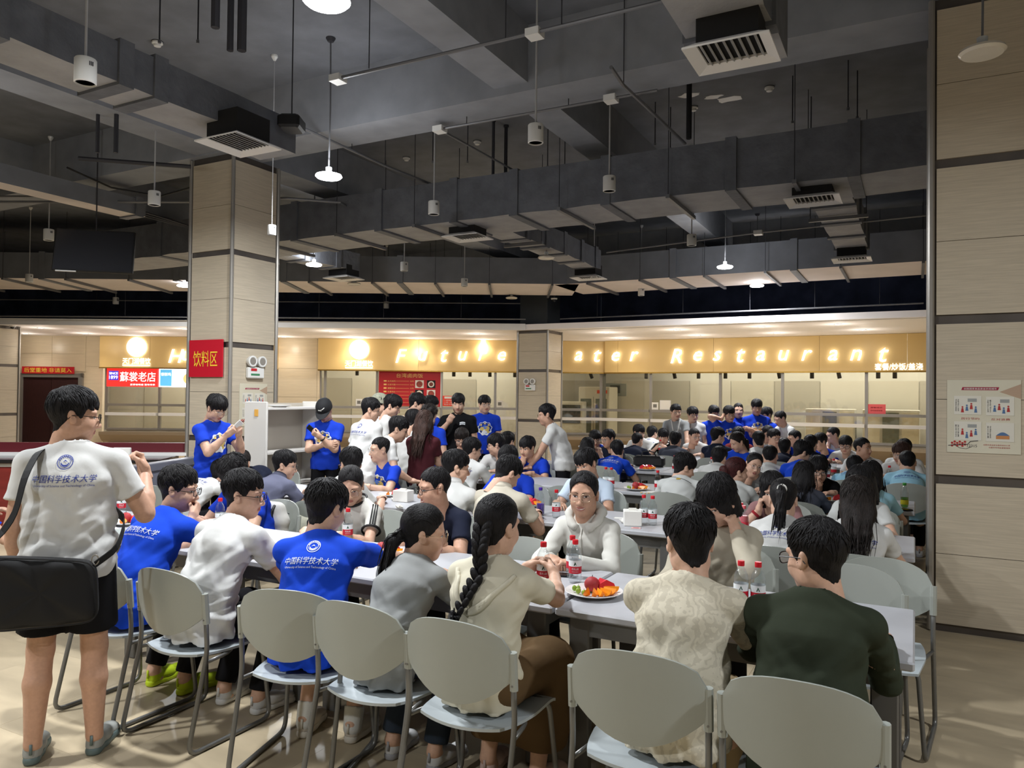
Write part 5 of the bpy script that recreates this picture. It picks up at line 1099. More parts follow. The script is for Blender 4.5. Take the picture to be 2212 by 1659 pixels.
def face_tpl(res, smile=0, mouth=0, squint=0):
    """eyes, brows, mouth laid on the face surface"""
    bv = head_tpl(res)[3]
    def put(poly, off):
        P = []
        for x, z in poly:
            h = bv.ray_cast(Vector((x, .2, z)), Vector((0, -1, 0)))
            y = h[0][1] if h[0] is not None else .07
            P.append((x, y + off, z))
        return P
    out = {'eye': [], 'eyebrow': [], 'mouth': []}
    for e in (-1, 1):
        cx, cz = e * .0315, .003; a = np.linspace(0, 2 * math.pi, 14, endpoint=False); hh = .0046 * (1 - .45 * squint)
        out['eye'].append((put([(cx + .0150 * math.cos(t), cz + hh * math.sin(t) + .0015 * math.cos(t) * e) for t in a], .0012), 0))
        out['eye'].append((put([(cx + .0058 * math.cos(t), cz + min(hh, .0058) * math.sin(t)) for t in a], .0020), 1))
        out['eye'].append((put([(cx + .0165 * math.cos(t), cz + (hh + .0026) * math.sin(t) + .0015 * math.cos(t) * e) for t in np.linspace(0, math.pi, 8)] + [(cx + .0155 * math.cos(t), cz + (hh - .0002) * math.sin(t) + .0015 * math.cos(t) * e) for t in np.linspace(math.pi, 0, 8)], .0016), 2))
        out['eyebrow'].append((put([(e * (.013 + .036 * t), .0235 + .006 * math.sin(t * 2.6) - .003 * t) for t in np.linspace(0, 1, 7)] + [(e * (.013 + .036 * t), .0190 + .007 * math.sin(t * 2.6) - .002 * t + .004 * t * t) for t in np.linspace(1, 0, 7)], .0012), 2))
    w_ = .024 + .006 * smile
    up = [(w_ * t, -.0625 + .007 * smile * t * t) for t in np.linspace(-1, 1, 9)]
    lo_ = [(w_ * t, -.0625 - (.009 * (mouth + .55 * smile)) * (1 - t * t) + .007 * smile * t * t) for t in np.linspace(1, -1, 9)]
    if smile or mouth: out['mouth'].append((put(up + lo_[1:-1], .0012), 3 if smile else 2))
    out['mouth'].append((put([(p[0], p[1] + .006 * (1 - (p[0] / w_) ** 2) * (1.0 if abs(p[0]) > .004 else .8)) for p in up] + up[::-1], .0016), 4))
    out['mouth'].append((put(lo_[::-1] + [(p[0], p[1] - .0075 * (1 - (p[0] / w_) ** 2)) for p in lo_], .0016), 4))
    return out
_GL = {}
def glasses_geo(kind):
    if kind in _GL: return _GL[kind]
    g = MB(); r = .0021 if kind == 'thick' else .0010
    for e in (-1, 1):
        cx = e * .034; w_, h_ = (.026, .0195) if kind == 'thick' else (.026, .022)
        pts = [(cx + w_ * math.copysign(abs(math.cos(t)) ** .7, math.cos(t)), .103 - .15 * abs(cx + w_ * math.cos(t)) ** 1.3, .000 + h_ * math.copysign(abs(math.sin(t)) ** .75, math.sin(t))) for t in np.linspace(0, 2 * math.pi, 20, endpoint=False)]
        g.tube(pts, r, 5, closed=True)
        g.add(pts, [tuple(range(20))], 1)
        g.tube([(e * .0605, .0945, .006), (e * .074, .085, .007), (e * .081, .03, .008), (e * .083, -.015, .006), (e * .082, -.03, -.012)], r * .9, 5)
    g.tube([(-.010, .104, .004), (0, .107, .006), (.010, .104, .004)], r, 5)
    _GL[kind] = g; return g
# ------------------------------------------------------------------ cloth and skin materials
def cloth(name, col, leaf=False):
    if name in MATS: return MATS[name]
    m = mat(name, col, .85, spec=.12, bump=(11, .14, .02))
    if leaf:
        nt = m.node_tree; b = nt.nodes['Principled BSDF']; tc = nt.nodes.new('ShaderNodeTexCoord'); wv = nt.nodes.new('ShaderNodeTexWave'); wv.inputs['Scale'].default_value = 7; wv.inputs['Distortion'].default_value = 16; wv.inputs['Detail'].default_value = 3; wv.inputs['Detail Scale'].default_value = 2.2
        rp = nt.nodes.new('ShaderNodeValToRGB'); rp.color_ramp.elements[0].position = .52; rp.color_ramp.elements[1].position = .62; rp.color_ramp.elements[0].color = rgb(*col); rp.color_ramp.elements[1].color = rgb(*[int(c * .93) for c in col])
        nt.links.new(tc.outputs['Object'], wv.inputs['Vector']); nt.links.new(wv.outputs['Fac'], rp.inputs['Fac']); nt.links.new(rp.outputs['Color'], b.inputs['Base Color'])
    return m
SKINS = [mat('skin_%d' % i, c, .5, spec=.35, noise=(60, .06, 3), bump=(300, .05, .001)) for i, c in enumerate(((206, 166, 143), (194, 152, 128), (178, 136, 112)))]
LIPS = mat('lips', (176, 116, 104), .45)
def hairm(name, col):
    return mat(name, col, .55, spec=.22, bump=(160, .8, .006), stretch=(1, 1, .2), noise=(90, .45, 3))
HAIRS = {'k': hairm('hair_black', (22, 20, 22)), 'b': hairm('hair_brown', (58, 40, 34)), 'r': hairm('hair_redbrown', (62, 28, 28)), 'd': hairm('hair_dark', (32, 26, 24))}
FACE_M = [mat('eye_white', (225, 220, 215), .3), mat('iris', (28, 20, 18), .15), mat('brow_hair', (34, 28, 26), .7), mat('teeth', (236, 232, 224), .3), LIPS]
GL_M = {'thick': [mat('frame_black', (20, 20, 22), .3)], 'gold': [mat('frame_gold', (190, 170, 140), .25, metal=.8)], 'thin': [mat('frame_grey', (70, 70, 74), .3, metal=.5)]}
M_lens = glassy('spectacle_lens', (244, 246, 250), .95)
C_SHIRT = {'white': (208, 208, 206), 'cream': (208, 202, 182), 'blue': (28, 70, 196), 'royal': (28, 62, 186), 'grey': (150, 152, 152), 'black': (22, 22, 24), 'navy': (30, 34, 50), 'green': (50, 56, 44), 'slate': (98, 100, 120), 'beige': (196, 188, 172), 'leaf': (214, 206, 186),
           'sky': (160, 208, 230), 'ltblue': (196, 212, 230), 'maroon': (74, 34, 40), 'rose': (150, 112, 112), 'char': (66, 68, 78), 'khaki': (184, 176, 158), 'ltgrey': (196, 198, 196), 'wine': (120, 50, 50), 'hood': (206, 205, 198)}
def shoe_geo():
    s = SDF((-.07, -.05, -.01), (.07, .26, .14), .0058); X = V3(1, 0, 0)
    s.cone((0, .0, .016), (0, .085, .016), .034, .034, 0, X, 1.06); s.cone((0, .085, .016), (.002, .185, .016), .034, .041, .02, X, 1.14); s.ell((.001, .205, .016), (.047, .042, .028), .02)
    s.cutplane((0, 0, .034), (0, 0, 1)); s.cutplane((0, 0, .0), (0, 0, -1))
    u = SDF((-.07, -.05, -.01), (.07, .26, .14), .0058)
    u.cone((0, .004, .03), (0, .010, .078), .034, .030, 0); u.cone((0, .03, .05), (0, .11, .050), .036, .034, .03); u.cone((0, .09, .045), (.002, .19, .030), .036, .030, .03, X, 1.15); u.ell((.001, .20, .034), (.042, .040, .026), .03)
    u.cone((0, .012, .10), (0, .020, .13), .030, .040, .004, op='-'); u.cutplane((0, 0, .03), (0, 0, -1))
    V1, Q1 = s.nets(); V2, Q2 = u.nets(); g = MB(); g.add(V1, Q1.tolist(), 0); g.add(V2, Q2.tolist(), 1)
    for k in range(4): g.tube([(-.024, .085 + .022 * k, .078 - .008 * k), (0, .087 + .022 * k, .088 - .009 * k), (.024, .085 + .022 * k, .078 - .008 * k)], .0032, 5, m=2)
    g.tube([(0, -.031, .05), (0, -.030, .095)], .007, 6, m=0)
    return g
SHOE = shoe_geo()
def ik(S, W_, l1, l2, hint):
    d = W_ - S; L = np.linalg.norm(d); mx = (l1 + l2) * .998
    if L > mx: W_ = S + d / L * mx; L = mx
    d = d / np.linalg.norm(d); a = (l1 * l1 - l2 * l2 + L * L) / (2 * L); h = math.sqrt(max(0, l1 * l1 - a * a))
    p = hint - d * (hint @ d); p = nrm(p); return S + d * a + p * h, W_
ROWN = [3.12, 5.2, 7.3, 9.4, 11.5, 13.6]
TBL = .75
PEOPLE = []
DBG = False
def person(px, py, place, label, who, shirt='white', hair='short', hc='k', sex='m', lean=None, hunch=0.0, yaw=0.0, pitch=10.0, roll=0.0, arms=('table', 'table'), rot=0.0, D=None, z=None, dv=0.0, fat=1.0,
           sleeve='short', pants='black', leg='pants', glasses=None, smile=0, mouth=0, squint=0.45, skin=0, back=None, front=None, feet=0.0, shoes=((200, 200, 200), (160, 160, 165)), twist=0.0, wr=1.0, extra=None, chair=True, du=0.0, scale=None, group='people', hl=None, shins=None, seed=None, chair_rot=None, chu=0.0, socks=False):
    """px,py = crown of the head in the photograph; place '1n' = row 1 near side, 'f' far side, 's' standing at depth D"""
    seed = len(PEOPLE) if seed is None else seed; rs = np.random.default_rng(seed + 5)
    sit = place != 's'; f_ = .93 if sex == 'f' else 1.0
    sc = (scale or 1.0) * (.95 if sex == 'f' else 1.0)
    if sit:
        r_ = int(place[0]) - 1; near = place[1] == 'n'; base_rz = 0.0 if near else math.pi
        gap = .42 if place == '1n' else .36; hv = (ROWN[r_] - gap if near else ROWN[r_] + .8 + gap) + dv
    else: base_rz = 0.0
    rz = base_rz + math.radians(rot); cr, sr = math.cos(rz), math.sin(rz)
    L2W = np.array([[cr, -sr, 0], [sr, cr, 0], [0, 0, 1]])
    def skel(ln, sc_):
        J = {}; a = math.radians(ln); hu = math.radians(hunch)
        dd = lambda q: V3(0, math.sin(q), math.cos(q))
        P0 = V3(0, 0, .45 + .095 * sc_) if sit else V3(0, 0, .925 * sc_)
        W_ = P0 + .17 * sc_ * dd(a * .6); C_ = W_ + .18 * sc_ * dd(a); N_ = C_ + .15 * sc_ * dd(a * 1.25 + hu)
        H_ = N_ + .142 * dd(a * .8 + hu * .5 + math.radians(pitch) * .3) * (.5 + .5 * sc_) + V3(0, .02, 0)
        T = rotz(math.radians(twist))
        J.update(P=P0, W=W_, C=P0 + T @ (C_ - P0), N=P0 + T @ (N_ - P0), H=P0 + T @ (H_ - P0), T=T)
        J['a3'] = a * 1.25 + hu; J['up'] = T @ dd(a * 1.1 + hu * .5); J['fw'] = T @ V3(0, math.cos(a * 1.1 + hu * .5), -math.sin(a * 1.1 + hu * .5)); J['rt'] = T @ V3(1, 0, 0)
        J['HR'] = T @ rotz(math.radians(yaw)) @ rotx(-math.radians(pitch)) @ roty(math.radians(roll))
        J['crown'] = J['H'] + J['HR'] @ V3(0, -.012, .147) * 1.05
        return J
    # --- solve the lean (sitting) or the size (standing) so that the crown meets its place
    if sit:
        L0 = (18.0 if place[1] == 'n' else 12.0) if lean is None else lean; ln = L0; S0 = sc
        for it in range(9):
            J = skel(ln, sc); off = L2W @ J['crown']; v = hv + off[1]; p = aty(px, py, v); zt = p[2] if z is None else z
            want = sc + (zt - J['crown'][2]) * .7; sc = float(np.clip(want, S0 * .93, S0 * 1.07))
            if abs(want - sc) > 1e-4: ln = float(np.clip(ln - (zt - skel(ln, sc)['crown'][2]) * 75, -4, 60))
        J = skel(ln, sc); off = L2W @ J['crown']; p = aty(px, py, hv + off[1]); root = np.array([p[0] - off[0] + du, hv, 0.0])
    else:
        ln = 4.0 if lean is None else lean; p = atd(px, py, D)
        for it in range(8):
            J = skel(ln, sc); sc = float(np.clip(sc + (p[2] - J['crown'][2]) * .6, .72, 1.15))
        J = skel(ln, sc); off = L2W @ J['crown']; root = np.array([p[0] - off[0], p[1] - off[1], 0.0])
    dist = proj(root + [0, 0, 1])[2]
    if DBG: print('PPL', place, label[:40], 'root', np.round(root, 2), 'lean %.1f sc %.2f' % (ln, sc), 'crown err', np.round(np.array(proj(root + L2W @ J['crown'])[:2]) - [px, py], 0))
    vox = .0090 if dist < 4.4 else (.0110 if dist < 5.5 else (.0145 if dist < 8 else .019)); hres = .0052 if dist < 6.5 else (.0068 if dist < 9.5 else .009)
    t = thing('person', label, 'person', root, rz, group); PEOPLE.append((t, label))
    sw = (.178 if sex == 'm' else .155) * sc * (.85 + .15 * fat)
    SH = J['C'] + J['T'] @ (.098 * sc * V3(0, math.sin(J['a3']), math.cos(J['a3']))) - V3(0, 0, .0)
    S = {e: SH + J['rt'] * e * sw + J['T'] @ V3(0, .01 + .0006 * hunch, -.022) for e in (-1, 1)}
    l1, l2 = .285 * sc, .245 * sc
    # --- arms
    WR, EL, HD, CURL = {}, {}, {}, {}
    ye = (.44 if place == '1n' else .38) if sit else .44; tz = TBL + .045
    HRm = J['HR']
    for e, pose in zip((1, -1), arms):      # right arm first
        hint = V3(e * .6, -.15, -.5); hd = V3(-e * .45, .85, -.05); pal = V3(0, 0, -1); cu = .35
        if pose == 'table': w_ = V3(e * .15, max(ye + .10, S[e][1] + .24), tz); hd = V3(-e * .7, .7, 0); hint = V3(e * .55, -.35, -.8)
        elif pose == 'clasp': w_ = V3(e * .075, max(ye + .05, S[e][1] + .17), tz); hd = V3(-e * .85, .5, .0); cu = .6; hint = V3(e * .8, -.35, -.7)
        elif pose == 'reach': w_ = V3(e * .2, ye + .3, tz); hd = V3(-e * .2, 1, 0)
        elif pose == 'chin': w_ = J['H'] + HRm @ V3(e * .035, .085, -.165); hd = nrm(HRm @ V3(-e * .35, -.1, .9)); cu = .95; hint = V3(e * .5, .6, -1.0); pal = HRm @ V3(0, -1, 0)
        elif pose == 'cheek': w_ = J['H'] + HRm @ V3(e * .095, .05, -.15); hd = nrm(HRm @ V3(-e * .15, -.15, .95)); cu = .7; hint = V3(e * .8, .5, -1.0); pal = HRm @ V3(-e, 0, 0)
        elif pose == 'mouth': w_ = J['H'] + HRm @ V3(e * .07, .12, -.14); hd = nrm(HRm @ V3(-e * .6, .0, .5)); cu = .8; hint = V3(e * .7, .4, -1.0); pal = HRm @ V3(0, -1, 0)
        elif pose == 'up': w_ = J['N'] + V3(e * .12, .26, .02); hd = V3(-e * .3, .1, 1); cu = .7; hint = V3(e * .7, .2, -1)
        elif pose == 'lap': w_ = V3(e * .14, .28, .63); hd = V3(-e * .3, 1, -.1)
        elif pose == 'down': w_ = S[e] + V3(e * .05, .05, -(l1 + l2) * .97); hd = V3(0, .1, -1); pal = V3(-e, 0, 0); hint = V3(e * .3, -1, 0)
        elif pose == 'phone': w_ = J['C'] + V3(e * .075, .31, .03); hd = V3(-e * .5, .6, .5); cu = .75; hint = V3(e * .6, -.4, -1); pal = V3(-e * .4, -.4, .8)
        elif pose == 'phone1': w_ = J['C'] + V3(e * .02, .26, -.02); hd = V3(-e * .8, .3, .5); cu = .75; hint = V3(e * .6, -.4, -1); pal = V3(-e * .2, -.6, .7)
        elif pose == 'cross': w_ = J['C'] + V3(-e * .13, .17, -.08 - .03 * (e > 0)); hd = V3(-e * 1, .0, .1); cu = .5; hint = V3(e * .9, -.1, -.7); pal = V3(0, -1, 0)
        elif pose == 'belly': w_ = J['W'] + V3(-e * .05, .2, .06); hd = V3(-e, .1, 0); cu = .4; hint = V3(e * .9, -.1, -.7); pal = V3(0, -1, 0)
        elif pose == 'fist': w_ = J['C'] + V3(e * .10, .27, .06); hd = V3(-e * .5, .3, .8); cu = .95; hint = V3(e * .8, -.3, -1); pal = V3(0, -1, 0)
        elif pose == 'lean': w_ = V3(e * .22, .42, tz + .02); hd = V3(0, 1, -.15); cu = .1; hint = V3(e * .4, -1, .1)
        elif pose == 'ear': w_ = J['H'] + HRm @ V3(e * .14, .0, -.06); hd = nrm(HRm @ V3(-e * .5, -.1, .8)); cu = .6; hint = V3(e * 1, .1, -.6); pal = HRm @ V3(-e, 0, 0)
        elif pose == 'hip': w_ = J['P'] + V3(e * .2, .06, .06); hd = V3(-e * .4, .6, -.4); hint = V3(e, -.4, 0)
        elif pose == 'hold': w_ = V3(e * .08, ye + .08, TBL + .12); hd = V3(-e * .5, .6, .35); cu = .75; hint = V3(e * .8, -.2, -.8); pal = V3(-e, 0, 0)
        elif pose == 'snack': w_ = S[e] + V3(e * .10, .19, -.07); hd = V3(-e * .35, .25, .8); cu = .85; hint = V3(e * .3, -.5, -1); pal = V3(-e * .7, -.5, 0)
        else: w_ = V3(*pose[0]); hd = V3(*pose[1]); cu = pose[2]; hint = V3(*pose[3]) if len(pose) > 3 else hint
        if pose in ('down', 'phone', 'phone1', 'cross', 'belly', 'fist', 'hip'): w_ = J['P'] + J['T'] @ (w_ - J['P']) if pose != 'down' else w_
        el, w_ = ik(S[e], w_, l1, l2, J['T'] @ hint); WR[e], EL[e], HD[e], CURL[e] = w_, el, (nrm(hd), nrm(pal)), cu
    # --- legs
    HP, KN, AN = {}, {}, {}
    for e in (-1, 1):
        HP[e] = J['P'] + V3(e * .088 * sc, 0, -.01)
        if sit:
            KN[e] = HP[e] + V3(e * .035, .415 * sc, -.015); fy = KN[e][1] - .06 + feet
            if shins is not None: fy = shins[(e + 1) // 2]
            AN[e] = V3(KN[e][0] + e * .005, fy, .085)
        else: KN[e] = V3(e * .10 * sc + e * .01, .015 + e * .02 * feet, .495 * sc); AN[e] = V3(e * .11 * sc + e * .012, -.02 + e * .06 * feet, .085)
    fem = sex == 'f'
    # --- body (skin): neck, arms, legs and trunk in one surface
    allp = np.array([J['P'], J['N'], J['H']] + [d[e] for d in (S, EL, WR, HP, KN, AN) for e in (-1, 1)])
    B = SDF(allp.min(0) - .16, np.append(allp.max(0)[:2] + .16, J['N'][2] + .14), vox); lat = J['rt']
    ra = (.046 if not fem else .039) * (.7 + .3 * sc) * (.8 + .2 * fat)
    B.cone(J['P'], J['W'], .088 * sc, .082 * sc, 0, V3(1, 0, 0), 1.3); B.cone(J['W'], J['C'], .082 * sc, .09 * sc, .03, lat, 1.35); B.cone(J['C'], SH, .085 * sc, .06 * sc, .03, lat, 1.3)
    nk = J['H'] + HRm @ V3(0, -.03, -.10); B.cone(J['N'] - V3(0, 0, .03), nk, .050 if not fem else .044, .048 if not fem else .043, .03)
    for e in (-1, 1):
        B.cone(SH + lat * e * sw * .5, S[e], .05 * sc, .05 * sc, .03); B.cone(S[e], EL[e], ra * 1.12, ra * .92, .02)
        d = WR[e] - EL[e]; B.cone(EL[e], EL[e] + d * .35, ra * .92, ra * .95, .015); B.cone(EL[e] + d * .35, WR[e] + nrm(d) * .0, ra * .95, .0265 if not fem else .0235, .015)
        B.cone(HP[e], KN[e], .078 * sc, .056 * sc, .03); k2 = KN[e] + (AN[e] - KN[e]) * .35 + V3(0, -.012, 0); B.cone(KN[e], k2, .054 * sc, .056 * sc, .02); B.cone(k2, AN[e], .056 * sc, .036 * sc, .02); B.cone(AN[e], AN[e] + V3(0, .03, -.045), .036, .034, .01)
    V, Q = B.nets(); parts = [(V, Q, 0)]
    hV, hQ, hM, _ = head_tpl(hres); hx = (.97 if fem else 1.0) * (1 + .035 * math.sin(seed * 2.1)) * (1.0 + .10 * (fat - 1)); hsc = V3(hx, 1.0, 1.0) * 1.05
    parts.append(((hV * hsc) @ HRm.T + J['H'], hQ, hM))
    hsz = .94 if fem else 1.0
    for e in (-1, 1):
        v, q = hand_tpl(CURL[e], .0042 if dist < 5 else .0065)
        v = v * hsz; v = v * V3(-e, 1, 1)
        if e > 0: q = q[:, ::-1]
        hd, pal = HD[e]; zc = -(pal - hd * (pal @ hd)); zc = nrm(zc) if np.linalg.norm(zc) > 1e-3 else V3(0, 0, 1); xc = np.cross(hd, zc); R = np.stack([xc, hd, zc], 1)
        parts.append((v @ R.T + WR[e] + hd * .008, q, 0))
    V, Q, Mi = joinm(parts); body = link('body', fast_mesh('body', V, Q, [SKINS[skin], LIPS], Mi), t)
    # --- face
    cam_dir = nrm(CAM - (root + L2W @ J['H'])); hf = L2W @ (HRm @ V3(0, 1, 0)); facing = float(cam_dir @ hf)
    if facing > -.35:
        for nm, polys in face_tpl(hres, smile, mouth, squint).items():
            g = MB()
            for P_, m_ in polys: g.add(np.array(P_) * hsc @ HRm.T + J['H'], [tuple(range(len(P_)))], m_)
            g.build(nm, FACE_M, t)
    if glasses:
        g = glasses_geo(glasses); g2 = MB(); g2.v = [(np.concatenate(g.v) * hsc) @ HRm.T + J['H']]; g2.f = g.f; g2.m = g.m; g2.n = g.n
        g2.build('glasses', GL_M[glasses] + [M_lens], t)
    # --- hair
    if hair:
        dn = HRm.T @ nrm(-J['up'] - J['fw'] * .30) if hair == 'longdown' else HRm.T @ nrm(V3(0, 0, -1) - J['fw'] * .25 - J['up'] * .35)
        lg = hair in ('longdown', 'pony', 'highpony')
        v, q = hair_tpl(hair, .0062 if dist < 6.5 else .009, 420 if dist < 4.8 else (220 if dist < 8 else 90), nrm(dn) if lg else None, seed % 5)
        hm_ = fast_mesh('hair', (v * hsc) @ HRm.T + J['H'], q, HAIRS[hc]); ho = link('hair', hm_, t)
        if hair in ('pony', 'highpony'):
            c = 1.05 * (V3(0, -.112, -.018) if hair == 'pony' else V3(0, -.120, .055)) @ HRm.T + J['H']; ax = HRm @ V3(0, -.9, -.3)
            X = frame(c, np.cross(ax, V3(0, 0, 1)) + 1e-6, np.cross(ax, np.cross(ax, V3(0, 0, 1)))); MB().tube([X[:3, 3] + .025 * (math.cos(a) * X[:3, 0] + math.sin(a) * X[:3, 1]) for a in np.linspace(0, 6.283, 14, endpoint=False)], .007, 6, closed=True).build('hair_tie', M_pap if hair == 'highpony' else M_black, ho)
    # --- shirt
    lo = np.minimum.reduce([J['P'] - .25, S[1] - .2, S[-1] - .2, EL[1] - .1, EL[-1] - .1, WR[1] - .08, WR[-1] - .08]); hi = np.maximum.reduce([J['P'] + .25, J['N'] + .14, S[1] + .2, S[-1] + .2, EL[1] + .1, EL[-1] + .1, WR[1] + .08, WR[-1] + .08]); hi[2] = max(J['N'][2] + .12, EL[1][2] + .1, EL[-1][2] + .1)
    if sleeve in ('short', 'none', 'mid'):
        for i in range(2): lo[i] = min(J['P'][i] - .26, S[1][i] - .22, S[-1][i] - .22, J['C'][i] - .25); hi[i] = max(J['P'][i] + .26, S[1][i] + .22, S[-1][i] + .22, J['C'][i] + .25)
        fr_ = .62; lo = np.minimum(lo, np.minimum(S[1] + (EL[1] - S[1]) * fr_, S[-1] + (EL[-1] - S[-1]) * fr_) - .12); hi = np.maximum(hi, np.maximum(S[1] + (EL[1] - S[1]) * fr_, S[-1] + (EL[-1] - S[-1]) * fr_) + .12)
    A = SDF(lo, hi, vox); fz = fat
    hemz = (J['P'][2] - .085) if sit else J['P'][2] - .09 * sc
    if sit: hem = J['P'] + V3(0, -.02, -.10)
    else: hem = J['P'] + V3(0, 0, -.12 * sc)
    ww = 1.0 if not fem else .88
    A.cone(hem, J['P'] + V3(0, 0, .02), .131 * sc * fz * ww, .127 * sc * fz * ww, 0, V3(1, 0, 0), 1.40)
    A.cone(J['P'], J['W'], .124 * sc * fz * ww, .116 * sc * fz * ww, .04, V3(1, 0, 0), 1.40)
    A.cone(J['W'], J['C'], .116 * sc * fz * ww, .117 * sc * fz, .04, lat, 1.42)
    A.cone(J['C'], SH - J['up'] * .05, .117 * sc * fz, .092 * sc * fz, .04, lat, 1.40)
    A.cone(S[-1], S[1], .055 * sc, .055 * sc, .03); A.cone(SH, J['N'] - J['up'] * .016, .072 * sc, .073 if not fem else .068, .03, lat, 1.05)
    for e in (-1, 1):
        A.cone(SH + lat * e * .05 + J['up'] * .03, S[e], .050, .055 * sc, .03)
        if sleeve == 'long':
            A.cone(S[e], EL[e], .060 * sc, .052 * sc, .02); w2 = WR[e] - nrm(WR[e] - EL[e]) * .005; A.cone(EL[e], w2, .052 * sc, .038, .015, cut=(w2, nrm(WR[e] - EL[e])))
        elif sleeve in ('short', 'mid'):
            fr_ = .60 if sleeve == 'short' else .85; c = S[e] + (EL[e] - S[e]) * fr_; n = nrm(EL[e] - S[e]); A.cone(S[e], c + n * .03, .057 * sc, .067 * sc * (.90 if fem else 1), .02, cut=(c, n))
    if sit:
        x, y, zz = A.xyz((slice(None),) * 3); A.F = np.maximum(A.F, hemz - zz + 0 * x + 0 * y)
    else: A.cutplane((0, 0, hemz), (0, 0, -1))
    # neck opening
    A.cone(J['N'] + J['up'] * .046 + J['fw'] * .012, J['H'] + HRm @ V3(0, -.01, -.09), .0595 if not fem else .055, .078, .004, op='-')
    if wr > 0:
        x, y, zz = A.xyz((slice(None),) * 3); ph = seed * 1.7; m_ = np.abs(A.F) < .05
        X_ = np.broadcast_to(x, A.F.shape)[m_]; Y_ = np.broadcast_to(y, A.F.shape)[m_]; Z_ = np.broadcast_to(zz, A.F.shape)[m_]
        hp = J['P'][2]; tt = np.clip((Z_ - hp) / (J['N'][2] - hp), -.2, 1.2); fx = J['P'] + np.clip(tt, 0, 1)[:, None] * (J['N'] - J['P']); an = np.arctan2(X_ - fx[:, 0], Y_ - fx[:, 1] + .02)
        sk = lambda p_: np.sin(p_ + .7 * np.sin(p_))
        f1 = sk(6 * an + 2.6 * np.sin(4.5 * tt + ph) + ph) * np.clip(1.05 - tt, .1, 1)
        f2 = sk(30 * tt + 1.6 * np.sin(3 * an + ph) + 1.4 * an) * np.exp(-((tt - .12) / .2) ** 2) + .7 * sk(24 * (tt * .8 + .22 * np.abs(an)) + ph * 2) * np.exp(-((tt - .62) / .22) ** 2)
        f3 = sk(46 * (tt * .8 + .3 * X_ * math.cos(ph * 2)) + 3 * np.sin(4 * an + 7 * tt + ph)) * np.exp(-((tt - .3) / .35) ** 2)
        nk_ = np.clip(np.sqrt((X_ - J['N'][0]) ** 2 + (Y_ - J['N'][1]) ** 2 + (Z_ - J['N'][2] - .03) ** 2) / .07 - 1, 0, 1)
        A.F[m_] += (wr * nk_ * (.0060 * f1 + .0050 * f2 + .0022 * f3)).astype(np.float32)
    V, Q = A.nets(); sm = cloth('cloth_' + shirt, C_SHIRT[shirt], leaf=shirt == 'leaf')
    so = link('hoodie' if shirt == 'hood' else ('shirt' if shirt in ('slate', 'beige', 'leaf', 'khaki') else 't_shirt'), fast_mesh('shirt', V, Q, sm), t)
    # --- trousers / shorts / skirt
    pc = {'black': (24, 24, 27), 'jean': (46, 54, 66), 'khaki': (176, 156, 122), 'brown': (96, 76, 52), 'white': (214, 212, 204), 'olive': (60, 62, 52)}[pants]
    A2 = SDF(np.minimum.reduce([J['P'] - .22, KN[1] - .14, KN[-1] - .14, AN[1] - .1, AN[-1] - .1]), np.maximum.reduce([J['P'] + .22, KN[1] + .14, KN[-1] + .14]), max(vox, .0125))
    A2.cone(J['P'] + V3(0, 0, -.02), J['P'] + V3(0, .0, .07), .104 * sc * fz, .094 * sc * fz, 0, V3(1, 0, 0), 1.34)
    for e in (-1, 1):
        if leg == 'skirt':
            A2.cone(HP[e], KN[e] + V3(0, .02, 0), .098 * sc, .088, .06); A2.cone(KN[e], AN[e] + V3(0, .05, .10), .088, .10, .08, cut=(AN[e] + V3(0, 0, .10), V3(0, 0, -1)))
        elif leg == 'shorts':
            fr_ = .80; c = HP[e] + (KN[e] - HP[e]) * fr_; n = nrm(KN[e] - HP[e]); A2.cone(HP[e], c + n * .03, (.082 if sit else .098) * sc * fz, .094 * sc * fz, .03, cut=(c, n))
        else:
            A2.cone(HP[e], KN[e], (.080 if sit else .094) * sc * fz, .074 * sc, .03); c = AN[e] + V3(0, 0, .035); A2.cone(KN[e], AN[e] + V3(0, 0, .0), .072 * sc, .056, .02, cut=(c, nrm(AN[e] - KN[e])))
    if leg == 'skirt': A2.cone(KN[-1], KN[1], .08, .08, .06); A2.cone(AN[-1] + V3(0, .05, .2), AN[1] + V3(0, .05, .2), .1, .1, .08)
    if sit: A2.cutplane((0, 0, .452), (0, 0, -1)) if leg == 'shorts' else None
    if sit and leg != 'shorts':
        x, y, zz = A2.xyz((slice(None),) * 3); A2.F = np.maximum(A2.F, np.where(y < .14, .452 - zz, -1.0) + 0 * x)
    V, Q = A2.nets(); link({'skirt': 'skirt', 'shorts': 'shorts'}.get(leg, 'trousers'), fast_mesh('trousers', V, Q, cloth('cloth_pants_' + pants, pc)), t)
    # --- shoes and socks
    sa, sb = shoes
    for e in (-1, 1):
        g = MB(); g.v = [np.concatenate(SHOE.v) * V3(e, 1, 1) * (.92 if fem else 1.0)]; g.f = SHOE.f if e > 0 else [q[::-1] for q in SHOE.f]; g.m = SHOE.m; g.n = SHOE.n
        g.v[0] = g.v[0] @ rotz(-e * .12).T + AN[e] * V3(1, 1, 0) + V3(0, -.008, 0.002)
        if dist < 9: g.build('shoe', [mat('sole_%d_%d_%d' % sb, sb, .5), mat('upper_%d_%d_%d' % sa, sa, .7, bump=(150, .3, .002)), M_pap], t, smooth=True)
        if socks and dist < 5: sk = SDF(AN[e] - .08, AN[e] + V3(.08, .08, .15), .008); sk.cone(AN[e] + V3(0, .005, -.02), AN[e] + (KN[e] - AN[e]) * .18, .045, .050, 0, cut=(AN[e] + (KN[e] - AN[e]) * .17, nrm(KN[e] - AN[e]))); sv, sq = sk.nets(); link('sock', fast_mesh('sock', sv, sq, cloth('cloth_sock', (214, 214, 210))), t)
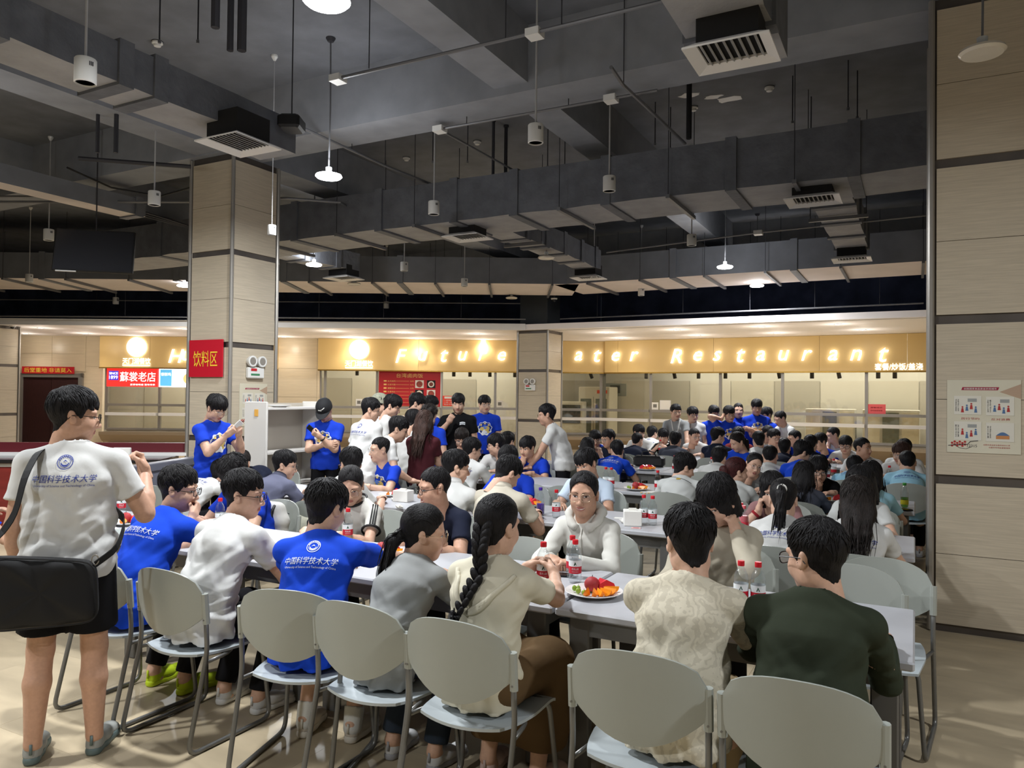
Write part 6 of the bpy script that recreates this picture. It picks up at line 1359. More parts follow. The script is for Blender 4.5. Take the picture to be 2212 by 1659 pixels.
    # --- prints on the shirt
    if back or front:
        bv = BVHTree.FromPolygons(V.tolist() if False else [tuple(v) for v in so.data.vertices[0:0]] or np.array([v.co for v in so.data.vertices]).tolist(), [tuple(p.vertices) for p in so.data.polygons])
        if back: back_print(t, so, bv, J, sc, back)
        if front: front_print(t, so, bv, J, sc, front)
    ctx = dict(t=t, J=J, S=S, EL=EL, WR=WR, HD=HD, HR=HRm, root=root, rz=rz, L2W=L2W, sc=sc, KN=KN, AN=AN, shirt=so, dist=dist, SH=SH, HP=HP)
    if sit and chair: put_chair(root[0] + chu, root[1], rz if chair_rot is None else base_rz + chair_rot, 'grey plastic chair taken by the ' + who, near)
    if extra: extra(ctx)
    return ctx
def project(bv, P2, J, c, sgn, off):
    """lay planar points (x right, y up) on the shirt; sgn -1 = back, +1 = chest"""
    out = []; rt, up, fw = J['rt'], J['up'], J['fw']
    for x, y in P2:
        o = c + rt * x * (-sgn) + up * y + fw * sgn * .6
        h = bv.ray_cast(Vector(o), Vector(-fw * sgn))
        if h[0] is None: out.append(o - fw * sgn * .5)
        else: out.append(np.array(h[0]) + np.array(h[1]) * off if np.dot(np.array(h[1]), fw * sgn) > 0 else np.array(h[0]) + fw * sgn * off)
    return np.array(out)
def ringpts(c, r0, r1, n=28): return [(c[0] + r * math.cos(a), c[1] + r * math.sin(a)) for r in (r0, r1) for a in np.linspace(0, 2 * math.pi, n, endpoint=False)], [(i, (i + 1) % n, n + (i + 1) % n, n + i) for i in range(n)]
def back_print(t, so, bv, J, sc, ink):
    if ink == 'yellow':
        g = MB(); c = J['C'] + J['up'] * .09 * sc; my = mat('print_mustard', (190, 160, 70), .7)
        g.add(project(bv, [(0, 0)] + [(.022 * math.cos(a), .020 * math.sin(a)) for a in np.linspace(0, 6.283, 14, endpoint=False)], J, c, -1, .003), [(0, i + 1, (i + 1) % 14 + 1) for i in range(14)]); g.build('back_print', my, so)
        MB().tube(project(bv, [(x, .02 - .35 * x) for x in np.linspace(-.12, .12, 12) if abs(x) > .025], J, c, -1, .003), .002, 4).build('line_print', M_black, so); return
    m_ = {'white': mat('print_white', (226, 230, 236), .7), 'blue': mat('print_blue', (44, 62, 150), .7)}[ink]
    c = J['C'] + J['up'] * .02 * sc; g = MB(); k = sc
    def lay(P2, F_, off=.003): g.add(project(bv, P2, J, c, -1, off), F_)
    v, f = text_fit('中国科学技术大学', width=.255 * k, height=.034 * k, shear=.18); lay([(q[0] , q[1] - .012) for q in v], f)
    v, f = text_fit('University of Science and Technology of China', width=.245 * k, height=.013 * k); lay([(q[0], q[1] - .044 * k) for q in v], f)
    for r0, r1 in ((.030, .033), (.0215, .0235)):
        P2, F_ = ringpts((.0, .062 * k), r0 * k, r1 * k); lay(P2, F_)
    # emblem: arc of characters between the rings, a bowl and a wave
    for i in range(9):
        a = math.pi * (.12 + .76 * i / 8); cx, cy = .027 * k * math.cos(a), .062 * k + .027 * k * math.sin(a); s_ = .0022 * k; lay([(cx - s_, cy - s_), (cx + s_, cy - s_), (cx + s_, cy + s_), (cx - s_, cy + s_)], [(0, 1, 2, 3)])
    lay([(.017 * k * math.cos(a), .058 * k + .016 * k * math.sin(a)) for a in np.linspace(math.pi, 2 * math.pi, 9)] + [(.014 * k * math.cos(a), .060 * k + .011 * k * math.sin(a)) for a in np.linspace(2 * math.pi, math.pi, 9)], [tuple(range(18))])
    lay([(-.010 * k, .062 * k), (.0, .072 * k), (.010 * k, .062 * k), (.0, .066 * k)], [(0, 1, 2, 3)])
    g.build('back_print', m_, so)
def front_print(t, so, bv, J, sc, kind):
    c = J['C'] - J['up'] * .05 * sc; k = sc
    ms = [mat('print_white', (226, 230, 236), .7), mat('print_gold', (216, 190, 110), .7), mat('print_sky', (90, 130, 210), .7), mat('print_navy', (40, 60, 120), .7)]
    g = MB()
    def lay(P2, F_, m_, off): g.add(project(bv, P2, J, c, 1, off), F_, m_)
    if kind == 'badge':
        # scalloped pale badge with arched blocks and coloured patches
        n = 40; P2 = [(0, 0)] + [((.105 + .008 * math.sin(9 * a)) * k * math.cos(a), (.10 + .008 * math.sin(9 * a)) * k * math.sin(a)) for a in np.linspace(0, 2 * math.pi, n, endpoint=False)]
        lay(P2, [(0, i + 1, (i + 1) % n + 1) for i in range(n)], 0, .003)
        for i in range(7):
            a = math.pi * (.14 + .72 * i / 6); cx, cy = .08 * k * math.cos(a), .075 * k * math.sin(a); s_ = .013 * k; lay([(cx - s_, cy - s_), (cx + s_, cy - s_), (cx + s_ * .8, cy + s_), (cx - s_ * .8, cy + s_)], [(0, 1, 2, 3)], 1 if i % 2 else 3, .005)
        for cx, cy, rx, ry, m_ in ((-.035, -.01, .04, .035, 1), (.035, .0, .035, .04, 1), (0, .02, .03, .03, 2), (0, -.055, .06, .022, 2), (-.05, -.045, .022, .02, 3), (.05, -.05, .02, .018, 1)):
            lay([(0 + cx * k, cy * k)] + [((cx + rx * math.cos(a)) * k, (cy + ry * math.sin(a)) * k) for a in np.linspace(0, 2 * math.pi, 12, endpoint=False)], [(0, i + 1, (i + 1) % 12 + 1) for i in range(12)], m_, .005)
    elif kind == 'chest':
        for q, h_ in ((.0, .007), (-.02, .006)): P2 = [(.03 + .07 * u, .10 + q + h_ + .008 * math.sin(u * math.pi)) for u in np.linspace(0, 1, 8)] + [(.03 + .07 * u, .10 + q - h_ + .008 * math.sin(u * math.pi)) for u in np.linspace(1, 0, 8)]; lay([(a * k, b * k) for a, b in P2], [tuple(range(16))], 0, .003)
    g.build('chest_print', ms, so)
# ------------------------------------------------------------------ things worn or held
def watch(ctx, e, m_=None):
    d = nrm(ctx['WR'][e] - ctx['EL'][e]); c = ctx['WR'][e] - d * .035; u = nrm(np.cross(d, V3(0, 0, 1))); w_ = np.cross(d, u); r = .031
    g = MB(); pts = [c + r * (math.cos(a) * u + math.sin(a) * w_) for a in np.linspace(0, 6.283, 14, endpoint=False)]
    for q in (-.006, 0, .006): g.tube([p + d * q for p in pts], .0045, 5, closed=True)
    g.build('wristwatch', m_ or M_black, ctx['t'])
def local2world(ctx, p): return ctx['root'] + ctx['L2W'] @ p
def phone_in(ctx, e, label, white=False):
    hd, pal = ctx['HD'][e]; c = local2world(ctx, ctx['WR'][e] + hd * .10 + pal * .03); L = ctx['L2W']
    t = thing('smartphone', label, 'phone', c, 0, 'phones in hands'); x = L @ nrm(np.cross(hd, pal)); X = frame((0, 0, 0), x, L @ V3(0, .45, .85) if abs(hd[2]) < .9 else L @ hd)
    MB().cbox((-.038, -.078, -.004), (.038, .078, .005), .003, X=X).build('case', M_white if white else M_black, t); MB().box((-.034, -.072, .005), (.034, .072, .0056), X=X).build('screen', mat('phone_glass', (24, 26, 30), .08), t)
def cap_on(ctx, col, logo=False, name='cap_black'):
    H, R = ctx['J']['H'], ctx['HR'] * 1.05; m_ = mat(name, col, .8, noise=(40, .25 if not logo else .02, 3)); g = MB(); n = 20
    V = []; f = []
    for i in range(9):
        a = math.pi / 2 * i / 8
        for j in range(n): b = 2 * math.pi * j / n; V.append((.092 * math.cos(a) * math.sin(b), -.014 + .112 * math.cos(a) * math.cos(b), .050 + .098 * math.sin(a)))
    for i in range(8):
        for j in range(n): f.append((i * n + j, i * n + (j + 1) % n, (i + 1) * n + (j + 1) % n, (i + 1) * n + j))
    b0 = len(V); V += [(.092 * math.sin(b), -.014 + .112 * math.cos(b), .030) for b in np.linspace(0, 2 * math.pi, n, endpoint=False)]
    for j in range(n): f.append((b0 + j, b0 + (j + 1) % n, (j + 1) % n, j))
    g.add(np.array(V) @ R.T + H, f); o = g.build('cap', m_, ctx['t'], smooth=True)
    P = []; k = 13
    for e in (0, 1):
        for i in range(k): a = -1.15 + 2.3 * i / (k - 1); P.append((.088 * math.sin(a), .010 + .088 * math.cos(a) + e * .075 * math.cos(a * 1.25), .036 - e * .022 * math.cos(a)))
    V2 = np.concatenate([np.array(P), np.array(P) + [0, 0, -.004]]) @ R.T + H; f = []
    for i in range(k - 1): f += [(i, i + 1, k + i + 1, k + i), (2 * k + i + 1, 2 * k + i, 3 * k + i, 3 * k + i + 1), (k + i, k + i + 1, 3 * k + i + 1, 3 * k + i)]
    MB().add(V2, f).build('peak', m_, o)
    if logo:
        def srf(x, z): a = math.asin(min(1, (z - .05) / .098)); return (x, -.014 + .112 * math.cos(a) * math.sqrt(max(0, 1 - (x / (.092 * math.cos(a))) ** 2)) + .002, z)
        g = MB(); g.add(np.array([srf(x, z) for x, z in ((.034, .072), (-.006, .072), (-.006, .082), (.034, .082))]) @ R.T + H, [(0, 1, 2, 3)])
        g.add(np.array([srf(x, z) for x, z in ((.006, .088), (-.012, .090), (-.030, .104), (-.040, .102), (-.034, .096), (-.022, .090), (-.012, .084))]) @ R.T + H, [tuple(range(7))]); g.build('logo', M_pap, o)
def hood(ctx):
    J = ctx['J']; N = J['N']; g = MB(); m_ = MATS['cloth_hood']; rt, fw, up = J['rt'], J['fw'], J['up']; P = []; R = []
    for a in np.linspace(-2.75, 2.75, 25):
        P.append(N + rt * .098 * math.sin(a) * (1 + .1 * math.cos(a)) - fw * (.075 * math.cos(a) - .02) + up * (.028 - .055 * max(0, -math.cos(a)) + .012 * math.cos(a))); R.append(.026 + .016 * max(0, math.cos(a)) + .004 * math.sin(a * 9))
    g.tube(P, R, 9); g.build('hood', m_, ctx['t'], smooth=True)
    bv = BVHTree.FromPolygons(np.array([v.co for v in ctx['shirt'].data.vertices]).tolist(), [tuple(p.vertices) for p in ctx['shirt'].data.polygons])
    pts = project(bv, [(0, q) for q in np.linspace(.10, -.22, 14)], J, J['C'], 1, .003); MB().tube(pts, .0035, 5).build('zip', mat('zip_white', (206, 204, 196), .4), ctx['t'])
def stripes(ctx, m_=None):
    m_ = m_ or M_black
    for e in (-1, 1):
        S, E = ctx['S'][e], ctx['EL'][e]; d = nrm(E - S); u = nrm(np.cross(d, V3(0, 1, 0)) * e); w_ = np.cross(d, u); up_ = V3(0, 0, 1) - d * d[2]; up_ = nrm(up_); sd = np.cross(d, up_)
        for k in (-1, 0, 1):
            dirv = nrm(up_ + sd * k * .32 + V3(e * .3, 0, 0)); pts = [S + d * q * np.linalg.norm(E - S) + dirv * (.064 + .004 * q) * ctx['sc'] for q in np.linspace(-.15, .56, 7)]; MB().tube(pts, .0055, 5).build('sleeve_stripe', m_, ctx['shirt'])
        c = S + (E - S) * .58; MB().tube([c + .060 * (math.cos(a) * up_ + math.sin(a) * sd) for a in np.linspace(0, 6.283, 18, endpoint=False)], .0085, 6, closed=True).build('sleeve_cuff', m_, ctx['shirt'])
    N = ctx['J']['N']; MB().tube([N + V3(.066 * math.sin(a), .012 + .068 * math.cos(a), .02 - .035 * math.cos(a)) for a in np.linspace(0, 6.283, 20, endpoint=False)], .009, 6, closed=True).build('collar', m_, ctx['shirt'])
def collar(ctx):
    J = ctx['J']; N = J['N']; P = []; m_ = ctx['shirt'].data.materials[0]
    for a in np.linspace(-2.6, 2.6, 19): P.append(N + J['rt'] * .072 * math.sin(a) - J['fw'] * (.066 * math.cos(a) - .012) + J['up'] * (.045 - .03 * max(0, -math.cos(a))))
    g = MB(); V = []; f = []
    for p in P: o = nrm((p - N) * V3(1, 1, .2)); V += [p + J['up'] * .016 - o * .008, p + o * .016 - J['up'] * .030, p + o * .010 - J['up'] * .034, p - o * .012]
    for i in range(len(P) - 1):
        for j in range(4): f.append((i * 4 + j, i * 4 + 4 + j, i * 4 + 4 + (j + 1) % 4, i * 4 + (j + 1) % 4))
    g.add(V, f).build('collar', m_, ctx['shirt'], smooth=True)
def braid(ctx):
    H, R, J = ctx['J']['H'], ctx['HR'], ctx['J']; n = 15; g = MB(); a = H + R @ V3(0.01, -.105, .0)
    C = [a, a + V3(.004, -.035, -.08), J['N'] + V3(-.005, -.085, -.06), J['C'] + V3(-.035, -.150, .0), J['W'] + V3(-.085, -.150, .06)]
    bv = BVHTree.FromPolygons(np.array([v_.co for v_ in ctx['shirt'].data.vertices]).tolist(), [tuple(p.vertices) for p in ctx['shirt'].data.polygons])
    def at(t):
        t = t * (len(C) - 1); i = min(int(t), len(C) - 2); u = t - i; p = C[i] * (1 - u) + C[i + 1] * u
        h = bv.ray_cast(Vector((p[0], -.8, p[2])), Vector((0, 1, 0)))
        if h[0] is not None: p[1] = min(p[1], h[0][1] - .012)
        return p
    n = 22
    for k in range(n):
        p = at(k / (n - 1) * .86); r = .036 - .018 * k / n
        g.ball((0, 0, 0), (r * .62, r * .7, r * 1.25), 12, 8, X=Matrix.Translation(p + V3((-1) ** k * r * .45, 0, 0)) @ Matrix.Rotation((-1) ** k * .5, 4, 'Y'))
    e = at(.86); rs = np.random.default_rng(3); P = []
    for k in range(26): o = rs.normal(0, .010, 3); o2 = rs.normal(0, .022, 3); P.append(([e + o, e + o * .6 + V3(-.01, -.006, -.05), e + o2 + V3(-.015, 0, -.11), e + o2 * 1.3 + V3(-.012, .01, -.16 - .04 * rs.random())], np.array([.005, .006, .004, .0006])))
    v, q = locks(P, 0); g.add(v, [tuple(x) for x in q]); g.build('braid', HAIRS['k'], ctx['t'], smooth=True)
    MB().tube([e + .017 * V3(math.cos(b), math.sin(b), 0) for b in np.linspace(0, 6.283, 12, endpoint=False)], .006, 5, closed=True).build('hair_tie', M_black, ctx['t'])
    # soft knit panel tied behind the shoulders
    for s in (-1, 1):
        for q in range(3):
            pts = project(bv, [(s * (.135 - .012 * q) * (1 - u) - .03 * u, (.10 - .015 * q) * (1 - u) - (.055 + .006 * q) * u - .03 * math.sin(u * 3.1)) for u in np.linspace(0, 1, 9)], ctx['J'], J['C'], -1, .004); MB().tube(pts, [.008 + .005 * math.sin(u * 3.1) for u in np.linspace(0, 1, 9)], 6).build('drape_fold', ctx['shirt'].data.materials[0], ctx['shirt'], smooth=True)
def shoulder_bag(ctx):
    J = ctx['J']; w2 = lambda p: local2world(ctx, p); rz = ctx['rz']
    c = J['P'] + V3(-.05, -.215, -.10); t = thing('shoulder_bag', 'black flat shoulder bag on the standing man back', 'bag', w2(c), rz + .12); m_ = mat('bag_nylon', (17, 17, 19), .75, bump=(500, .2, .001))
    pts = [(-.235, -.13), (-.20, -.165), (.19, -.165), (.225, -.13), (.215, .07), (.18, .115), (-.16, .155), (-.20, .14)]
    g = MB(); n = 40; cx, cz = .0, -.01; V = []; f = []
    ol = []
    for i in range(len(pts)):
        p0, p1 = np.array(pts[i]), np.array(pts[(i + 1) % len(pts)])
        for u in np.linspace(0, 1, 6, endpoint=False): ol.append(p0 * (1 - u) + p1 * u)
    ol = np.array(ol)
    for _ in range(3): ol = (np.roll(ol, 1, 0) + 2 * ol + np.roll(ol, -1, 0)) / 4
    n = len(ol); lv = [(.0, -.052), (.45, -.054), (.75, -.050), (.92, -.038), (1.0, -.016), (1.0, .016), (.92, .038), (.75, .050), (.45, .054), (.0, .052)]
    for k, yy in lv: V += [(cx + (q[0] - cx) * k, yy + .006 * math.sin(q[0] * 31 + q[1] * 17) * (k > 0) * (k < 1), cz + (q[1] - cz) * k) for q in ol]
    for i in range(len(lv) - 1):
        for j in range(n): f.append((i * n + j, i * n + (j + 1) % n, i * n + n + (j + 1) % n, i * n + n + j))
    g.add(V, f).build('body', m_, t, smooth=True); MB().tube([(q[0] * .985, -.034, q[1] * .985) for q in ol], .0035, 5, closed=True).build('piping', m_, t)
    inv = lambda p: np.linalg.inv(rotz(rz + .12)) @ (w2(p) - w2(c))
    S = ctx['S'][-1]
    A = [(-.20, -.0, .14), inv(J['P'] + V3(-.24, -.15, .12)), inv(J['W'] + V3(-.17, -.175, .05)), inv(J['C'] + V3(-.145, -.165, .03)), inv(S + V3(.055, -.075, .055)), inv(S + V3(.075, .03, .075)), inv(J['C'] + V3(.0, .18, .06)), inv(J['W'] + V3(.17, .14, .0)), inv(J['P'] + V3(.245, -.03, .16)), inv(J['P'] + V3(.235, -.14, .05)), (.205, 0, .09)]
    P = []
    for i in range(len(A) - 1):
        for u in np.linspace(0, 1, 4, endpoint=False): P.append(np.array(A[i]) * (1 - u) + np.array(A[i + 1]) * u)
    P.append(np.array(A[-1])); Pn = np.array(P)
    for _ in range(2): Pn[1:-1] = (Pn[:-2] + Pn[1:-1] * 2 + Pn[2:]) / 4
    g = MB(); V = []; f = []; cen = inv(J['W'])
    for i, p in enumerate(Pn):
        T = nrm(Pn[min(i + 1, len(Pn) - 1)] - Pn[max(i - 1, 0)]); o = p - cen; o = nrm(o - T * (o @ T)); s_ = np.cross(T, o) * .021; V += [p + s_ + o * .003, p - s_ + o * .003, p - s_ - o * .001, p + s_ - o * .001]
    for i in range(len(Pn) - 1):
        for j in range(4): f.append((i * 4 + j, i * 4 + (j + 1) % 4, i * 4 + 4 + (j + 1) % 4, i * 4 + 4 + j))
    g.add(V, f).build('strap', m_, t)
    for x, z_ in ((-.20, .14), (.205, .09)): MB().tube([(x + .014 * math.cos(a), 0, z_ + .02 + .022 * math.sin(a)) for a in np.linspace(0, 6.283, 12, endpoint=False)], .0035, 5, closed=True).build('buckle', M_steel, t)
def held_bottle(ctx, label):
    q = (ctx['WR'][1] + ctx['WR'][-1]) / 2 + (ctx['HD'][1][0] + ctx['HD'][-1][0]) * .035; c = local2world(ctx, q); bottle((c[0], c[1], max(TBLH, c[2] - .11)), label, 'water', 1)
def lanyard(ctx):
    J = ctx['J']; bv = BVHTree.FromPolygons(np.array([v.co for v in ctx['shirt'].data.vertices]).tolist(), [tuple(p.vertices) for p in ctx['shirt'].data.polygons])
    for s in (-1, 1): MB().tube(project(bv, [(s * (.075 - .07 * u), .16 - .34 * u) for u in np.linspace(0, 1, 10)], J, J['C'], 1, .004), .007, 5).build('lanyard', M_pap, ctx['t'])
def hung_bag(px, py, z_, label, col, size=(.30, .14, .34), rz=0.0, trim=M_black):
    c = atz(px, py, z_); t = thing('backpack', label, 'bag', (c[0], c[1], z_ - size[2]), rz); m_ = mat('bag_%d_%d_%d' % col, col, .75, bump=(60, .2, .004)); sx, sy, sz = size
    s = SDF((-sx / 2 - .03, -sy / 2 - .03, -.03), (sx / 2 + .03, sy / 2 + .03, sz + .03), .012); s.cone((-sx * .28, 0, sy * .5), (sx * .28, 0, sy * .5), sy * .5, sy * .5, 0); s.cone((-sx * .28, 0, sz * .55), (sx * .28, 0, sz * .55), sy * .5, sy * .5, .05); s.cone((-sx * .18, 0, sz - sy * .45), (sx * .18, 0, sz - sy * .45), sy * .42, sy * .42, .05)
    V, Q = s.nets(); link('body', fast_mesh('body', V, Q, m_), t)
    for e in (-1, 1): MB().tube([(e * sx * .2, sy * .3, sz * .92), (e * sx * .24, sy * .62, sz * .8), (e * sx * .26, sy * .62, sz * .35), (e * sx * .28, sy * .3, sz * .12)], .012, 6).build('strap', trim, t, smooth=True)
    MB().tube([(x, -sy * .42 - .004, sz * .62 + .05 * math.cos(x * 9)) for x in np.linspace(-sx * .36, sx * .36, 9)], .004, 5).build('zip', trim, t)
    return t
hung_bag(590, 1082, .86, 'white backpack with black straps hanging behind the curly-haired man', (206, 204, 198), rz=math.pi)
hung_bag(668, 1108, .74, 'pale cream bag standing behind the middle blue T-shirt', (206, 204, 186), size=(.34, .16, .24), rz=math.pi)
hung_bag(1452, 1062, .82, 'navy and white bag hanging on the chair before the light grey T-shirt', (36, 42, 74), size=(.26, .12, .30))
hung_bag(1655, 1180, .74, 'white bag with black trim on the seat below the high ponytail', (210, 208, 202), size=(.32, .14, .26))
KSH = ((36, 36, 40), (180, 180, 178)); WSH = ((206, 206, 204), (224, 224, 222)); BSH = ((196, 186, 172), (214, 208, 196))
# ------------------------------------------------------------------ nearest row, backs to the camera
person(165, 830, 's', 'man standing at left in a white printed T-shirt and black shorts', '', shirt='white', hair='short', D=3.62, rot=44, yaw=-74, pitch=6, lean=3, arms=('snack', 'down'), back='blue', leg='shorts', glasses='thick', fat=1.10, skin=1, shoes=((150, 152, 148), (96, 112, 112)), wr=1.2, extra=shoulder_bag, feet=.3)
person(392, 1000, '1n', 'man in a blue printed T-shirt leaning forward with neon yellow shoes', 'left blue T-shirt', shirt='blue', hair='short', lean=27, yaw=-58, pitch=8, arms=('mouth', 'table'), back='white', glasses='thick', feet=-.12, shoes=((190, 214, 30), (196, 220, 40)), du=0)
person(530, 1008, '1n', 'man in a plain white T-shirt sitting in the nearest row with high white trainers', 'plain white T-shirt', shirt='white', hair='short', lean=24, yaw=-60, pitch=6, glasses='thick', feet=-.10, shoes=WSH, wr=1.5)
person(716, 1033, '1n', 'man in a blue printed T-shirt and white socks, back fully turned', 'middle blue T-shirt', shirt='blue', hair='messy', lean=22, rot=16, twist=8, yaw=-26, pitch=16, back='white', arms=('reach', 'table'), leg='shorts', feet=-.12, shoes=BSH, wr=1.2, socks=True)
person(922, 1085, '1n', 'woman in a grey T-shirt with a low ponytail', 'grey T-shirt', shirt='grey', hair='pony', sex='f', lean=20, yaw=-52, pitch=8, glasses='gold', pants='jean', arms=('table', 'table'), feet=-.1)
person(1076, 1060, '1n', 'woman in a cream knit top with a long black braid', 'cream knit top', shirt='cream', hair='braid', sex='f', lean=10, yaw=-12, pitch=4, arms=('hold', 'hold'), pants='brown', leg='skirt', feet=-.06, shoes=((214, 190, 184), (200, 180, 174)), extra=lambda c: (braid(c), held_bottle(c, 'water bottle held by the woman with the braid')), fat=1.05)
person(1487, 1085, '1n', 'man in a beige leaf-pattern shirt, back turned', 'leaf-pattern shirt', shirt='leaf', hair='messy', lean=18, yaw=26, pitch=12, pants='khaki', arms=('table', 'chin'), chu=-.10, rot=4, feet=-.1, wr=1.3, sleeve='mid')
person(1757, 1110, '1n', 'man in a dark green long-sleeved sweater with glasses', 'dark green sweater', shirt='green', hair='short', lean=19, yaw=56, pitch=8, glasses='thick', sleeve='long', fat=1.03, arms=(((.20, .52, .80), (-.6, .8, 0), .35, (.25, -.4, -.9)), 'table'), feet=-.1, wr=1.2)
person(-30, 1010, '1n', 'person in a blue T-shirt cut off by the left picture edge', 'blue T-shirt at the left edge', shirt='blue', hair='short', lean=22, back='white', yaw=20)
# nearest row, facing the camera
person(488, 988, '1f', 'curly-haired man in a blue T-shirt looking down', 'curly-haired man', shirt='royal', hair='curly', yaw=-5, pitch=34, hunch=10, glasses='thin', arms=('table', 'table'))
person(757, 1005, '1f', 'woman in a white T-shirt with three black sleeve stripes', 'striped sleeves', shirt='hood', hair='back', sex='f', yaw=34, pitch=22, hunch=8, glasses='gold', arms=('table', 'table'), extra=stripes)
person(935, 1003, '1f', 'smiling man in a navy T-shirt with his chin on his hand', 'navy T-shirt', shirt='navy', hair='crew', yaw=-34, pitch=8, glasses='thick', arms=('chin', 'table'), smile=1, skin=1, fat=1.1)
person(1262, 1012, '1f', 'smiling woman in a white hooded zip jacket with clasped hands', 'white hooded jacket', shirt='hood', hair='back', sex='f', sleeve='long', arms=('clasp', 'clasp'), yaw=10, pitch=2, smile=1, glasses='gold', skin=1, lean=14, wr=1.5, extra=hood, fat=1.08)
person(1535, 1028, '1f', 'person in a khaki jacket with bobbed black hair and a black watch', 'khaki jacket', shirt='khaki', hair='bob', sex='f', sleeve='long', yaw=-20, pitch=30, hunch=12, arms=('table', 'cheek'), wr=1.4, extra=lambda c: watch(c, -1))
# ------------------------------------------------------------------ second row
person(620, 970, '2n', 'man in a slate collared shirt in the second row', 'slate shirt', shirt='slate', hair='short', yaw=-58, glasses='thin', extra=collar)
person(757, 965, '2n', 'man in a white T-shirt looking left behind the striped sleeves', 'white T-shirt looking left', shirt='white', hair='messy', yaw=60, glasses='gold')
person(990, 968, '2n', 'man in a white collared shirt with glasses beside the beige polo', 'white collared shirt', shirt='white', hair='short', yaw=-46, glasses='gold', extra=collar)
person(1115, 985, '2n', 'man in a beige polo shirt bending over the table', 'beige polo', shirt='beige', hair='short', yaw=-30, pitch=34, hunch=14, arms=('table', 'up'), extra=collar)
person(1693, 1030, '2n', 'woman in a white printed T-shirt with a high ponytail', 'high ponytail', shirt='white', hair='highpony', sex='f', yaw=4, pitch=14, back='blue')
person(1852, 1024, '2n', 'woman in a white printed T-shirt with long loose hair', 'long loose hair', shirt='white', hair='longdown', hc='d', sex='f', yaw=6, pitch=8, back='blue')
person(486, 990, '2n', 'person in a white printed T-shirt mostly hidden behind the curly hair', 'hidden white T-shirt', shirt='white', hair='short', yaw=-20, pitch=15, back='blue')
person(518, 972, '2f', 'boy with a straight fringe peeking above the white T-shirt', 'straight fringe', shirt='navy', hair='fringe', hc='d', yaw=24, pitch=18, hunch=15, dv=-.2)
person(822, 940, '2f', 'man in a blue T-shirt with a badge turning his face left', 'blue badge T-shirt', shirt='royal', hair='crew', yaw=-34, pitch=2, mouth=1, glasses='gold', arms=('clasp', 'clasp'), front='badge')
person(1096, 961, '2f', 'man in a blue T-shirt hidden behind the beige polo', 'blue T-shirt behind the polo', shirt='royal', hair='fringe', yaw=10, pitch=12)
person(1258, 967, '2f', 'man in a light blue T-shirt looking down left', 'light blue T-shirt', shirt='ltblue', hair='fringe', yaw=-12, pitch=16, roll=8, skin=1, arms=('table', 'table'))
person(1668, 1018, '2f', 'woman in a rose top covering her face, behind the high ponytail', 'rose top', shirt='rose', hair='long', sex='f', yaw=10, pitch=20, arms=('cheek', 'table'), extra=lambda c: watch(c, 1, mat('red_cord', (150, 30, 40), .6)))
person(1852, 1003, '2f', 'woman with thin glasses behind the long loose hair', 'thin glasses behind long hair', shirt='ltgrey', hair='long', sex='f', yaw=-38, pitch=15, glasses='gold')
# ------------------------------------------------------------------ third row
person(1487, 978, '3n', 'man in a light grey T-shirt with a small yellow back print', 'light grey T-shirt', shirt='ltgrey', hair='messy', yaw=-52, pitch=20, wr=1.3, back='yellow')
person(1592, 985, '3n', 'woman with a reddish hair bun in a pale T-shirt', 'hair bun', shirt='ltgrey', hair='bun', hc='r', sex='f', yaw=-52, pitch=6)
person(1738, 993, '3n', 'woman with very long straight black hair', 'very long black hair', shirt='char', hair='longdown', sex='f', yaw=-6, pitch=10)
person(1882, 993, '3n', 'woman with long black hair in a light blue T-shirt', 'long hair in light blue', shirt='sky', hair='longdown', sex='f', yaw=-4, pitch=10)
person(1023, 943, '3n', 'man in a white printed T-shirt with glasses behind the white collared shirt', 'white printed T-shirt', shirt='white', hair='short', yaw=-34, glasses='thick', back='blue')
person(1637, 975, '3f', 'woman in a grey striped T-shirt talking with her head tilted', 'tilted head', shirt='grey', hair='back', sex='f', yaw=30, pitch=6, roll=-16, mouth=1, glasses='gold')
person(1768, 984, '3f', 'woman in a black top with dark glasses and a black watch', 'black top with glasses', shirt='black', hair='bob', sex='f', yaw=18, pitch=10, glasses='thick', arms=('mouth', 'table'), extra=lambda c: watch(c, 1))
person(1068, 935, '3f', 'man in a white polo with glasses speaking to the left', 'white polo', shirt='white', hair='fringe', yaw=-56, mouth=1, glasses='thick')
person(1137, 941, '3f', 'heavy man in a blue T-shirt with his hand at his mouth', 'hand at mouth', shirt='royal', hair='fringe', yaw=-10, pitch=12, fat=1.3, arms=('chin', 'table'), skin=1)
person(997, 924, '3f', 'man with dark-rimmed glasses leaning before the black T-shirt', 'dark-rimmed glasses', shirt='black', hair='fringe', hc='d', yaw=26, pitch=20, glasses='thick', arms=('chin', 'table'))
# ------------------------------------------------------------------ fourth row
person(1270, 943, '4n', 'woman with straight dark hair in a pale top, hand raised', 'straight dark hair', shirt='ltgrey', hair='longdown', sex='f', yaw=10, arms=('up', 'table'))
person(1331, 949, '4n', 'man in a blue printed T-shirt seen from behind in the fourth row', 'fourth row blue back', shirt='blue', hair='short', yaw=38, pitch=18, glasses='thin', back='white')
person(1556, 963, '4n', 'man in a white T-shirt with a round black haircut from behind', 'round black haircut', shirt='white', hair='fringe', yaw=-12, pitch=14)
person(1664, 958, '4n', 'man in a white T-shirt with dense black hair, back of head only', 'dense black hair', shirt='white', hair='crew', yaw=0, pitch=6)
person(1745, 953, '4n', 'man in a blue T-shirt bending his head to the right', 'bent blue T-shirt', shirt='blue', hair='messy', yaw=-56, pitch=30, hunch=10, glasses='gold')
person(1849, 984, '4n', 'person in a light blue printed T-shirt bending low', 'bent light blue shirt', shirt='sky', hair='short', yaw=-10, pitch=30, hunch=16, back='blue')
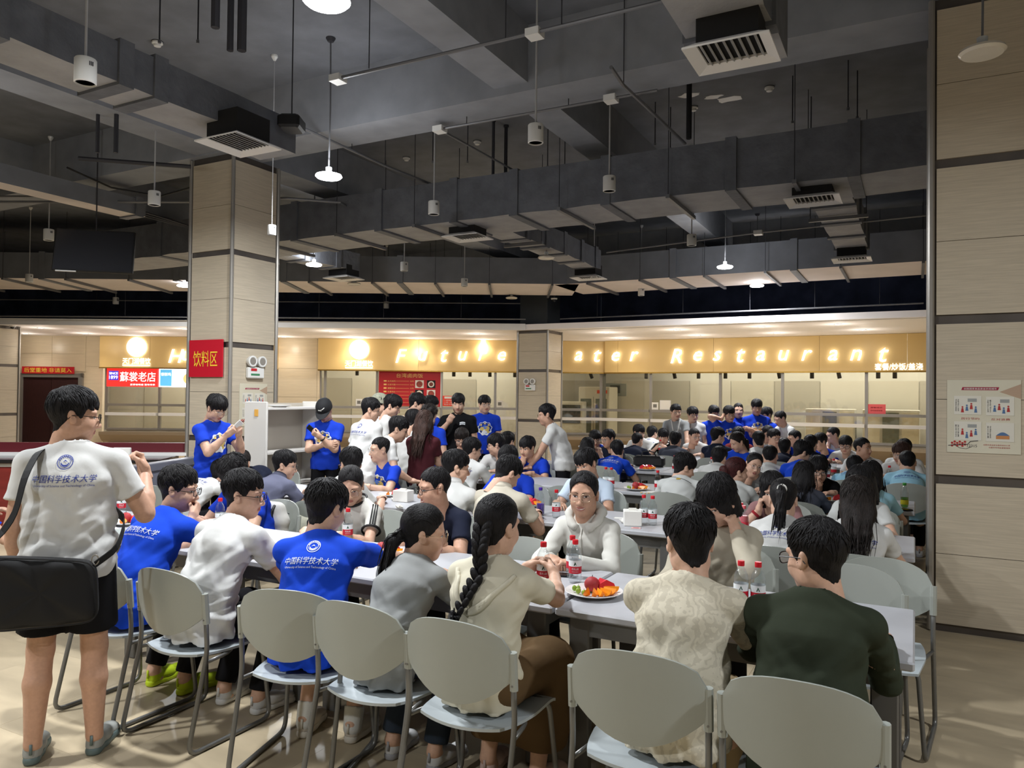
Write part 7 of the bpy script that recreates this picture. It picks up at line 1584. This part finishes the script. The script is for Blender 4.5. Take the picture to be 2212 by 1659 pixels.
person(1959, 970, '4n', 'man in a light blue printed T-shirt beside the right column', 'light blue back by the column', shirt='sky', hair='crew', yaw=8, pitch=14, back='blue')
person(1099, 931, '4n', 'man with black hair seen from behind, left of the hand at mouth', 'black hair left of centre', shirt='white', hair='fringe', yaw=-6)
person(1312, 926, '4f', 'man with glasses facing left behind the blue back', 'glasses facing left', shirt='navy', hair='short', yaw=-26, glasses='thin', skin=1)
person(1586, 932, '4f', 'girl in a blue T-shirt with a side ponytail looking down', 'side ponytail', shirt='blue', hair='pony', sex='f', hc='d', yaw=-44, pitch=24, back='white')
person(1862, 942, '4f', 'sun-reddened man in a white T-shirt looking right', 'sun-reddened man', shirt='white', hair='crew', yaw=62, pitch=0, skin=1)
person(1944, 953, '4f', 'brown-haired man with glasses in a white T-shirt looking left', 'brown hair looking left', shirt='white', hair='fringe', hc='b', yaw=-48, pitch=12, glasses='gold')
# ------------------------------------------------------------------ fifth and sixth rows
person(1286, 928, '5n', 'man turned round behind the glasses facing left', 'man turned round', shirt='royal', hair='fringe', rot=180, yaw=30, glasses='thin', chair_rot=math.pi)
person(1378, 932, '5n', 'crew-cut man in a black T-shirt from behind', 'crew-cut black T-shirt', shirt='navy', hair='crew', yaw=-14)
person(1460, 930, '5n', 'man in a charcoal T-shirt from behind', 'charcoal T-shirt', shirt='char', hair='short', yaw=0)
person(1553, 921, '5n', 'man in a navy sleeveless top turning right', 'navy sleeveless top', shirt='navy', hair='short', sleeve='none', yaw=-48)
person(1638, 930, '5n', 'man in a white T-shirt from behind under the crossed arms', 'white T-shirt under crossed arms', shirt='white', hair='short', yaw=24)
person(1752, 938, '5n', 'man in a dark navy shirt from behind at right', 'dark navy shirt', shirt='navy', hair='short', yaw=-10)
person(1714, 927, '5f', 'man in a blue T-shirt with a white collar looking left', 'white collar', shirt='royal', hair='crew', yaw=-52, extra=collar, dv=.15)
person(1695, 945, '5n', 'man in a dark shirt half hidden behind the dense black hair', 'half hidden dark shirt', shirt='navy', hair='short', yaw=0, dv=-.1)
person(1952, 946, '5n', 'person with dark hair behind the brown-haired man', 'dark hair behind', shirt='white', hair='short', yaw=20)
person(1382, 916, '5f', 'man in a white T-shirt with glasses looking right', 'white T-shirt looking right', shirt='white', hair='fringe', yaw=62, glasses='gold')
person(1433, 925, '5f', 'young man in a black T-shirt with white shoulder stripes', 'white shoulder stripes', shirt='black', hair='messy', yaw=16, pitch=12, arms=('hold', 'hold'), extra=lambda c: (stripes(c, M_pap), held_bottle(c, 'water bottle held by the young man with shoulder stripes')))
person(1501, 923, '5f', 'man in a white vest with glasses looking right', 'white vest', shirt='white', hair='crew', yaw=46, glasses='gold', sleeve='none')
person(1673, 925, '5f', 'man with glasses resting his chin on his fist', 'chin on fist', shirt='char', hair='short', yaw=48, pitch=8, glasses='thin', arms=('chin', 'chin'))
person(1768, 934, '5f', 'man in a blue T-shirt turned left behind the navy shirt', 'blue turned left', shirt='royal', hair='short', yaw=-44, pitch=16)
person(1826, 940, '5f', 'man with dark glasses in a white T-shirt looking down left', 'dark glasses looking down', shirt='white', hair='fringe', yaw=-4, pitch=14, glasses='thick')
person(1410, 919, '6n', 'man in a white printed T-shirt from behind, farther right of the crew cut', 'far white back', shirt='white', hair='short', yaw=-20, back='blue')
person(1475, 914, '6n', 'man in a blue T-shirt holding a phone to his ear', 'phone at ear', shirt='blue', hair='short', yaw=-20, arms=('ear', 'table'), back='white')
person(1593, 921, '5f', 'person in a dark red shirt in the farthest row', 'dark red shirt', shirt='wine', hair='short', yaw=-30, arms=('table', 'table'))
person(1660, 918, '5f', 'man with glasses facing the camera in the farthest row', 'farthest glasses', shirt='khaki', hair='short', yaw=20, glasses='thin', dv=.4)
person(1797, 920, '5f', 'crew-cut man in profile with a fist at his mouth', 'profile with fist', shirt='white', hair='crew', yaw=-62, glasses='thin', arms=('chin', 'table'), dv=.55)
# ------------------------------------------------------------------ standing group at the back
person(1460, 871, 's', 'standing man in a grey knitted vest with a lanyard', '', shirt='grey', hair='short', D=12.9, rot=190, yaw=24, pitch=4, glasses='gold', arms=('lean', 'lean'), lean=10, extra=lanyard)
person(1497, 877, 's', 'standing round-faced man in a white T-shirt with glasses', '', shirt='white', hair='fringe', D=13.0, rot=200, yaw=18, pitch=6, glasses='thin', arms=('down', 'down'), fat=1.15)
person(1543, 874, 's', 'standing man in a blue T-shirt laughing, left of the raised hand', '', shirt='royal', hair='fringe', D=13.0, rot=205, yaw=10, pitch=10, smile=1, glasses='gold', arms=('down', 'down'), skin=1)
person(1574, 875, 's', 'standing man in a blue T-shirt scratching his ear', '', shirt='royal', hair='fringe', D=12.6, rot=208, yaw=5, pitch=10, roll=8, glasses='gold', arms=('ear', 'down'), front='badge')
person(1595, 868, 's', 'standing man in a blue T-shirt with a flat crew cut', '', shirt='royal', hair='crew', D=13.5, rot=205, yaw=-6, pitch=2, glasses='gold', arms=('down', 'down'))
person(1635, 861, 's', 'tall standing man in a blue T-shirt with crossed arms', '', shirt='royal', hair='messy', D=12.9, rot=205, yaw=-4, pitch=8, arms=('cross', 'cross'), front='badge', skin=1)
person(1654, 878, 's', 'standing man in a blue T-shirt with glasses looking left', '', shirt='royal', hair='fringe', D=13.3, rot=170, yaw=-30, pitch=8, glasses='thick', arms=('down', 'down'))
person(1681, 886, 's', 'man in a white open shirt bending towards the table', '', shirt='white', hair='crew', D=12.8, rot=140, yaw=-10, pitch=20, lean=26, arms=('lean', 'lean'))
# standing and leaning people left of centre
person(990, 848, 's', 'standing man in a black T-shirt with small chest print', '', shirt='black', hair='fringe', D=10.2, rot=206, yaw=2, pitch=10, arms=('fist', 'down'), front='chest', fat=1.12)
person(1047, 852, 's', 'slim standing man in a blue badge T-shirt with glasses', '', shirt='royal', hair='fringe', D=11.3, rot=214, yaw=14, pitch=2, glasses='gold', arms=('down', 'down'), front='badge')
person(1180, 870, 's', 'man in a white T-shirt leaning on the table with one arm', '', shirt='white', hair='short', D=9.35, rot=112, yaw=6, pitch=6, lean=20, glasses='gold', arms=('lean', 'lean'), fat=1.1, skin=1)
person(696, 864, 's', 'standing man in a blue T-shirt and black cap looking at his phone', '', shirt='royal', hair='short', D=8.9, rot=204, pitch=38, arms=('belly', 'phone1'), front='badge', extra=lambda c: (cap_on(c, (22, 23, 26), True), watch(c, -1), phone_in(c, -1, 'dark phone in the hand of the cap wearer')))
person(806, 857, 's', 'standing man in a white printed T-shirt leaning in from the left', '', shirt='white', hair='short', D=8.6, rot=-10, yaw=-46, pitch=12, lean=14, arms=('down', 'down'), back='blue')
person(826, 849, 's', 'person in a pale camouflage cap behind the leaning men', '', shirt='white', hair='short', D=9.6, rot=-50, yaw=-12, pitch=14, arms=('down', 'down'), extra=lambda c: cap_on(c, (150, 150, 132), False, 'cap_camo'))
person(856, 852, 's', 'standing man in a white T-shirt gazing down to the right', '', shirt='white', hair='messy', D=9.3, rot=-60, yaw=-8, pitch=22, lean=10, arms=('down', 'down'))
person(870, 898, 's', 'man in a white T-shirt bending far over the table', '', shirt='white', hair='short', D=8.0, rot=-40, yaw=-20, pitch=20, lean=34, arms=('lean', 'lean'), scale=1.0)
person(908, 848, 's', 'standing man with black hair in a pale shirt behind the long-haired woman', '', shirt='ltgrey', hair='fringe', D=9.9, rot=-50, yaw=-10, pitch=20, arms=('down', 'down'))
person(936, 853, 's', 'standing man whose hair shows above the brown-haired woman', '', shirt='royal', hair='short', D=10.4, rot=-20, yaw=-20, pitch=16, arms=('down', 'down'))
person(928, 873, 's', 'standing person with curly dark hair in a blue T-shirt', '', shirt='royal', hair='curly', hc='d', D=9.5, rot=20, yaw=10, pitch=20, arms=('down', 'down'))
person(898, 884, 's', 'standing person with short black hair left of the brown-haired woman', '', shirt='white', hair='fringe', D=9.1, rot=0, yaw=0, pitch=24, lean=12, arms=('down', 'down'))
person(920, 884, 's', 'woman in a maroon T-shirt with long brown hair, back turned', '', shirt='maroon', hair='longdown', hc='b', sex='f', D=8.2, rot=14, yaw=-4, pitch=14, lean=8, arms=('belly', 'belly'))
person(476, 853, 's', 'man in a blue T-shirt standing by the column reading his phone', '', shirt='royal', hair='messy', D=7.7, rot=-92, yaw=0, pitch=26, glasses='gold', arms=('phone', 'phone'), front='badge', extra=lambda c: phone_in(c, 1, 'white phone held by the man at the column', True))
